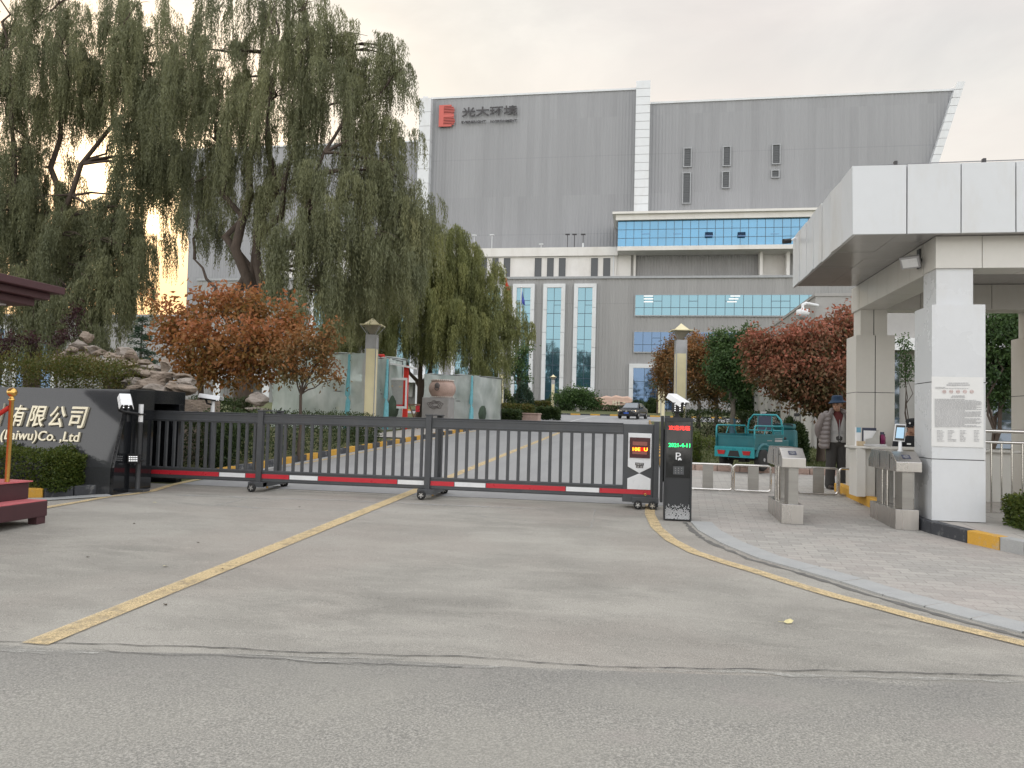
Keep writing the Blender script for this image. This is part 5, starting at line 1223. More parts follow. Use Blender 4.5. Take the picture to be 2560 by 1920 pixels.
# ------------------------------------------------------------------ black saloon car
def car():
    t = thing('saloon_car', 'black saloon car with lit headlamps facing the gate from far up the drive', 'car', (0,0,0))
    # local frame: +X forward, length 4.6, width 1.78; body lofted from cross sections
    def sec(x, hw, z0, zb, zr, hr):   # half width, sill, belt, roof, roof half width
        return [(x,-hw*.86,z0),(x,-hw,z0+.16),(x,-hw*1.0,zb-.12),(x,-hw*.95,zb),(x,-hr,zr-.03),(x,-hr*.82,zr),(x,hr*.82,zr),(x,hr,zr-.03),(x,hw*.95,zb),(x,hw*1.0,zb-.12),(x,hw,z0+.16),(x,hw*.86,z0)]
    R = [sec(2.26,.62,.30,.60,.62,.50),sec(2.16,.76,.22,.68,.72,.66),sec(1.9,.85,.2,.76,.80,.74),sec(1.2,.885,.2,.86,.92,.76),sec(.95,.89,.2,.89,.95,.74),sec(.3,.89,.2,.92,1.36,.60),sec(.0,.89,.2,.93,1.45,.58),sec(-.6,.89,.2,.94,1.46,.58),sec(-1.1,.89,.2,.95,1.36,.57),sec(-1.75,.885,.22,.96,1.03,.68),sec(-2.1,.85,.26,.94,.99,.68),sec(-2.28,.74,.32,.86,.90,.60),sec(-2.34,.62,.36,.70,.72,.5)]
    mb = MB(); mb.loft([[Vector(p) for p in r] for r in R]); b = mb.build('body', M['carpaint'], t, world=False)
    for m_ in [b.modifiers.new('smooth', 'SUBSURF')]: m_.levels = 2; m_.render_levels = 2
    mb = MB(); mb.add([(1.0,-.66,.975),(1.0,.66,.975),(.30,.54,1.40),(.30,-.54,1.40)], [(0,1,2,3)]); 
    mb.v = [(x+.06,y,z-.005) for x, y, z in mb.v]; mb.build('windscreen', M['carglass'], t, world=False)
    for s in (-1,1):
        mb = MB(); mb.add([(.82,s*.845,.965),(.18,s*.63,1.36),(-.42,s*.615,1.41),(-.42,s*.86,.985)], [(0,1,2,3)]); mb.add([(-.47,s*.86,.985),(-.47,s*.615,1.41),(-1.0,s*.62,1.33),(-1.42,s*.80,1.0)], [(0,1,2,3)]); mb.build('side_window', M['carglass'], t, world=False)
        mb = MB(); mb.obox((.72,s*.99,1.0),(.12,.2,.13)); mb.build('mirror', M['carpaint'], t, world=False, bevel=.03)
        mb = MB(); mb.add([(2.17,s*.40,.56),(2.02,s*.80,.62),(1.96,s*.80,.75),(2.13,s*.42,.69)],[(0,1,2,3)]); mb.v = [(x+.05,y,z) for x,y,z in mb.v]; mb.build('headlight', M['headl'], t, world=False)
    mb = MB(); mb.box(2.235,2.275,-.40,.40,.56,.68); mb.box(2.23,2.27,-.6,.6,.26,.40); g_ = mb.build('grille', M['gateD'], t, world=False)
    mb = MB(); mb.lathe([(.085,0),(.085,.012)], (2.276,0,.63), 16, 'x'); mb.build('badge', M['alloy'], g_, world=False)
    mb = MB(); mb.box(2.277,2.295,-.22,.22,.42,.55); mb.build('number_plate', M['plate'], t, world=False)
    for x in (1.40,-1.38):
        for s in (-1,1):
            mb = MB(); mb.lathe([(.19,-.1),(.30,-.1),(.325,-.07),(.325,.07),(.30,.1),(.19,.1)], (x,s*.80,.325), 22, 'y'); wl = mb.build('wheel', M['rubber'], t, world=False)
            mb = MB(); mb.lathe([(.06,-.105),(.19,-.095),(.19,.095),(.06,.105)], (x,s*.80,.325), 16, 'y'); 
            mb.build('rim', M['alloy'], wl, world=False)
    return t
t = car(); c = gp(1367,905); t.location = (c.x, c.y, gz(c.y)+.005); t.rotation_euler = (0,0,rad(-90-14)); t.scale = (.9,.9,.9)
# ------------------------------------------------------------------ teal cargo tricycle (local +X forward)
def tricycle():
    t = thing('cargo_tricycle', 'teal electric cargo tricycle with an open load bed parked on the lawn', 'tricycle', (0,0,0))
    W, L = .54, 1.50; xb, xf = -.46, 1.04; zf, zt = .60, .93
    mb = MB(); mb.box(xb,xf,-W,W,zf-.05,zf); mb.build('bed_floor', M['teal'], t, world=False)
    for s, nm in ((-1,'right'),(1,'left')):
        mb = MB(); mb.box(xb,xf,s*W-.015,s*W+.015,zf-.06,zt); mb.box(xb,xf,s*W-.022,s*W+.022,zt-.05,zt); mb.box(xb,xf,s*W-.022,s*W+.022,zf+.08,zf+.11); mb.box(xb,xf,s*W-.022,s*W+.022,zf-.06,zf-.02); mb.build('side_panel', M['teal'], t, world=False, bevel=.004)
        mb = MB(); r = .06; zz_ = zt+.21
        mb.tube([(xb+.02,s*W,zt-.1),(xb+.02,s*W,zz_-r),(xb+.02+r*.3,s*W,zz_-r*.3),(xb+.02+r,s*W,zz_),(xf-.02-r,s*W,zz_),(xf-.02-r*.3,s*W,zz_-r*.3),(xf-.02,s*W,zz_-r),(xf-.02,s*W,zt-.1)], .022, 10); mb.tube([(xb+.5,s*W,zt),(xb+.62,s*W,zz_)], .014, 8); mb.tube([(xf-.5,s*W,zt),(xf-.62,s*W,zz_)], .014, 8); mb.build('side_rail', M['teallite'], t, world=False)
    mb = MB(); mb.box(xf-.03,xf,-W,W,zf-.05,zt); mb.build('front_panel', M['teal'], t, world=False)
    # dropped rear gate hangs down: it carries the lamps; back edge of the bed open rail
    mb = MB(); mb.box(xb-.03,xb-.002,-W-.02,W+.02,zf-.27,zf-.0); mb.box(xb-.036,xb-.03,-W,W,zf-.06,zf-.02); rg = mb.build('rear_panel', M['teallite'], t, world=False, bevel=.004)
    mb = MB(); mb.prism([(-.17,zf-.25),(.17,zf-.25),(.12,zf-.10),(-.12,zf-.10)], xb-.034, xb-.0305, 'x'); mb.build('plate_recess', M['rubber'], rg, world=False)
    for s in (-1,1):
        mb = MB(); mb.prism([(s*.24,zf-.10),(s*.47,zf-.10),(s*.44,zf-.20),(s*.27,zf-.20)], xb-.05, xb-.031, 'x'); mb.build('tail_light', M['tail'], t, world=False)
    mb = MB(); mb.box(xb+.05,xb+.06,-W+.03,W-.03,zf,zt-.04); mb.box(xb+.04,xb+.07,-W+.03,W-.03,zt-.09,zt-.05); mb.build('tail_board', M['teal'], t, world=False)
    for s in (-1,1):
        mb = MB(); mb.lathe([(.16,-.07),(.26,-.07),(.285,-.04),(.285,.04),(.26,.07),(.16,.07)], (0,s*.50,.285), 24, 'y'); wl = mb.build('wheel', M['rubber'], t, world=False)
        mb = MB(); mb.lathe([(.03,-.06),(.16,-.05),(.16,.05),(.03,.06)], (0,s*.50,.285), 16, 'y'); mb.lathe([(.045,-.08),(.045,.08)], (0,s*.50,.285), 12, 'y'); mb.build('rim', M['lampg'], wl, world=False)
        mb = MB(); mb.tube([(.36*math.cos(a),s*.52,.285+.36*math.sin(a)) for a in np.linspace(.2,2.94,10)], .06, 6, flat=1.6); mb.build('mudguard', M['teal'], t, world=False)
    mb = MB(); mb.tube([(0,-.5,.285),(0,.5,.285)], .04, 8); mb.box(-.15,2.0,-.20,-.15,.36,.43); mb.box(-.15,2.0,.15,.20,.36,.43); mb.box(-.1,.12,-.1,.1,.2,.36); mb.box(.2,.9,-.2,.2,.3,.5); mb.build('chassis', M['rubber'], t, world=False)
    # seat box and hoop backrest with dark mesh, handlebars, front apron, front wheel
    mb = MB(); mb.box(xf+.05,xf+.55,-.42,.42,.5,.78); mb.build('seat_box', M['teal'], t, world=False, bevel=.02)
    mb = MB(); mb.box(xf+.08,xf+.52,-.38,.38,.785,.86); mb.build('seat', M['rubber'], t, world=False, bevel=.03)
    mb = MB(); z1 = 1.44; mb.tube([(xf+.03,-.50,.60),(xf+.03,-.50,1.1),(xf+.03,-.46,1.3),(xf+.03,-.33,z1),(xf+.03,.33,z1),(xf+.03,.46,1.3),(xf+.03,.50,1.1),(xf+.03,.50,.60)], .026, 10); mb.tube([(xf+.03,-.49,1.02),(xf+.03,.49,1.02)], .018, 8); mb.tube([(xf+.03,-.20,1.02),(xf+.03,-.20,z1)], .014, 8); mb.tube([(xf+.03,.20,1.02),(xf+.03,.20,z1)], .014, 8); mb.build('hoop_frame', M['teallite'], t, world=False)
    mb = MB(); mb.box(xf+.02,xf+.045,-.19,.19,1.03,z1-.03); mb.build('mesh_panel', M['inkdark'], t, world=False, bevel=.01)
    mb = MB(); mb.prism([(xf+1.02,.55),(xf+1.24,.48),(xf+1.20,1.02),(xf+1.06,1.08)], -.36, .36, 'y'); mb.build('front_apron', M['teal'], t, world=False, bevel=.05)
    mb = MB(); mb.obox((xf+1.12,0,1.14),(.20,.62,.16)); mb.build('instrument_cowl', M['teal'], t, world=False, bevel=.05)
    mb = MB(); mb.tube([(xf+.86,-.36,1.17),(xf+.98,-.28,1.2),(xf+1.04,0,1.2),(xf+.98,.28,1.2),(xf+.86,.36,1.17)], .016, 8); mb.tube([(xf+1.05,0,1.2),(xf+1.22,0,.42)], .03, 8); mb.tube([(xf+1.0,-.3,1.2),(xf+.98,-.4,1.42)], .007, 6); mb.tube([(xf+1.0,.3,1.2),(xf+.98,.4,1.42)], .007, 6); mb.build('handlebar', M['rubber'], t, world=False)
    for s in (-1,1): mb = MB(); mb.obox((xf+.98,s*.42,1.47),(.02,.15,.09)); mb.build('mirror', M['gateD'], t, world=False, bevel=.01)
    mb = MB(); mb.lathe([(.14,-.05),(.24,-.05),(.26,-.03),(.26,.03),(.24,.05),(.14,.05)], (xf+1.26,0,.26), 22, 'y'); wl = mb.build('wheel', M['rubber'], t, world=False)
    mb = MB(); mb.lathe([(.03,-.04),(.14,-.04),(.14,.04),(.03,.04)], (xf+1.26,0,.26), 14, 'y'); mb.build('rim', M['lampg'], wl, world=False)
    mb = MB(); mb.box(.55,.95,-W-.024,-W-.0225,zf+.14,zf+.19); mb.box(.55,.95,-W-.024,-W-.0225,zf+.21,zf+.23); mb.box(.15,.40,-W-.024,-W-.0225,zf+.16,zf+.18); mb.build('side_decal', M['lampg'], t, world=False)
    return t
t = tricycle(); a = kg('J',350,1015,.06); b = kg('J',690,1055,.06); mid = (a+b)/2
t.location = (mid.x+.02,mid.y,gz(mid.y)+.06); t.rotation_euler = (0,0,rad(53)); t.scale = (.87,.87,.87)
# small board standing behind it
bd = thing('lawn_notice', 'small white notice board on a stake behind the tricycle', 'notice', (0,0,0)); c = ky('J',712,525,22)
bd.location = (c.x,22,gz(22)+.06); mb = MB(); mb.box(c.x-.08,c.x+.08,21.99,22.01,c.z-.12,c.z+.12); mb.build('board', M['paper'], bd); mb = MB(); mb.box(c.x-.05,c.x+.05,21.985,21.989,c.z-.07,c.z+.06); mb.build('black_mark', M['inkdark'], bd); mb = MB(); mb.box(c.x-.02,c.x+.02,22.011,22.04,gz(22)+.02,c.z+.1); mb.build('stake', M['wood'], bd)
# ------------------------------------------------------------------ people
def remeshed(mb, name, mat, parent, vox, smooth=6, mats=None):
    o = mb.build(name, mat, parent, world=False, fix=True)
    r = o.modifiers.new('union', 'REMESH'); r.mode = 'VOXEL'; r.voxel_size = vox; r.use_smooth_shade = True
    s = o.modifiers.new('soften', 'SMOOTH'); s.factor = .5; s.iterations = smooth
    return o
def limb(mb, pts, rs, n=12):
    mb.tube(pts, rs, n)
    for p, r in zip(pts, rs): mb.ball(p, r*.99, 12, 8)
def hand(mb, wrist, fwd, side, s=1.0, curl=.5):
    """palm plus four unequal bent fingers and a thumb from the side of the palm"""
    w = Vector(wrist); f = Vector(fwd).normalized(); sd = Vector(side).normalized(); dn = f.cross(sd).normalized()
    mb.ball(w+f*.045*s, (.030*s,.030*s,.045*s), 10, 8, rot=f.to_track_quat('Z','Y').to_euler()); 
    for k, (o_, L) in enumerate(((-.027,.062),(-.009,.075),(.009,.070),(.026,.055))):
        b = w+f*.075*s+sd*o_*s; L *= s; p1 = b+f*L*.5+dn*L*.12*curl; p2 = p1+f*L*.35+dn*L*.35*curl; p3 = p2+f*L*.12+dn*L*.35*curl
        mb.tube([b-f*.02*s,b,p1,p2,p3], [.0095*s,.0095*s,.009*s,.008*s,.006*s], 8)
    b = w+f*.025*s-sd*.028*s; mb.tube([w+f*.02*s,b,b+f*.03*s-sd*.018*s+dn*.01*s,b+f*.052*s-sd*.02*s+dn*.02*s], [.012*s,.012*s,.0105*s,.008*s], 8)
def head(mb, c, yaw, s=1.0, tilt=0.0):
    """c = centre of the skull; face looks along -Y turned by yaw"""
    Rm = Euler((tilt,0,yaw)).to_matrix(); T = lambda x, y, z: Vector(c)+Rm@(Vector((x,y,z))*s)
    mb.ball(T(0,.008,.02), (.074*s,.094*s,.100*s), 18, 14, rot=(tilt,0,yaw)); mb.ball(T(0,-.028,-.045), (.058*s,.066*s,.078*s), 16, 12, rot=(tilt,0,yaw))
    mb.ball(T(0,-.066,-.092), (.026*s,.022*s,.020*s), 10, 8); mb.ball(T(-.038,-.062,-.022), (.022*s,.02*s,.018*s), 8, 6); mb.ball(T(.038,-.062,-.022), (.022*s,.02*s,.018*s), 8, 6)
    mb.tube([T(0,-.084,.012),T(0,-.101,-.018),T(0,-.108,-.036),T(0,-.090,-.044)], [.010*s,.012*s,.015*s,.010*s], 8)
    mb.tube([T(-.045,-.076,.026),T(0,-.092,.022),T(.045,-.076,.026)], [.008*s,.009*s,.008*s], 6)
    mb.tube([T(-.022,-.088,-.066),T(0,-.096,-.065),T(.022,-.088,-.066)], [.006*s,.009*s,.006*s], 6); mb.tube([T(-.020,-.086,-.077),T(0,-.094,-.078),T(.020,-.086,-.077)], [.006*s,.009*s,.006*s], 6)
    for sd in (-1,1): mb.ball(T(sd*.078,.012,-.008), (.010*s,.020*s,.032*s), 10, 8, rot=(tilt,0,yaw+sd*.35))
    return T
def face_marks(T, s, parent):
    mb = MB()
    for sd in (-1,1):
        mb.ball(T(sd*.032,-.080,.004), (.013*s,.008*s,.006*s), 8, 6); mb.tube([T(sd*.015,-.090,.028),T(sd*.034,-.088,.034),T(sd*.052,-.076,.028)], [.003*s,.004*s,.0025*s], 6)
    mb.build('eyes_and_brows', M['hair'], parent, world=False)
    mb = MB(); mb.tube([T(-.022,-.0935,-.0715),T(0,-.101,-.0715),T(.022,-.0935,-.0715)], .0028*s, 6); mb.build('lips', M['jumper'], parent, world=False)
def standing_man():
    t = thing('person', 'standing man in a blue bucket hat, open taupe puffer coat, grey vest and dark trousers', 'person', (0,0,0))
    # 1.70 m; local -Y faces the viewer; hands clasped behind the back
    mb = MB(); T = head(mb, (0,-.03,1.555), rad(-38), 1.0, rad(4))
    mb.tube([(0,.0,1.36),(0,-.005,1.42),(0,-.018,1.50)], [.066,.056,.055], 12)
    limb(mb, [(0,0,.92),(0,.0,1.10),(0,.0,1.30),(0,.0,1.38)], [.12,.10,.10,.07]); mb.ball((0,.0,1.28), (.16,.085,.09), 16, 10)
    for s in (-1,1):
        limb(mb, [(s*.19,.0,1.34),(s*.255,.06,1.08),(s*.10,.17,.90)], [.05,.042,.028]); hand(mb, (s*.09,.175,.89), (-s*.8,.1,-.5), (0,0,1), 1.0, .8)
        limb(mb, [(s*.09,0,.90),(s*.10,-.01,.48),(s*.105,.02,.09)], [.085,.055,.04]); mb.ball((s*.11,-.05,.04), (.04,.11,.035), 10, 8)
    body = remeshed(mb, 'body', M['skin'], t, .009, 3)
    face_marks(T, 1.0, body)
    Rm = Euler((rad(4),0,rad(-38))).to_matrix(); hc = Vector((0,-.03,1.555))
    mb = MB()
    for i in range(300):
        pass
    mb.ball(hc+Rm@Vector((0,.018,.02)), (.080,.096,.09), 16, 10, rot=(0,0,rad(-38))); hr = mb.build('hair', M['hair'], t, world=False)
    # cut hair to the back: shift it back so the face stays free
    hr.location = Rm@Vector((0,.012,-.012))
    mb = MB(); n = 24
    prof = [(.155,.030),(.150,.022),(.110,.055),(.100,.062),(.096,.10),(.088,.135),(.06,.148),(.001,.150)]
    rings = []
    for r, z in prof:
        rings.append([hc+Rm@Vector((r*1.0*math.cos(2*math.pi*k/n), .006+r*1.12*math.sin(2*math.pi*k/n), z+.032+(.012*math.sin(2*math.pi*k/n+1) if r > .12 else 0)-(0.010 if r > .12 else 0)*abs(math.cos(2*math.pi*k/n)))) for k in range(n)])
    mb.loft(rings, cap=False); ht = mb.build('bucket_hat', M['hat'], t, world=False)
    sd = ht.modifiers.new('thick', 'SOLIDIFY'); sd.thickness = .006
    # trousers
    mb = MB(); limb(mb, [(0,.0,.97),(0,.0,.90)], [.158,.16], 16)
    for s in (-1,1):
        limb(mb, [(s*.082,.0,.90),(s*.10,-.012,.50),(s*.108,.012,.24),(s*.108,.015,.07)], [.112,.092,.086,.092], 16)
    mb.ball((0,.02,.90), (.17,.12,.12), 16, 10); remeshed(mb, 'trousers', M['trouser'], t, .011, 4)
    for s in (-1,1):
        mb = MB(); mb.ball((s*.118,-.055,.042), (.047,.135,.040), 14, 8, rot=(0,0,s*.15)); mb.ball((s*.112,.01,.06), (.045,.07,.06), 12, 8); mb.box(s*.117-.045,s*.117+.045,-.165,.06,.0,.022); remeshed(mb, 'shoe', M['shoe'], t, .009, 3)
    # jumper, vest, coat
    mb = MB(); mb.loft([[Vector((rx*math.cos(k),cy+ry*math.sin(k),z)) for k in np.linspace(0,6.283,25)[:-1]] for z,rx,ry,cy in ((1.0,.165,.128,0),(1.2,.172,.132,0),(1.30,.180,.128,0),(1.37,.135,.105,0),(1.405,.09,.082,-.005),(1.435,.066,.066,-.01))]); remeshed(mb, 'jumper', M['jumper'], t, .010, 3)
    mb = MB(); m_ = 20
    def ring(z, rx, ry, cy=0.0, a0=-1.5708, gap=.06):
        return [Vector((rx*math.cos(a), cy+ry*math.sin(a), z)) for a in np.linspace(a0+gap, a0+2*math.pi-gap, m_)]
    rg = [ring(.86,.182,.148,0,gap=.14),ring(.90,.178,.145,0,gap=.03),ring(1.05,.170,.138,0,gap=.03),ring(1.20,.180,.136,0,gap=.10),ring(1.30,.186,.130,0,gap=.34),ring(1.37,.160,.115,0,gap=.62),ring(1.405,.115,.085,0,gap=.8)]
    vs = [p for r in rg for p in r]; mb.add(vs, [(i*m_+j,i*m_+j+1,(i+1)*m_+j+1,(i+1)*m_+j) for i in range(len(rg)-1) for j in range(m_-1)], None, True)
    v = mb.build('vest', M['vest'], t, world=False); sd = v.modifiers.new('thick', 'SOLIDIFY'); sd.thickness = .012; sd.offset = 1; su = v.modifiers.new('sub', 'SUBSURF'); su.levels = su.render_levels = 1
    mb = MB()
    mb.box(-.006,.006,-.156,-.150,.88,1.28)
    for s in (-1,1):
        x = s*.085; mb.tube([(x-.05,-.147,1.07),(x+.05,-.147,1.07)], .0035, 6); mb.tube([(x-.05,-.150,.985),(x-.05,-.147,1.07)], .0025, 6); mb.tube([(s*.02,-.153,1.035),(s*.15,-.125,1.035)], .003, 6); mb.tube([(s*.15,-.128,.90),(s*.02,-.156,.885)], .003, 6)
    mb.build('vest_seams', M['cable'], v, world=False)
    # puffer coat: quilted rolls around back and sides, open in front, flaring low; sleeves
    mb = MB()
    zs = np.linspace(.74,1.40,10)
    def coat_ring(z, k, bulge):
        f = (1.40-z)/.66; rx = .235+.055*f+bulge; ry = .165+.035*f+bulge; gap = .62+.02*f if z < 1.3 else .55
        return [Vector((rx*math.cos(a)*(1+.0), .015+ry*math.sin(a), z+.02*math.sin(a*3)*f)) for a in np.linspace(-1.5708+gap, -1.5708+2*math.pi-gap, 26)]
    rings = []
    for i in range(8):
        z0 = .76+i*.08
        for fz, bu in ((0,0),(.25,.016),(.5,.022),(.75,.016)): rings.append(coat_ring(z0+fz*.08, i, bu))
    rings.append(coat_ring(1.40, 8, -.03))
    k = 26; vs = [p for r in rings for p in r]; mb.add(vs, [(i*k+j,i*k+j+1,(i+1)*k+j+1,(i+1)*k+j) for i in range(len(rings)-1) for j in range(k-1)], None, True)
    coat = mb.build('puffer_coat', M['puffer'], t, world=False); sd = coat.modifiers.new('thick', 'SOLIDIFY'); sd.thickness = .03; sd.offset = -.2
    mb = MB()
    for s in (-1,1):
        path = [Vector((s*.20,.0,1.37)),Vector((s*.265,.02,1.24)),Vector((s*.305,.06,1.08)),Vector((s*.24,.12,.96)),Vector((s*.14,.19,.89))]
        pts = []; rs = []
        for i in range(len(path)-1):
            for f in (0,.25,.5,.75):
                pts.append(path[i].lerp(path[i+1], f)); rs.append((.088-.006*i)*(1+(.10 if f in (.25,.5) else (-.06 if f == 0 else .04))))
        pts.append(path[-1]); rs.append(.05); mb.tube(pts, rs, 14); mb.ball(path[0]-Vector((s*.02,0,.01)), .085, 12, 8)
    mb.build('sleeves', M['puffer'], coat, world=False)
    mb = MB()
    mb.tube([(-.185,-.115,1.36),(-.12,-.085,1.425),(-.08,.03,1.45),(0,.075,1.455),(.08,.03,1.45),(.12,-.085,1.425),(.185,-.115,1.36)], [.03,.042,.05,.05,.05,.042,.03], 10); mb.build('collar', M['puffer'], coat, world=False)
    return t
t = standing_man(); c = ky('J',1375,1215,14.9); t.location = (c.x+.05,14.95,gz(14.95)+.012); t.rotation_euler = (0,0,rad(6)); 
def guard_man():
    t = thing('person', 'seated guard in a black uniform and cap behind the counter', 'person', (0,0,0))
    mb = MB(); T = head(mb, (0,-.10,1.085), rad(-40), 1.0, rad(14))
    mb.tube([(0,.0,.90),(0,-.04,.97),(0,-.08,1.04)], [.066,.058,.056], 12); limb(mb, [(0,.06,.50),(0,.05,.70),(0,.02,.88)], [.15,.15,.12])
    for s in (-1,1):
        limb(mb, [(s*.19,.0,.87),(s*.26,-.08,.60),(s*.13,-.32,.64)], [.05,.045,.03]); hand(mb, (s*.12,-.33,.645), (-s*.55,-.8,-.1), (1,-.5*s,0), 1.05, .6)
        limb(mb, [(s*.10,.05,.47),(s*.13,-.36,.47),(s*.13,-.34,.08)], [.085,.06,.042]); mb.ball((s*.13,-.40,.04), (.04,.11,.035), 10, 8)
    b = remeshed(mb, 'body', M['skin'], t, .009, 3); face_marks(T, 1.0, b)
    mb = MB(); limb(mb, [(0,.06,.46),(0,.05,.68),(0,.02,.86)], [.175,.18,.13], 16); mb.ball((0,.02,.83), (.22,.13,.11), 16, 10); mb.tube([(0,0,.87),(0,-.03,.955)], [.09,.07], 12)
    for s in (-1,1): limb(mb, [(s*.19,.0,.86),(s*.27,-.08,.61),(s*.145,-.29,.645)], [.075,.065,.05])
    j = remeshed(mb, 'uniform_jacket', M['uniform'], t, .011, 3)
    mb = MB(); mb.box(-.11,-.05,-.163,-.155,.79,.815); mb.ball((.24,-.06,.76), (.03,.04,.05), 10, 8); mb.build('badge', M['badge'], j, world=False)
    mb = MB()
    for s in (-1,1): limb(mb, [(s*.10,.05,.47),(s*.135,-.36,.475),(s*.135,-.34,.12)], [.11,.085,.075])
    mb.ball((0,.06,.47), (.2,.16,.11), 14, 8); remeshed(mb, 'uniform_trousers', M['uniform'], t, .012, 3)
    for s in (-1,1): mb = MB(); mb.ball((s*.135,-.40,.045), (.048,.13,.045), 12, 8); mb.build('shoe', M['shoe'], t, world=False)
    Rm = Euler((rad(14),0,rad(-40))).to_matrix(); hc = Vector((0,-.10,1.085))
    mb = MB(); n = 20; rings = []
    for r, z, f in ((.084,.035,0),(.088,.055,0),(.100,.085,0),(.092,.118,0),(.05,.128,0),(.001,.130,0)): rings.append([hc+Rm@Vector((r*math.cos(2*math.pi*k/n),.008+r*1.15*math.sin(2*math.pi*k/n),z)) for k in range(n)])
    mb.loft(rings, cap=False); mb.add([hc+Rm@Vector(p) for p in [(-.07,-.085,.045),(.07,-.085,.045),(.05,-.155,.028),(-.05,-.155,.028),(-.07,-.085,.052),(.07,-.085,.052),(.05,-.155,.035),(-.05,-.155,.035)]], [(3,2,1,0),(4,5,6,7),(0,1,5,4),(1,2,6,5),(2,3,7,6),(3,0,4,7)]); cp = mb.build('cap', M['uniform'], t, world=False)
    mb = MB(); mb.ball(hc+Rm@Vector((0,-.108,.082)), (.016,.008,.018), 10, 8); mb.build('cap_badge', M['badge'], cp, world=False)
    mb = MB(); mb.ball(hc+Rm@Vector((0,.025,.0)), (.079,.088,.07), 14, 8); mb.build('hair', M['hair'], t, world=False)
    return t
t = guard_man(); c = ky('Q',1335,1250,13.55); t.location = (c.x-.03,13.45,gz(13.5)+.155); t.rotation_euler = (0,0,rad(4))
st = thing('stool', 'plain dark stool under the seated guard', 'stool', (t.location.x,13.52,gz(13.5)+.155))
zf = st.location.z; x_ = st.location.x; mb = MB(); mb.lathe([(.17,zf+.35),(.18,zf+.36),(.18,zf+.385),(.16,zf+.39)], (x_,13.52,0), 18); mb.build('seat', M['rubber'], st)
for a in range(4): mb = MB(); mb.tube([(x_+.12*math.cos(a*1.571+.78),13.52+.12*math.sin(a*1.571+.78),zf+.35),(x_+.17*math.cos(a*1.571+.78),13.52+.17*math.sin(a*1.571+.78),zf)], .012, 6); mb.build('leg', M['chrome'], st)
# ------------------------------------------------------------------ stone drum, notice board, film covered crates
dy = 32.0; a = ky('F',850,1310,dy); b = ky('F',1115,1310,dy); zt = a.z-.02
dr = thing('stone_pedestal', 'square grey carved stone pedestal under the pink stone drum', 'pedestal', ((a.x+b.x)/2,dy+.5,gz(dy)+.1))
mb = MB(); mb.box(a.x,b.x,dy,dy+1.05,gz(dy)-.1,zt); mb.build('block', M['stoneg'], dr, bevel=.02)
mb = MB(); cx = (a.x+b.x)/2; cz = ky('F',985,1390,dy).z
for r in (.10,.16,.22): mb.tube([(cx+r*1.5*math.cos(k)*(1+.15*math.sin(5*k)),dy-.004,cz+r*.75*math.sin(k)*(1+.2*math.cos(7*k))) for k in np.linspace(0,6.283,31)[:-1]], .012, 5, closed=True)
mb.build('carved_relief', M['stonedark'], dr)
dm = thing('stone_drum', 'fat pink carved stone drum with a dark lion ring on its front', 'stone drum', (cx,dy+.52,zt)); zt2 = ky('F',1020,1135,dy).z; hh = zt2-zt; R0 = (ky('F',1152,1210,dy).x-ky('F',888,1210,dy).x)/2
dcx = ky('F',1020,1210,dy).x
mb = MB(); prof = [(R0*.74,0),(R0*.80,hh*.06),(R0*.78,hh*.10)]+[(R0*(.80+.20*math.sin(math.pi*k/10)),hh*(.10+.78*k/10)) for k in range(1,10)]+[(R0*.80,hh*.88),(R0*.84,hh*.90),(R0*.84,hh*.98),(R0*.3,hh)]
mb.lathe(prof, (dcx,dy+.52,zt), 36); mb.build('barrel', M['stonep'], dm)
mb = MB()
for zf in (.94,.04):
    for k in range(36): a_ = 2*math.pi*k/36; mb.ball((dcx+R0*.84*math.cos(a_),dy+.52+R0*.84*math.sin(a_),zt+hh*zf), .028, 6, 4)
mb.build('stud_row', M['colb'], dm)
mb = MB(); c = ky('F',998,1200,dy-.1); yk = dy+.52-R0*.99; mb.ball((c.x,yk,c.z), (.12,.06,.13), 12, 8); mb.tube([(c.x+.09*math.cos(k),yk-.03,c.z-.11+.09*math.sin(k)) for k in np.linspace(0,6.283,15)[:-1]], .02, 6, closed=True); mb.build('lion_ring', M['stonedark'], dm)
mt, nt, out = NT('milky_plastic_film'); g = G(nt); p = g.pos()
n = g.noise(g.map(p,(1.2,1.2,.6)), 1.0, 4, .5, .4); wr = g.bump(g.noise(g.map(p,(2,2,.8),(0,.4,.3)), 2.2, 4, .55, .6), .7, .06)
c_ = g.ramp(n, [(.3,(.58,.65,.63)),(.55,(.74,.79,.77)),(.75,(.86,.88,.865))]); d = g.bsdf(c_, .25, 0, wr, .5); tr = g.n('ShaderNodeBsdfTransparent'); g.set(tr, 'Color', (.82,.93,.90,1)); tl = g.n('ShaderNodeBsdfTranslucent'); g.set(tl, 'Color', c_); dm_ = g.n('ShaderNodeMixShader'); dm_.inputs[0].default_value = .42; nt.links.new(d, dm_.inputs[1]); nt.links.new(tl.outputs[0], dm_.inputs[2]); d = dm_.outputs[0]; mx = g.n('ShaderNodeMixShader'); g.set(mx, '0', g.ramp(n, [(.3,.68),(.7,.92)])); nt.links.new(tr.outputs[0], mx.inputs[1]); nt.links.new(d, mx.inputs[2]); g.out(out, mx.outputs[0]); M['film'] = mt
M['shade'] = pm('dark_potted_plants', (.05,.075,.05), .9, 0, .5, 3, .6, 10)
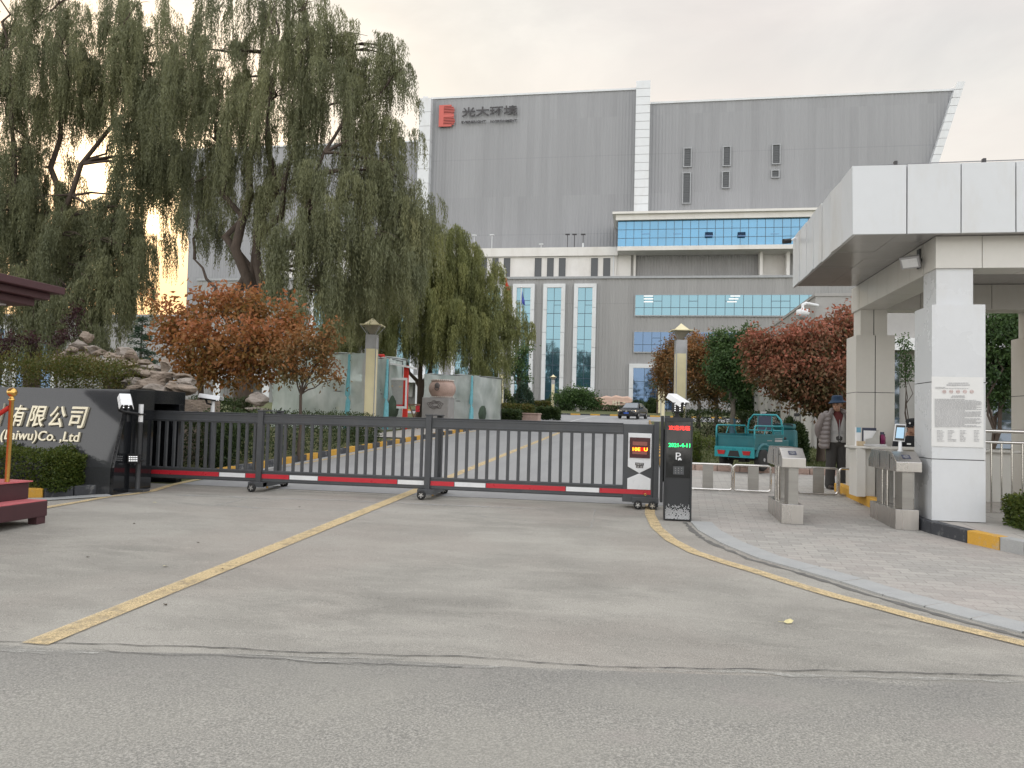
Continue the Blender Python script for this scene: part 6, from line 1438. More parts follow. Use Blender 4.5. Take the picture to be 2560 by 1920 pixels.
def film_crate(label, p00, p10, p01, z0, z1, ties, taper=.0):
    """a tubular frame wrapped in milky film: p00 near left, p10 near right, p01 far"""
    t = thing('film_covered_frame', label, 'covered frame', ((p00+p10)/2).to_tuple()[:2]+(z0,)); e1, e2 = p10-p00, p01-p00
    n = 14; mb = MB(); P = lambda a, b, z: Vector((p00.x+e1.x*a+e2.x*b, p00.y+e1.y*a+e2.y*b, z))
    rnd = random.Random(len(label))
    def wall(A, B, nrm):
        vs = []; m_ = 16
        for i in range(n+1):
            for j in range(m_+1):
                f = i/n; q = A+(B-A)*f; zz_ = z0+(z1-z0)*j/m_-.05*math.sin(math.pi*f)*(j/m_)*abs(math.sin(f*7))
                q = q+nrm*(.03*math.sin(f*21+j*.7)*math.sin(j*.5)+.03*math.sin(j*.9+f*5)); vs.append((q.x,q.y,zz_))
        mb.add(vs, [(i*(m_+1)+j,(i+1)*(m_+1)+j,(i+1)*(m_+1)+j+1,i*(m_+1)+j+1) for i in range(n) for j in range(m_)], None, True)
    a, b, c, d = P(0,0,0), P(1,0,0), P(1,1,0), P(0,1,0)
    wall(a, b, Vector((0,-1,0))); wall(b, c, Vector((1,0,0))); wall(a, d, Vector((-1,0,0)))
    tp = [P(i/8,j/4,z1+.05*math.sin(i*1.3)*math.cos(j)) for j in range(5) for i in range(9)]; mb.add(tp, [(j*9+i,j*9+i+1,(j+1)*9+i+1,(j+1)*9+i) for j in range(4) for i in range(8)], None, True)
    mb.build('plastic_film', M['film'], t, fix=False)
    mb = MB()
    for f in (0,.33,.66,1): q = P(f,0,0); q2 = P(f,1,0); mb.tube([(q.x,q.y+.06,z0),(q.x,q.y+.06,z1)], .018, 6); mb.tube([(q2.x,q2.y-.06,z0),(q2.x,q2.y-.06,z1)], .018, 6); mb.tube([(q.x,q.y,z1-.03),(q2.x,q2.y,z1-.03)], .018, 6)
    for z in (z1-.02,(z0+z1)/2): 
        q, r = P(0,0,0), P(1,0,0); mb.tube([(q.x,q.y+.05,z),(r.x,r.y+.05,z)], .018, 6)
    mb.build('frame', M['signdark'], t)
    for f in ties:
        q = P(f,0,0) if f <= 1 else P(1,f-1,0); mb = MB(); zk = z0+(z1-z0)*.42
        mb.tube([(q.x,q.y-.06,z1-.05),(q.x,q.y-.07,z0+(z1-z0)*.7),(q.x-.02,q.y-.08,zk+.1),(q.x,q.y-.09,zk),(q.x+.02,q.y-.08,zk-.15),(q.x,q.y-.07,z0+.05)], [.05,.07,.10,.035,.10,.14], 8, flat=.5); mb.build('tie_cloth', M['tealwrap'], t)
    mb = MB()
    for i in range(9): q = P(rnd.uniform(.12,.88),rnd.uniform(.3,.8),0); r = rnd.uniform(.3,.55); mb.ball((q.x,q.y,z0+r+rnd.uniform(0,.6)), (r,r,r*1.2), 10, 8)
    mb.build('plants_inside', M['shade'], t)
    return t
fy = 29.6; a = ky('E',1350,1230,fy); b = ky('F',285,1200,fy-.2); c = ky('F',515,1200,fy+2.6)
film_crate('long milky film covered frame with teal ties behind the left lamp post', Vector((a.x,fy,0)), Vector((b.x,fy-.2,0)), Vector((a.x+.8,fy+3.0,0)), gz(fy)+.1, ky('F',170,885,fy).z, (.83,))
e0, e1 = ky('F',292,1200,fy+.4), ky('F',513,1200,fy+.4)
film_crate('narrow milky film covered frame between the lamp post and the red notice board', Vector((e0.x,fy+.4,0)), Vector((e1.x,fy+.4,0)), Vector((e0.x+.1,fy+2,0)), gz(fy)+.1, ky('F',400,925,fy+.4).z, (.97,))
fy = 34.5; a, b = ky('F',870,1200,fy), ky('F',1300,1200,fy); c = ky('F',1465,1200,fy+2)
film_crate('milky film covered frame with a teal tie behind the stone drum', Vector((a.x,fy,0)), Vector((ky('F',1350,1200,fy).x,fy,0)), Vector((a.x+.9,fy+2.6,0)), gz(fy)+.1, ky('F',1000,1090,fy).z, (.99,))
by = 30.4; nb = thing('notice_board', 'red posted notice board with a white framed glass case and a sloping white roof', 'notice board', (0,0,0)); a, b = ky('F',515,1425,by), ky('F',705,1125,by); nb.location = (b.x,by,gz(by)+.1)
mb = MB(); mb.box(a.x,b.x,by,by+.12,a.z,a.z+.10); mb.box(a.x,b.x,by,by+.12,b.z-.10,b.z); mb.box(b.x-.08,b.x,by,by+.12,a.z+.1,b.z-.1); mb.box(a.x,a.x+.08,by,by+.12,a.z+.1,b.z-.1); mb.build('white_frame', M['white'], nb, bevel=.008)
mb = MB(); mb.box(a.x+.081,b.x-.081,by+.03,by+.05,a.z+.101,b.z-.101); pn = mb.build('case_panel', M['boxblue'], nb); pn.data.materials[0] = M['kerbstone']
mb = MB(); 
for (u,v) in ((548,1205),(634,1212)): c = ky('F',u,v,by); mb.box(c.x-.06,c.x+.06,by+.022,by+.0295,c.z-.03,c.z+.03)
mb.build('pinned_card', M['card'], pn)
mb = MB(); mb.box(a.x+.1,b.x-.1,by+.02,by+.0294,a.z+.101,a.z+.17); mb.build('red_border', M['red'], pn)
p0, p1 = ky('F',668,1030,by), ky('F',712,1030,by)
mb = MB(); mb.box(p0.x,p1.x,by+.02,by+.14,gz(by),p0.z+.12); mb.build('red_post', M['flagred'], nb); mb = MB(); mb.box(a.x-1.2,a.x-1.06,by+.02,by+.14,gz(by),p0.z+.3); mb.build('red_post', M['flagred'], nb)
r0, r1 = ky('F',520,985,by), ky('F',765,1030,by); mb = MB(); mb.prism([(r0.x-.9,r0.z+.12),(r1.x,r1.z-.02),(r1.x,r1.z+.05),(r0.x-.9,r0.z+.2)], by-.3, by+.5, 'y'); mb.build('roof', M['white'], nb)
mb = MB(); c = ky('F',445,905,by); mb.tube([(c.x-.25,by+.1,c.z-.05),(c.x+.1,by+.1,c.z-.05)], .12, 10); mb.build('red_roll', M['flagred'], nb)
# wooden trestles beside it
tr = thing('wooden_trestle', 'weathered crossed wooden trestle leaning behind the red board post', 'trestle', (0,0,0)); a = ky('F',715,1385,by+.6); b = ky('F',830,1385,by+.6); tr.location = (a.x,by+.6,gz(by)+.1); zb_ = gz(by)+.1
mb = MB(); mb.box(a.x,b.x,by+.56,by+.64,a.z-.04,a.z+.02); mb.build('top_bar', M['wood'], tr)
for (q, r) in ((a.x+.05,a.x+.45),(a.x+.45,a.x+.05),(b.x-.45,b.x-.05),(b.x-.05,b.x-.45)): mb = MB(); mb.tube([(q,by+.6,a.z-.04),(r,by+.6,zb_)], .025, 6); mb.build('leg', M['wood'], tr)
c0, c1 = ky('F',785,1460,by+.5), ky('F',825,1400,by+.5); mb = MB(); mb.box(c0.x,c1.x,by+.50,by+.53,c0.z,c1.z); mb.build('red_card', M['red'], tr)
# peach landscape stone and low planter by the car
ly = 92.0; pts = [ky('G',*p,ly) for p in [(1208,1505),(1205,1455),(1240,1412),(1300,1418),(1355,1402),(1400,1412),(1440,1398),(1500,1412),(1550,1408),(1590,1430),(1596,1505)]]
ls = thing('landscape_stone', 'long peach coloured landscape stone with a red emblem in front of the plant wall', 'stone', ((pts[0].x+pts[-1].x)/2,ly,gz(ly)+.1))
mb = MB(); n = len(pts); mb.prism([(p.x,max(p.z,gz(ly)) if i not in (0,n-1) else gz(ly)) for i, p in enumerate(pts)], ly, ly+1.3, 'y'); mb.build('slab', M['peach'], ls, bevel=.18)
c0, c1 = ky('G',1266,1503,ly-.05), ky('G',1318,1447,ly-.05); mb = MB(); hh = c1.z-c0.z
for k in range(5): mb.box(c0.x+(c1.x-c0.x)*(.3 if k % 4 else 0),c1.x,ly-.09,ly-.03,c0.z+hh*k/5,c0.z+hh*(k+.62)/5)
mb.box(c0.x,c0.x+(c1.x-c0.x)*.32,ly-.091,ly-.029,c0.z,c1.z); mb.build('emblem', M['logored'], ls)
mb = MB()
for k in range(3): c = ky('G',1445+k*26,1478,ly-.05); mb.box(c.x-.45,c.x+.4,ly-.09,ly-.03,c.z-.42,c.z-.30); mb.box(c.x-.45,c.x-.3,ly-.0895,ly-.0295,c.z-.299,c.z+.4); mb.box(c.x-.29,c.x+.4,ly-.088,ly-.028,c.z+.1,c.z+.22)
mb.build('gold_characters', M['gold'], ls)
py_ = 47.0; a, b = ky('F',1790,1530,py_), ky('F',1995,1485,py_); mb = MB(); z_ = gz(py_); mb.box(a.x,b.x,py_,py_+1.4,z_-.05,b.z); mb.box(a.x-.05,b.x+.05,py_-.05,py_+1.45,b.z,b.z+.07); tag(mb.build('stone_planter', M['stonep'], bevel=.02), 'low pinkish stone planter box beside the clipped hedge', 'planter')
# flags
def flag(label, k, u0, v0, u1, v1, ptop, Y, mat):
    c = ky(k,u0,v0,Y); t = thing('flagpole', label, 'flagpole', (c.x,Y,gz(Y)+.1), 0, 'flagpoles in the garden'); zt = ky(k,*ptop,Y).z
    mb = MB(); mb.tube([(c.x,Y,gz(Y)),(c.x,Y,zt)], [.09,.05], 10); mb.ball((c.x,Y,zt+.08), .12, 10, 8); mb.build('pole', M['tile'], t)
    e = ky(k,u1,v1,Y); mb = MB(); n, m_ = 10, 14; vs = []
    for j in range(m_+1):
        f = j/m_; z = c.z+(e.z-c.z)*f; wd = abs(e.x-c.x)*(.55+.6*f)+.15
        for i in range(n+1): q = i/n; vs.append((c.x+.08+wd*q, Y+.22*math.sin(q*9+f*3)*(.3+q), z-q*.8*(1-f)-.3*q))
    mb.add(vs, [(j*(n+1)+i,j*(n+1)+i+1,(j+1)*(n+1)+i+1,(j+1)*(n+1)+i) for j in range(m_) for i in range(n)], None, True); f_ = mb.build('flag', mat, t, fix=False); return t
flag('white flagpole with a limp red flag above the small willow', 'G', 440,335,482,550,(450,268), 72, M['flagred'])
flag('white flagpole with a limp blue flag before the first tall window', 'G', 588,455,606,570,(592,432), 74, M['flagblue'])
# boulder and fallen leaf
def rock_mb(c, r, seed, rot=0, rough=.28, layers=5.0):
    mb = MB(); bm = bmesh.new(); bmesh.ops.create_icosphere(bm, subdivisions=4, radius=1); rs = np.random.default_rng(seed); k = rs.normal(size=(9,3))*1.7; ph = rs.uniform(0,6.28,9); am = rs.uniform(.4,1,9)
    pl = unit(rs.normal(size=(16,3))); pd = rs.uniform(.58,.90,16); cr, sr = math.cos(rot), math.sin(rot)
    for v in bm.verts:
        p = np.array(v.co); d = pl@p; 
        for n_, dd, q in zip(pl, pd, d):
            if q > dd: p = p-n_*(q-dd)*.85
        f = 1+rough*.30*float(np.sum(am*np.sin(k@p+ph)))/2.2+.035*math.sin(p[2]*layers*3.1+2*math.sin(p[0]*2))+.03*math.sin(k[0]@p*5)+.022*math.sin(k[1]@p*9+1)
        p = p*f*np.array(r); v.co = (c[0]+p[0]*cr-p[1]*sr, c[1]+p[0]*sr+p[1]*cr, c[2]+p[2])
    mb.add([tuple(v.co) for v in bm.verts], [[v.index for v in f.verts] for f in bm.faces], None, True); bm.free(); return mb
c = ky('E',1200,1350,21); tag(rock_mb((c.x,21,c.z-.02), (.33,.28,.27), 5, .2).build('boulder', M['rock2']), 'rounded grey boulder sitting on a flat stone behind the gate', 'boulder')
c = ky('E',1190,1425,21); tag(rock_mb((c.x,20.95,c.z-.05), (.46,.36,.10), 9).build('boulder', M['rock2']), 'flat pale stone under the rounded grey boulder', 'boulder')
c = gp(1703,1347); mb = MB(); mb.add([(c.x-.035,c.y-.01,c.z+.012),(c.x-.01,c.y-.022,c.z+.006),(c.x+.02,c.y-.015,c.z+.010),(c.x+.036,c.y+.0,c.z+.024),(c.x+.016,c.y+.02,c.z+.032),(c.x-.018,c.y+.018,c.z+.020),(c.x,c.y,c.z+.004)], [(0,1,6),(1,2,6),(2,3,6),(3,4,6),(4,5,6),(5,0,6)]); mb.tube([(c.x-.035,c.y-.01,c.z+.012),(c.x-.07,c.y-.005,c.z+.012)], .0015, 5)
o = mb.build('fallen_leaf', M['dryleaf'], fix=False); tag(o, 'curled pale yellow dry leaf lying alone on the forecourt', 'leaf')
M['scrap'] = pm('brown_leaf_scrap', (.06,.045,.03), .9)
for k, (u, v, pale) in enumerate([(1015,820,0),(1218,437,0),(1840,218,0),(540,527,0),(825,320,0),(1368,602,0),(1015,583,1),(950,190,1)]):
    c = gp((u*900/2212)/1.15732, (1180+v*900/2212)/1.15732); r = .016 if not pale else .022; a = k*1.3
    mb = MB(); mb.add([(c.x+r*math.cos(a+q)*(1+.5*math.sin(q*3+k)),c.y+r*.8*math.sin(a+q),c.z+.004+.006*((q*7+k)%2)) for q in (0,1.05,2.1,3.1,4.2,5.2)]+[(c.x,c.y,c.z+.012)], [(i,(i+1)%6,6) for i in range(6)])
    tag(mb.build('leaf_scrap', M['dryleaf' if pale else 'scrap'], fix=False), 'tiny pale scrap lying on the forecourt left of the centre line' if pale else 'tiny dark leaf scrap lying on the forecourt left half', 'leaf scrap', 'pale scraps on the forecourt' if pale else 'dark leaf scraps on the forecourt')
# ------------------------------------------------------------------ vegetation
def gpt(P): return np.asarray(P, float)
def branch_path(a, b, sag=.0, wob=.06, n=6, seed=0):
    r = np.random.default_rng(seed); a, b = np.array(a, float), np.array(b, float); L = np.linalg.norm(b-a); out = []
    for i in range(n+1):
        f = i/n; p = a+(b-a)*f; p[2] += sag*L*math.sin(math.pi*f); p += r.normal(size=3)*wob*L*.35*math.sin(math.pi*f)*[1,1,.5]; out.append(tuple(p))
    return out
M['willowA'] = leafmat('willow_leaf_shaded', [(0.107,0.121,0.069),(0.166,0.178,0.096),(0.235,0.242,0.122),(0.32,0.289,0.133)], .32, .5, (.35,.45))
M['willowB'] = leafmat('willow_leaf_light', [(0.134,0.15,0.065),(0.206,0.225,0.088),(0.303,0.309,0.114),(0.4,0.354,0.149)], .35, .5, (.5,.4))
def willow(label, base, trunk_r, clumps, Y, mat, spread_y=2.4, dens=1.0, fork=3.2, leaders=None, seed=1, leafL=(.12,.20), leafW=.030, spacing=.07, bark='bark'):
    """weeping willow: forked trunk, limbs to every dome of foliage, and strands of narrow leaves hanging from the domes"""
    t = thing('willow_tree', label, 'willow', base); rs = np.random.default_rng(seed); b = np.array(base, float)
    mb = MB(); fk = b+np.array([.05,0,fork]); mb.tube([tuple(b-[0,0,.1]),tuple(b+[.0,0,.15]),tuple(b+[.04,0,fork*.5]),tuple(fk)], [trunk_r*1.35,trunk_r*1.1,trunk_r*.92,trunk_r*.95], 14)
    heads = []
    P_all, D_all, T_all, L_all = [], [], [], []
    for ci, (cx, cy, hw, by, dy, kd) in enumerate(clumps):
        yy = Y+dy; c = oy(cx, cy, yy); px_m = yy/CF*1.02; W = hw*px_m; H = max(.6, (by-cy)*px_m)
        heads.append((c.x, yy, c.z-.25*W))
        st = rs.uniform(.15, .6); zbot = c.z-H
        nt_ = int(dens*kd*(5+3.0*W*min(H, 5.0)))            # drooping branchlets spread through the clump, each with its own curtain of strands
        for q in range(nt_):
            a0 = rs.uniform(0, 6.283); r0 = W*math.sqrt(rs.uniform(0, 1)); tx, ty = c.x+r0*math.cos(a0), yy+.9*r0*math.sin(a0)
            tz = c.z-.30*W*(r0/W)**2-min(H*.72, abs(rs.normal())*.42*H)+rs.normal()*.12*W
            oa = math.atan2(ty-yy, tx-c.x)+rs.normal()*.7; ra = rs.uniform(.25, .75); lift = rs.uniform(.05, .28); m0 = int(rs.integers(16, 34)); ts = st+rs.normal()*.13; Lt = rs.uniform(.9, 2.9)
            for i in range(m0):
                f = rs.uniform(0, 1)**.8; w1 = rs.normal()*.10
                bx0 = tx+math.cos(oa)*ra*f-math.sin(oa)*w1; by0 = ty+math.sin(oa)*ra*f+math.cos(oa)*w1; bz0 = tz+lift*math.sin(f*2.6)-.25*f*f
                Lm = min(Lt*rs.uniform(.55, 1.12), max(.35, bz0-zbot+rs.normal()*.25)); m_ = int(Lm/spacing)
                if m_ < 4: continue
                s = (np.arange(m_)+rs.uniform(size=m_)*.8)*spacing; outw = .16*(1-np.exp(-s/.3)); ph = rs.uniform(0, 6); sw = .035*np.sin(s*1.9+ph)
                P_all.append(np.stack([bx0+math.cos(oa)*outw+sw, by0+math.sin(oa)*outw+sw*.6, bz0+.05*(1-np.exp(-s/.2))*np.exp(-s/.3)-s], 1))
                D_all.append(rs.normal(size=(m_,3))*[.34,.34,.12]+[0,0,-1.0]); T_all.append(np.clip(ts+rs.uniform(-.10,.10)+.10*(s/Lm-.5)+rs.normal(size=m_)*.10, 0, 1)); L_all.append(rs.uniform(*leafL, m_)*np.linspace(1.1,.6,m_))
    P = np.concatenate(P_all); D = unit(np.concatenate(D_all)); T = np.concatenate(T_all); L = np.concatenate(L_all)
    leaf_mesh('crown', P, D, L, leafW, T, mat, t)
    # leaders then boughs
    leaders = leaders or []
    ends = []
    for k, (px_, py_, dy, r) in enumerate(leaders):
        e = oy(px_, py_, Y+dy); path = branch_path(fk+[0,0,-.25], (e.x,e.y,e.z), .05, .10, 8, seed*31+k); mb.tube(path, list(np.linspace(trunk_r*r, trunk_r*r*.28, len(path))), 10); ends += path[3:]
    ends = np.array(ends)
    for k, h in enumerate(heads):
        h = np.array(h)-[0,0,.35]; cand = ends[ends[:,2] < h[2]+.3]; cand = cand if len(cand) else ends; a = cand[np.argmin(np.linalg.norm(cand-h, axis=1))]
        path = branch_path(a, h, .06, .10, 6, seed*77+k); mb.tube(path, list(np.linspace(trunk_r*.17, trunk_r*.05, len(path))), 7)
        for q in range(4):
            an = q*1.57+k; rW = clumps[k][2]*Y/CF*.42; e = h+np.array([math.cos(an)*rW, math.sin(an)*rW*.8, -.35*rW]); mb.tube(branch_path(path[4], e, .12, .08, 4, k*9+q), list(np.linspace(trunk_r*.06, trunk_r*.02, 5)), 5)
    mb.build('trunk', M[bark], t)
    return t
# --- big willow behind the gate
by_ = 25.0; bx = gp(520,948)
c = oy(522,890,by_)
willow('tallest weeping willow with a thick forked trunk behind the orange tree', (c.x,by_,gz(by_)+.1), .36, [
 (560,-70,120,230,0,.8),(665,-40,85,260,.5,.7),(640,40,80,330,-1,.8),(775,38,62,300,1.2,.55),(845,92,38,230,1.2,.5),(800,150,62,420,.6,.8),(720,140,80,440,-.5,.9),(600,150,90,430,-1.2,.9),(480,70,95,360,0,.8),(410,150,70,420,1,.7),
 (825,262,34,400,.8,.7),(855,335,50,500,.4,.9),(800,330,60,560,-.5,1.0),(880,425,42,560,.3,.9),(720,330,80,620,-1.0,1.0),(690,400,85,700,-2.0,1.1),(765,470,75,670,-1.2,1.1),(840,470,62,640,-1.2,1.0),(882,355,42,520,-.2,1.1),(893,440,36,600,-.3,1.1),(830,560,60,730,3.6,1.0),(760,590,60,745,3.4,1.0),(872,520,40,650,-1.0,1.0),(850,250,34,360,.6,.9),(870,120,26,230,.8,.8),(825,70,40,240,.8,.8),(640,480,46,690,-2.0,.8),
 (560,300,80,540,.8,.8),(470,300,70,520,1.6,.7),(420,380,40,520,2.0,.6),(540,420,60,600,2.2,.5),(700,590,60,735,-2.2,1.0),(610,330,60,560,-.5,.8),(390,90,50,300,.5,.8),(440,240,50,470,.8,.8),(430,430,34,560,1.4,.6),(520,130,60,330,.6,.8),(590,-40,70,150,1,.8),(720,30,60,240,.8,.8)],
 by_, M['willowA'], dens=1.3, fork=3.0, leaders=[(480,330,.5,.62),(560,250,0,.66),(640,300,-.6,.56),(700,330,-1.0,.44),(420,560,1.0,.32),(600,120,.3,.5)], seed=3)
# --- willow at the far left
Y2 = 27.5; c = oy(60,930,Y2)
willow('weeping willow filling the upper left corner above the rockery', (c.x,Y2,gz(Y2)+.1), .34, [
 (20,-90,140,210,0,.8),(10,40,60,300,.5,1.0),(45,130,55,350,.6,.9),(110,-20,70,200,.6,.8),(230,20,60,230,.7,.8),(170,-70,110,230,.6,.75),(300,-60,95,260,0,.7),(-60,120,100,420,-.5,.8),(60,110,80,330,-1,.85),(160,120,80,300,.5,.8),(270,100,75,330,.8,.75),(355,60,60,300,.4,.7),
 (20,300,75,600,-1.2,.9),(95,330,60,560,.3,.75),(-40,380,70,640,-1.6,.9),(300,270,45,470,1.0,.7),(330,330,34,620,1.2,.6),(130,445,80,640,1.0,.9),(215,445,80,640,.6,1.0),(285,455,42,660,-.4,1.0),(60,500,80,690,-.8,1.0),(150,520,70,700,-1.0,.9),(230,540,50,690,-1.0,.9),(390,180,40,420,1.5,.5),(245,140,60,290,.3,.8),(150,215,55,330,.6,.8),(300,215,50,470,-.2,.9),(335,160,46,450,.2,.8),(255,415,52,650,-.3,1.0),(190,425,60,660,-.6,1.0),(120,320,50,600,.4,.7),(100,395,58,670,-.7,.9),(285,330,30,600,.4,.7),(20,420,60,700,-1.2,.9),(165,470,60,720,-1.6,.9),(270,500,40,700,-1.4,.9),(20,240,60,500,-.3,.8),(-20,330,60,640,-.5,.8),(60,290,50,600,-.2,.7),(235,225,52,310,.8,.9),(355,150,46,450,.4,.9),(385,255,42,480,.9,.8),(345,310,36,480,.9,.7),(415,330,34,520,1.3,.6),(300,60,70,300,-.4,.7),(130,40,80,300,-.6,.7),(200,120,50,300,1,.8),(60,560,70,735,-1.8,.9),(200,560,50,730,-1.5,.9),(-20,560,60,720,-1.6,.8),(130,600,60,740,-1.9,.8),(300,560,34,720,-.8,.9),(280,400,34,560,.2,.9),(330,200,40,420,-.6,.9),(400,120,44,330,.6,.9),(380,330,34,470,.3,.8),(30,590,70,790,-2.6,1.0),(140,610,70,775,-2.4,1.0),(240,600,48,760,-2.0,1.0),(-30,650,60,790,-3,.9),(90,680,60,790,-3,.8),(190,680,50,770,-2.6,.8)],
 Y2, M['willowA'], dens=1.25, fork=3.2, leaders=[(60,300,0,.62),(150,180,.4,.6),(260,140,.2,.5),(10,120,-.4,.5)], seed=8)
# --- smaller willow in the middle
Y3 = 38.5; c = ky('F',830,1400,Y3)
willow('smaller bright weeping willow behind the stone drum', (c.x,Y3,gz(Y3)+.1), .24, [
 (900,470,62,640,0,1.2),(945,474,60,640,.3,1.3),(985,492,50,660,.2,1.2),(870,505,60,680,-.2,1.1),(1040,560,46,720,.3,1.2),(1085,630,36,725,.3,1.1),(925,520,70,700,-.5,1.2),(980,560,70,730,-.6,1.2),(820,560,55,740,.2,1.0),(760,600,45,760,0,1.0),(1120,690,24,740,.2,.9),(960,500,70,700,-.4,1.0),(1020,545,62,760,.2,1.0),(1064,600,46,760,.2,1.0),(1105,668,32,735,.3,.9),(850,540,70,760,-.6,1.0),(790,600,62,800,-.8,1.0),(745,650,40,800,-.6,.9),(920,600,80,770,-1.2,1.1),(1000,640,75,800,-1.4,1.1),(1055,700,46,805,-1.0,1.0),(860,660,72,790,-1.4,1.0),(950,700,60,790,1.2,.9),(780,700,48,800,.6,.9),(1035,740,45,900,-1.0,.9)],
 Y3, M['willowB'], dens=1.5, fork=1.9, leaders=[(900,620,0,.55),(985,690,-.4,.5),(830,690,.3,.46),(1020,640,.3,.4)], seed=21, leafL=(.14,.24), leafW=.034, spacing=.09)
# ------------------------------------------------------------------ broad leaved trees
def leafy_tree(name, label, cat, base, blobs, Y, mat, leaf, nleaf, trunk_r, fork_z, seed=1, droop=.35, bark='bark', blue=None, twigs=True, group=None):
    """blobs: (x, y, rx, ry, dy) ellipsoids in the survey; leaves sit in sprays on twigs inside them"""
    t = thing(name, label, cat, base, 0, group); rs = np.random.default_rng(seed); b = np.array(base, float); k = Y/CF
    mb = MB(); fk = np.array([b[0], b[1], fork_z]); mb.tube(branch_path(b-[0,0,.05], fk, 0, .05, 4, seed), [trunk_r*1.25,trunk_r*1.05,trunk_r,trunk_r*.95,trunk_r*.9], 10)
    P_all, D_all, T_all = [], [], []; area = sum(q[2]*q[3] for q in blobs)
    for bi, (x, y, rx, ry, dy) in enumerate(blobs):
        c = oy(x, y, Y+dy); c = np.array([c.x, c.y, c.z]); R = np.array([rx*k, min(rx, ry)*k*1.05, ry*k])
        path = branch_path(fk, c-[0,0,R[2]*.2], .04, .12, 5, seed*13+bi); mb.tube(path, list(np.linspace(trunk_r*.55, trunk_r*.14, 6)), 7)
        n = int(nleaf*rx*ry/area); ns = max(6, n//11)
        u = unit(rs.normal(size=(ns,3))); rad_ = rs.uniform(.35,1.0,ns)**.6; lump = 1+.22*np.sin(u[:,0]*4+bi)*np.sin(u[:,2]*5+bi*2); C0 = c+u*R*(rad_*lump)[:,None]
        for i in range(0, ns, 5): mb.tube([path[-1], tuple((np.array(path[-1])+C0[i])/2+rs.normal(size=3)*.05), tuple(C0[i])], [trunk_r*.10,trunk_r*.06,trunk_r*.03], 4)
        for i in range(ns):
            m_ = int(rs.integers(7,16)); ax = unit(u[i]*[1,1,.6]+rs.normal(size=3)*.5+[0,0,.2]); s = rs.uniform(-.5,.5,m_)[:,None]*leaf*4.5
            p = C0[i]+ax*s+rs.normal(size=(m_,3))*leaf*.7; d = unit(rs.normal(size=(m_,3))*.8+ax*.5+[0,0,-droop*2])
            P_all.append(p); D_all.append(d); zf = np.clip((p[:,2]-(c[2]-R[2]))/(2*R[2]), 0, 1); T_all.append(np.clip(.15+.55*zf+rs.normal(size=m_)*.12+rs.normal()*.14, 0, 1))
    P = np.concatenate(P_all); D = np.concatenate(D_all); T = np.concatenate(T_all); n = len(P)
    leaf_mesh('crown', P, D, RNG.uniform(.75,1.25,n)*leaf, RNG.uniform(.45,.6,n)*leaf, T, mat, t, .14)
    mb.build('trunk', M[bark], t)
    if blue: z0, z1 = blue; mb = MB(); mb.tube([(b[0],b[1],b[2]),(b[0]+.01,b[1],b[2]+z1)], trunk_r*1.22, 12); mb.build('painted_band', M['paintedbark'], t)
    return t
M['lorange'] = leafmat('orange_leaf', [(0.11,0.104,0.033),(0.214,0.135,0.04),(0.33,0.147,0.05),(0.42,0.159,0.072),(0.505,0.224,0.13)], .40, .5, (.8,.40))
M['lred'] = leafmat('dark_red_leaf', [(0.066,0.088,0.033),(0.141,0.112,0.053),(0.259,0.12,0.067),(0.429,0.152,0.096),(0.666,0.255,0.185)], .35, .5, (.9,.30))
M['lgreen'] = leafmat('deep_green_leaf', [(0.03,0.059,0.02),(0.05,0.097,0.03),(0.084,0.143,0.044),(0.143,0.202,0.067)], .28, .5)
M['lorange2'] = leafmat('rusty_leaf', [(0.068,0.098,0.04),(0.165,0.119,0.045),(0.31,0.141,0.05),(0.426,0.163,0.062)], .3, .5, (.6,.5))
M['lcedar'] = leafmat('blue_green_needle', [(0.029,0.055,0.034),(0.046,0.081,0.047),(0.072,0.111,0.065)], .2, .6)
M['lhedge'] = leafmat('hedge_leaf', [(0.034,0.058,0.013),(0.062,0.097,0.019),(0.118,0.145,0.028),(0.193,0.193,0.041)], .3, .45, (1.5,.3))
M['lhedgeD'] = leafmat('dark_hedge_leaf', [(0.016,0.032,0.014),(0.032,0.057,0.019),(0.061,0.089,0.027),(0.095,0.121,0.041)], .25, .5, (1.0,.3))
M['lrose'] = leafmat('mixed_rose_leaf', [(0.035,0.056,0.015),(0.069,0.094,0.02),(0.125,0.106,0.025),(0.15,0.075,0.031)], .3, .5, (1.6,.4))
M['lmaple'] = leafmat('purple_leaf', [(.022,.014,.014),(.05,.018,.022),(.075,.025,.028)], .3, .5)
Yo = 17.5; c = oy(505,905,Yo)
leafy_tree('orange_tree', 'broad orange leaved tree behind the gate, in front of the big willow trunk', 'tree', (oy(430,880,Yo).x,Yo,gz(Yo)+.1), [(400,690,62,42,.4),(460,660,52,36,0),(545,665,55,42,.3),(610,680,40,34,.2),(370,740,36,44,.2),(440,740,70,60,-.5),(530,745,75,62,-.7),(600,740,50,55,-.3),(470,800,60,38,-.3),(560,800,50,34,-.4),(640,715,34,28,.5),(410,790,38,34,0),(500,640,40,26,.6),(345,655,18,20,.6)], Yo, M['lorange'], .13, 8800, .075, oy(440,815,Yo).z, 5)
Yp = 16.2; c = ky('E',1620,1440,Yp)
leafy_tree('orange_tree', 'small rust leaved tree with a thin bare trunk beside the film covered frame', 'tree', (c.x,Yp,gz(Yp)+.1), [(625,770,40,36,0),(665,745,38,40,.1),(700,745,28,40,0),(640,805,40,26,-.1),(700,800,34,24,.1),(725,815,16,12,.1),(712,715,16,20,0)], Yp, M['lorange2'], .095, 2900, .036, ky('E',1620,1290,Yp).z, 6)
Yr = 21.0; c = ky('H',1810,1310,Yr)
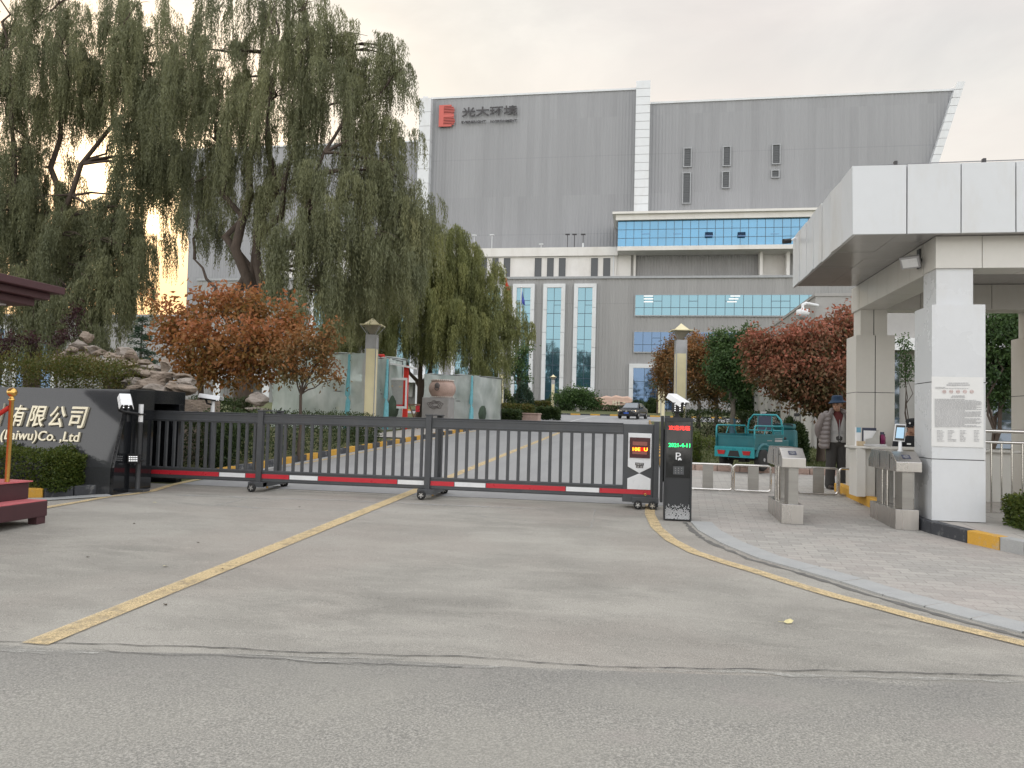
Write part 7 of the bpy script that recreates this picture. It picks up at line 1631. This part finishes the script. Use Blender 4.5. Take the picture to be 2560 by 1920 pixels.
leafy_tree('red_tree', 'dense dark red leaved tree on the lawn behind the standing man', 'tree', (c.x+.12,Yr,gz(Yr)+.06), [(1655,760,42,40,.2),(1700,750,48,42,0),(1750,745,52,50,-.2),(1800,730,44,52,.2),(1830,700,26,40,.4),(1660,800,42,32,0),(1710,810,55,40,-.5),(1770,810,58,45,-.5),(1820,800,30,50,0),(1750,860,50,30,-.3),(1800,870,40,30,-.2),(1690,845,30,20,0),(1625,755,18,40,.3)], Yr, M['lred'], .115, 19500, .10, ky('H',1830,1290,Yr).z, 9)
Yg = 31.0; c = ky('H',1110,1370,Yg)
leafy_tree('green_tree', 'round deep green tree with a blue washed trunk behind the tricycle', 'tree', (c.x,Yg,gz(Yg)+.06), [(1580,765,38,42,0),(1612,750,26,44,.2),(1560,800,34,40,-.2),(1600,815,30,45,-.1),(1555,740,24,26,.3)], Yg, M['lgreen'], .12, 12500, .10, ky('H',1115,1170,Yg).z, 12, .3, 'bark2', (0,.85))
Yk = 38.0; c = ky('H',975,1390,Yk)
leafy_tree('rusty_tree', 'rust and green tree between the lamp post and the round green tree', 'tree', (c.x,Yk,gz(Yk)+.06), [(1490,780,34,36,0),(1520,760,34,42,.3),(1535,800,30,50,-.2),(1500,830,36,38,0),(1540,850,24,34,0),(1470,790,24,30,.2)], Yk, M['lorange2'], .14, 9500, .10, ky('H',965,1160,Yk).z, 14, .3, 'bark2')
Yk = 43.0; c = ky('H',825,1390,Yk)
leafy_tree('rusty_tree', 'orange tinted tree right behind the nearest right lamp post', 'tree', (c.x,Yk,gz(Yk)+.06), [(1445,780,28,40,0),(1430,800,22,34,0),(1470,745,28,22,.3),(1450,830,30,34,-.1),(1500,742,22,20,.3)], Yk, M['lorange2'], .15, 6500, .11, ky('H',825,1150,Yk).z, 15, .3, 'bark2')
Yk = 40.0; c = ky('H',1190,1330,Yk)
leafy_tree('green_tree', 'dark green tree in shade at the corner of the gatehouse', 'tree', (c.x,Yk,gz(Yk)+.06), [(1590,840,38,40,0),(1610,880,24,34,0),(1630,745,18,30,.2)], Yk, M['lgreen'], .14, 5000, .11, ky('H',1190,1200,Yk).z, 16)
Yt = 18.5; c = ky('K',1020,850,Yt)
leafy_tree('green_tree', 'dark multi stemmed green tree seen between the white column and the right edge', 'tree', (c.x,Yt,gz(Yt)+.06), [(2150,700,42,50,0),(2190,690,30,50,.2),(2145,780,40,45,0),(2190,790,30,60,0),(2160,850,40,28,.2),(2225,740,40,70,.3)], Yt, M['lgreen'], .10, 9500, .06, gz(Yt)+.5, 18)
Yt = 22.0; c = oy(1962,800,Yt)
leafy_tree('young_conifer', 'thin dark green young tree between the two left columns before the dark windows', 'tree', (c.x,Yt,gz(Yt)+.06), [(1955,760,12,22,0),(1960,800,14,30,0),(1950,735,8,14,0)], Yt, M['lgreen'], .07, 900, .03, gz(Yt)+.9, 19)
# cedar cone
def cone_tree(label, base, h, r, mat, n, seed=1):
    t = thing('cedar_tree', label, 'tree', base); rs = np.random.default_rng(seed); b = np.array(base); mb = MB(); mb.tube([tuple(b),tuple(b+[0,0,h*.98])], [.09,.015], 8); mb.build('trunk', M['bark2'], t)
    P, D, T = [], [], []
    for k in range(70):
        f = rs.uniform(.02,1)**.8; z = h*f; L = r*(1-f)*rs.uniform(.8,1.15)+.05; a = rs.uniform(0,6.283); m_ = max(8, int(n/70*(1.2-f))); s = rs.uniform(.15,1,m_)
        dx = np.array([math.cos(a), math.sin(a), -.18]); p = b+[0,0,z]+dx*(L*s)[:,None]+rs.normal(size=(m_,3))*[.06,.06,.03]*(1+L*.6); P.append(p); D.append(unit(dx*.7+rs.normal(size=(m_,3))*[.6,.6,.25])); T.append(np.clip(.5+rs.normal(size=m_)*.2, 0, 1))
    P = np.concatenate(P); D = np.concatenate(D); T = np.concatenate(T); leaf_mesh('crown', P, D, RNG.uniform(.08,.16,len(P)), .028, T, mat, t); return t
Yc = 22.0; c = oy(300,850,Yc); ct_ = oy(298,685,Yc)
cone_tree('blue green cedar rising behind the rockery', (c.x,Yc,gz(Yc)+.1), ct_.z-gz(Yc)-.1, 1.25, M['lcedar'], 9500, 3)
# hedges and shrubs: a clipped or loose volume of leaves over twigs
def shrub(name, label, cat, x0, x1, y0, y1, z0, z1, mat, n, leaf, seed=1, round_=0.0, loose=.05, group=None):
    t = thing(name, label, cat, ((x0+x1)/2,(y0+y1)/2,z0), 0, group); rs = np.random.default_rng(seed); cx, cy_, cz = (x0+x1)/2, (y0+y1)/2, (z0+z1)/2; hx, hy, hz = (x1-x0)/2, (y1-y0)/2, (z1-z0)/2
    if round_:
        u = unit(rs.normal(size=(n,3))); u[:,2] = np.abs(u[:,2])*1.0; rr = rs.uniform(.55,1,n)**.35; lump = 1+.10*np.sin(u[:,0]*6+seed)*np.sin(u[:,1]*5)+.06*np.sin(u[:,2]*9+u[:,0]*4); P = np.array([cx,cy_,z0])+u*[hx,hy,2*hz]*(rr*lump)[:,None]; N = u
    else:
        P = rs.uniform(-1,1,size=(n,3)); ax = rs.integers(0,5,n); N = np.zeros((n,3)); dep = rs.uniform(0,.25,n)**1.5
        for a, (i, s) in enumerate(((0,1),(0,-1),(1,-1),(2,1),(1,1))): k = ax == a; P[k,i] = s*(1-dep[k]); N[k,i] = s
        P = P*[hx,hy,hz]; P += [cx,cy_,cz]
        bump_ = .03*np.sin(P[:,0]*7+seed)*np.sin(P[:,1]*6)+.025*np.sin(P[:,0]*19); P[:,2] += bump_*(P[:,2]-z0)/(2*hz+1e-6)*2
    P += rs.normal(size=(n,3))*loose; P[:,2] = np.maximum(P[:,2], z0+.02)
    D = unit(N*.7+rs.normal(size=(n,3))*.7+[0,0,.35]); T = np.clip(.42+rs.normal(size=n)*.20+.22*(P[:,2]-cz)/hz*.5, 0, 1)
    leaf_mesh('foliage', P, D, rs.uniform(.7,1.3,n)*leaf, rs.uniform(.45,.65,n)*leaf, T, mat, t)
    mb = MB(); k = max(4, int((x1-x0)*3))
    for i in range(min(k, 40)):
        q = np.array([rs.uniform(x0+hx*.2,x1-hx*.2), rs.uniform(y0+hy*.3,y1-hy*.3), z0-.03]); 
        for j in range(3): e = q+[rs.normal()*.12*hz*2, rs.normal()*.1, hz*2*rs.uniform(.6,.92)]; mb.tube(branch_path(q, e, 0, .1, 3, i*3+j), [.012,.01,.007,.004], 4)
    mb.build('twigs', M['bark'], t); return t
shrub('clipped_hedge', 'clipped green hedge in front of the granite sign wall', 'hedge', -13.0,-8.25,9.66,10.25,gz(9.8)+.08,.90, M['lhedge'], 30000, .042, 2, 0, .014)
cR = ky('K',1115,1480,9.4)
shrub('clipped_hedge', 'corner of a clipped green bush at the lower right edge', 'hedge', 4.42,5.6,9.5,10.3,gz(9.9)+.15,.80, M['lhedge'], 9000, .045, 3, 0, .02)
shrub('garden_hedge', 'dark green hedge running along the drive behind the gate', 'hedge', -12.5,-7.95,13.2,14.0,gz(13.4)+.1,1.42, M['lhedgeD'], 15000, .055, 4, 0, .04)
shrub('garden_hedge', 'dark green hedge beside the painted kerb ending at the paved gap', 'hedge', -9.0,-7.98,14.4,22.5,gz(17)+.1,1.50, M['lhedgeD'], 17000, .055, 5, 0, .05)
a = ky('C',80,1300,12.2); b = ky('C',1230,900,12.2)
shrub('rose_bush', 'loose green and russet bush above the granite wall', 'bush', a.x+.05,ky('C',960,900,12.2).x,11.4,13.0,gz(12)+.1,ky('C',700,1060,12.2).z, M['lrose'], 15000, .05, 6, 0, .09)
shrub('rose_bush', 'lower loose bush against the rocks above the granite wall', 'bush', ky('C',900,900,12.4).x,b.x,11.6,13.0,gz(12)+.1,ky('C',1130,1110,12.4).z, M['lrose'], 6000, .05, 7, 0, .09)
c = ky('C',420,840,13.2)
leafy_tree('purple_shrub', 'thin purple leaved shrub poking up beside the rocks', 'shrub', (ky('C',560,1000,13.4).x,13.4,gz(13.4)+.1), [(*px('C',740,560),12,22,0),(*px('C',620,800),26,18,0),(*px('C',300,830),22,16,0),(*px('C',700,640),12,14,0)], 13.4, M['lmaple'], .06, 700, .022, ky('C',500,900,13.4).z, 31)
leafy_tree('purple_shrub', 'dense purple leaved shrub at the left edge over the wall', 'shrub', (ky('C',20,1000,13).x,13.0,gz(13)+.1), [(*px('C',40,990),16,14,0),(*px('C',120,800),12,14,0),(*px('C',-40,900),26,28,0)], 13.0, M['lmaple'], .06, 900, .022, ky('C',40,1020,13).z, 33)
c = ky('J',1000,720,22.5); 
shrub('round_shrub', 'round clipped shrub right of the tricycle', 'shrub', ky('J',830,700,20.6).x,ky('J',1135,700,20.6).x,20.0,21.3,gz(20.6)+.06,ky('J',960,575,20.6).z, M['lhedgeD'], 9000, .065, 8, 1, .03)
shrub('round_shrub', 'small yellow green shrub beside the parking kiosk', 'shrub', ky('J',62,800,18.4).x-.05,ky('J',112,800,18.4).x,18.2,18.7,gz(18.4)+.06,ky('J',90,690,18.4).z, M['lhedge'], 1500, .05, 9, 1, .03)
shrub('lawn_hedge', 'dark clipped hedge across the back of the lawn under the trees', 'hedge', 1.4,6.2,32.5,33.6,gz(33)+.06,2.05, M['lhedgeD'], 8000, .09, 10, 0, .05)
shrub('lawn_hedge', 'low bright hedge strip on the lawn behind the kiosk', 'hedge', .75,4.6,24.0,24.7,gz(24)+.06,gz(24)+.40, M['lhedge'], 6000, .06, 11, 0, .03)
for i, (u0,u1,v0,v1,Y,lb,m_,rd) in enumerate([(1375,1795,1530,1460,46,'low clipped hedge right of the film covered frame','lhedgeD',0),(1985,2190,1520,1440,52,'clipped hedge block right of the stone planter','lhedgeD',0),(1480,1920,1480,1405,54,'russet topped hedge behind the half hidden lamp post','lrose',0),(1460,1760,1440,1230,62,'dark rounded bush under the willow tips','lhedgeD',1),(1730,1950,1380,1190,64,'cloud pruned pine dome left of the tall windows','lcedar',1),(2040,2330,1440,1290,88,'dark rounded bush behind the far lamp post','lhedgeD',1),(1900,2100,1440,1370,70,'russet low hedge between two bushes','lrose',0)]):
    a, b = ky('F',u0,v0,Y), ky('F',u1,v1,Y); d_ = min(3.0, (b.x-a.x)*.5)
    shrub('garden_shrub', lb, 'shrub', a.x,b.x,Y,Y+d_,gz(Y)+.08,max(b.z,gz(Y)+.5), M[m_], 4200, .16, 40+i, rd, .05)
for i, (u0,u1,v0,v1,Y,lb,m_,rd) in enumerate([(935,1560,1560,1505,90,'long low clipped hedge before the plant wall','lhedgeD',0),(1535,1830,1585,1500,84,'long hedge behind the black car','lhedgeD',0),(1700,1850,1500,1440,86,'round bush right of the peach stone','lhedgeD',1),(1540,1760,1500,1455,88,'low bush between the car and the peach stone','lcedar',1)]):
    a, b = ky('G',u0,v0,Y), ky('G',u1,v1,Y)
    shrub('garden_shrub', lb, 'shrub', a.x,b.x,Y,Y+1.6,gz(Y)+.08,max(b.z,gz(Y)+.5), M[m_], 3800, .20, 60+i, rd, .06)
# small garden trees near the plant
Y = 84; c = ky('G',1100,1525,Y)
leafy_tree('garden_pine', 'spreading dark pine with a limewashed trunk before the third tall window', 'tree', (c.x,Y,gz(Y)+.1), [(*px('G',1010,1440),34,14,0),(*px('G',1100,1400),34,13,0),(*px('G',1180,1455),26,12,0),(*px('G',1060,1380),24,9,0),(*px('G',1235,1465),13,9,0)], Y, M['lgreen'], .26, 5200, .16, ky('G',1105,1470,Y).z, 71, .1, 'whitebark')
Y = 66; c = ky('F',1800,1300,Y)
leafy_tree('garden_tree', 'upright dark sparse tree beside the willow tips before the first tall window', 'tree', (c.x,Y,gz(Y)+.1), [(*px('F',1800,900),22,26,0),(*px('F',1860,850),16,16,0),(*px('F',1780,1000),20,24,0),(*px('F',1740,1050),14,14,0),(*px('F',1880,1130),12,8,0),(*px('F',1820,1090),14,20,0)], Y, M['lgreen'], .22, 2200, .16, ky('F',1790,1200,Y).z, 73, .2)
Y = 78; c = ky('H',480,1180,Y)
leafy_tree('garden_tree', 'thin bare garden tree in front of the plant door on the right', 'tree', (c.x,Y,gz(Y)+.1), [(*px('H',500,820),10,16,0),(*px('H',470,1010),12,10,0),(*px('H',530,1000),12,18,0),(*px('H',500,900),8,12,0)], Y, M['lgreen'], .18, 700, .08, ky('H',480,1060,Y).z, 75, .2)
# ------------------------------------------------------------------ rockery
rk = thing('rockery', 'stacked tan and grey rockery with a pale peak behind the granite wall', 'rockery', (-11.4,14.6,gz(14.6)+.1))
rr = random.Random(4)
spec = [(760,870,70,55,15.2),(860,810,75,65,15.4),(700,930,60,35,15.0),(930,930,70,45,14.9),(1000,960,70,40,14.8),(1090,990,60,45,14.7),(1230,960,85,55,14.9),(1300,1000,80,55,14.7),(1000,1050,80,50,14.5),(1120,1060,90,50,14.4),(1260,1070,110,40,14.3),(1440,1060,90,30,14.5),(1500,1110,90,40,14.3),(1340,1150,110,50,14.0),(1450,1170,90,50,13.9),(1230,1180,90,60,14.1),(1600,1200,130,70,13.8),(1480,1260,160,80,13.6),(1300,1260,120,80,13.7),(1720,1180,60,35,14.0),(1800,1200,80,35,13.9),(1850,1240,90,40,13.8),(1850,1310,110,60,13.6),(1700,1310,110,70,13.5),(1560,1330,120,60,13.4),(1380,1330,120,60,13.4),(1640,1090,45,75,14.4),(1100,1150,80,50,14.3),(1000,1140,80,60,14.5),(880,1000,80,60,14.9),(860,1100,100,80,14.8),(1120,1260,110,90,14.2),(820,900,70,40,15.3),(760,960,80,45,15.2),(690,1000,80,50,15.2),(800,1040,100,60,15.1),(900,1080,100,60,14.9),(700,1100,110,70,15.0),(600,1000,70,45,15.2),(560,1090,90,60,15.1),(880,940,60,40,15.2),(1180,1020,90,50,14.7)]
for i, (u,v,ru,rv,Y) in enumerate(spec):
    Y = Y-1.0; c = ky('C',u,v,Y); k = 560/2212/1.15732*Y/CF*1.12
    rock_mb((c.x,Y,c.z), (ru*k*1.15,max(ru,rv)*k*1.2,rv*k*1.2), 100+i, rr.uniform(-.5,.5), .34, 6).build('rock', M['rock'] if (i*7)%3 else M['rock2'], rk)
mb = MB(); a, b = ky('C',1260,1335,13.2), ky('C',1560,1375,13.3); mb.box(ky('C',600,1300,13.6).x,b.x,13.3,15.5,gz(13.5),ky('C',1500,1400,13.3).z); mb.build('core', M['rock'], rk)
rb = thing('speaker_roof', 'small grey pitched stone cap behind the gate rail', 'stone cap', (0,0,0)) if False else None

# roadside trees across the street: what the plant's glass mirrors
rs = np.random.default_rng(77); P = []; 
for i in range(60):
    x = -95+i*3.3+rs.normal()*1.2; h = rs.uniform(15,24); m_ = 110; u = unit(rs.normal(size=(m_,3))); P.append(np.array([x,-82+rs.normal()*3,gz(-60)+h*.56])+u*[3.0,3.0,h*.46]*(rs.uniform(.3,1,m_)**.4)[:,None])
P = np.concatenate(P); D = unit(rs.normal(size=P.shape)); tag(leaf_mesh('roadside_wood', P, D, 1.5, 1.2, rs.random(len(P)), M['lgreen']), kind='stuff')

shrub('low_shrub', 'dark low shrub around the foot of the big willow behind the gate', 'shrub', oy(440,880,21.5).x,oy(545,880,21.5).x,20.6,21.4,gz(21)+.1,oy(500,868,21).z, M['lhedgeD'], 5000, .07, 90, 0, .06)
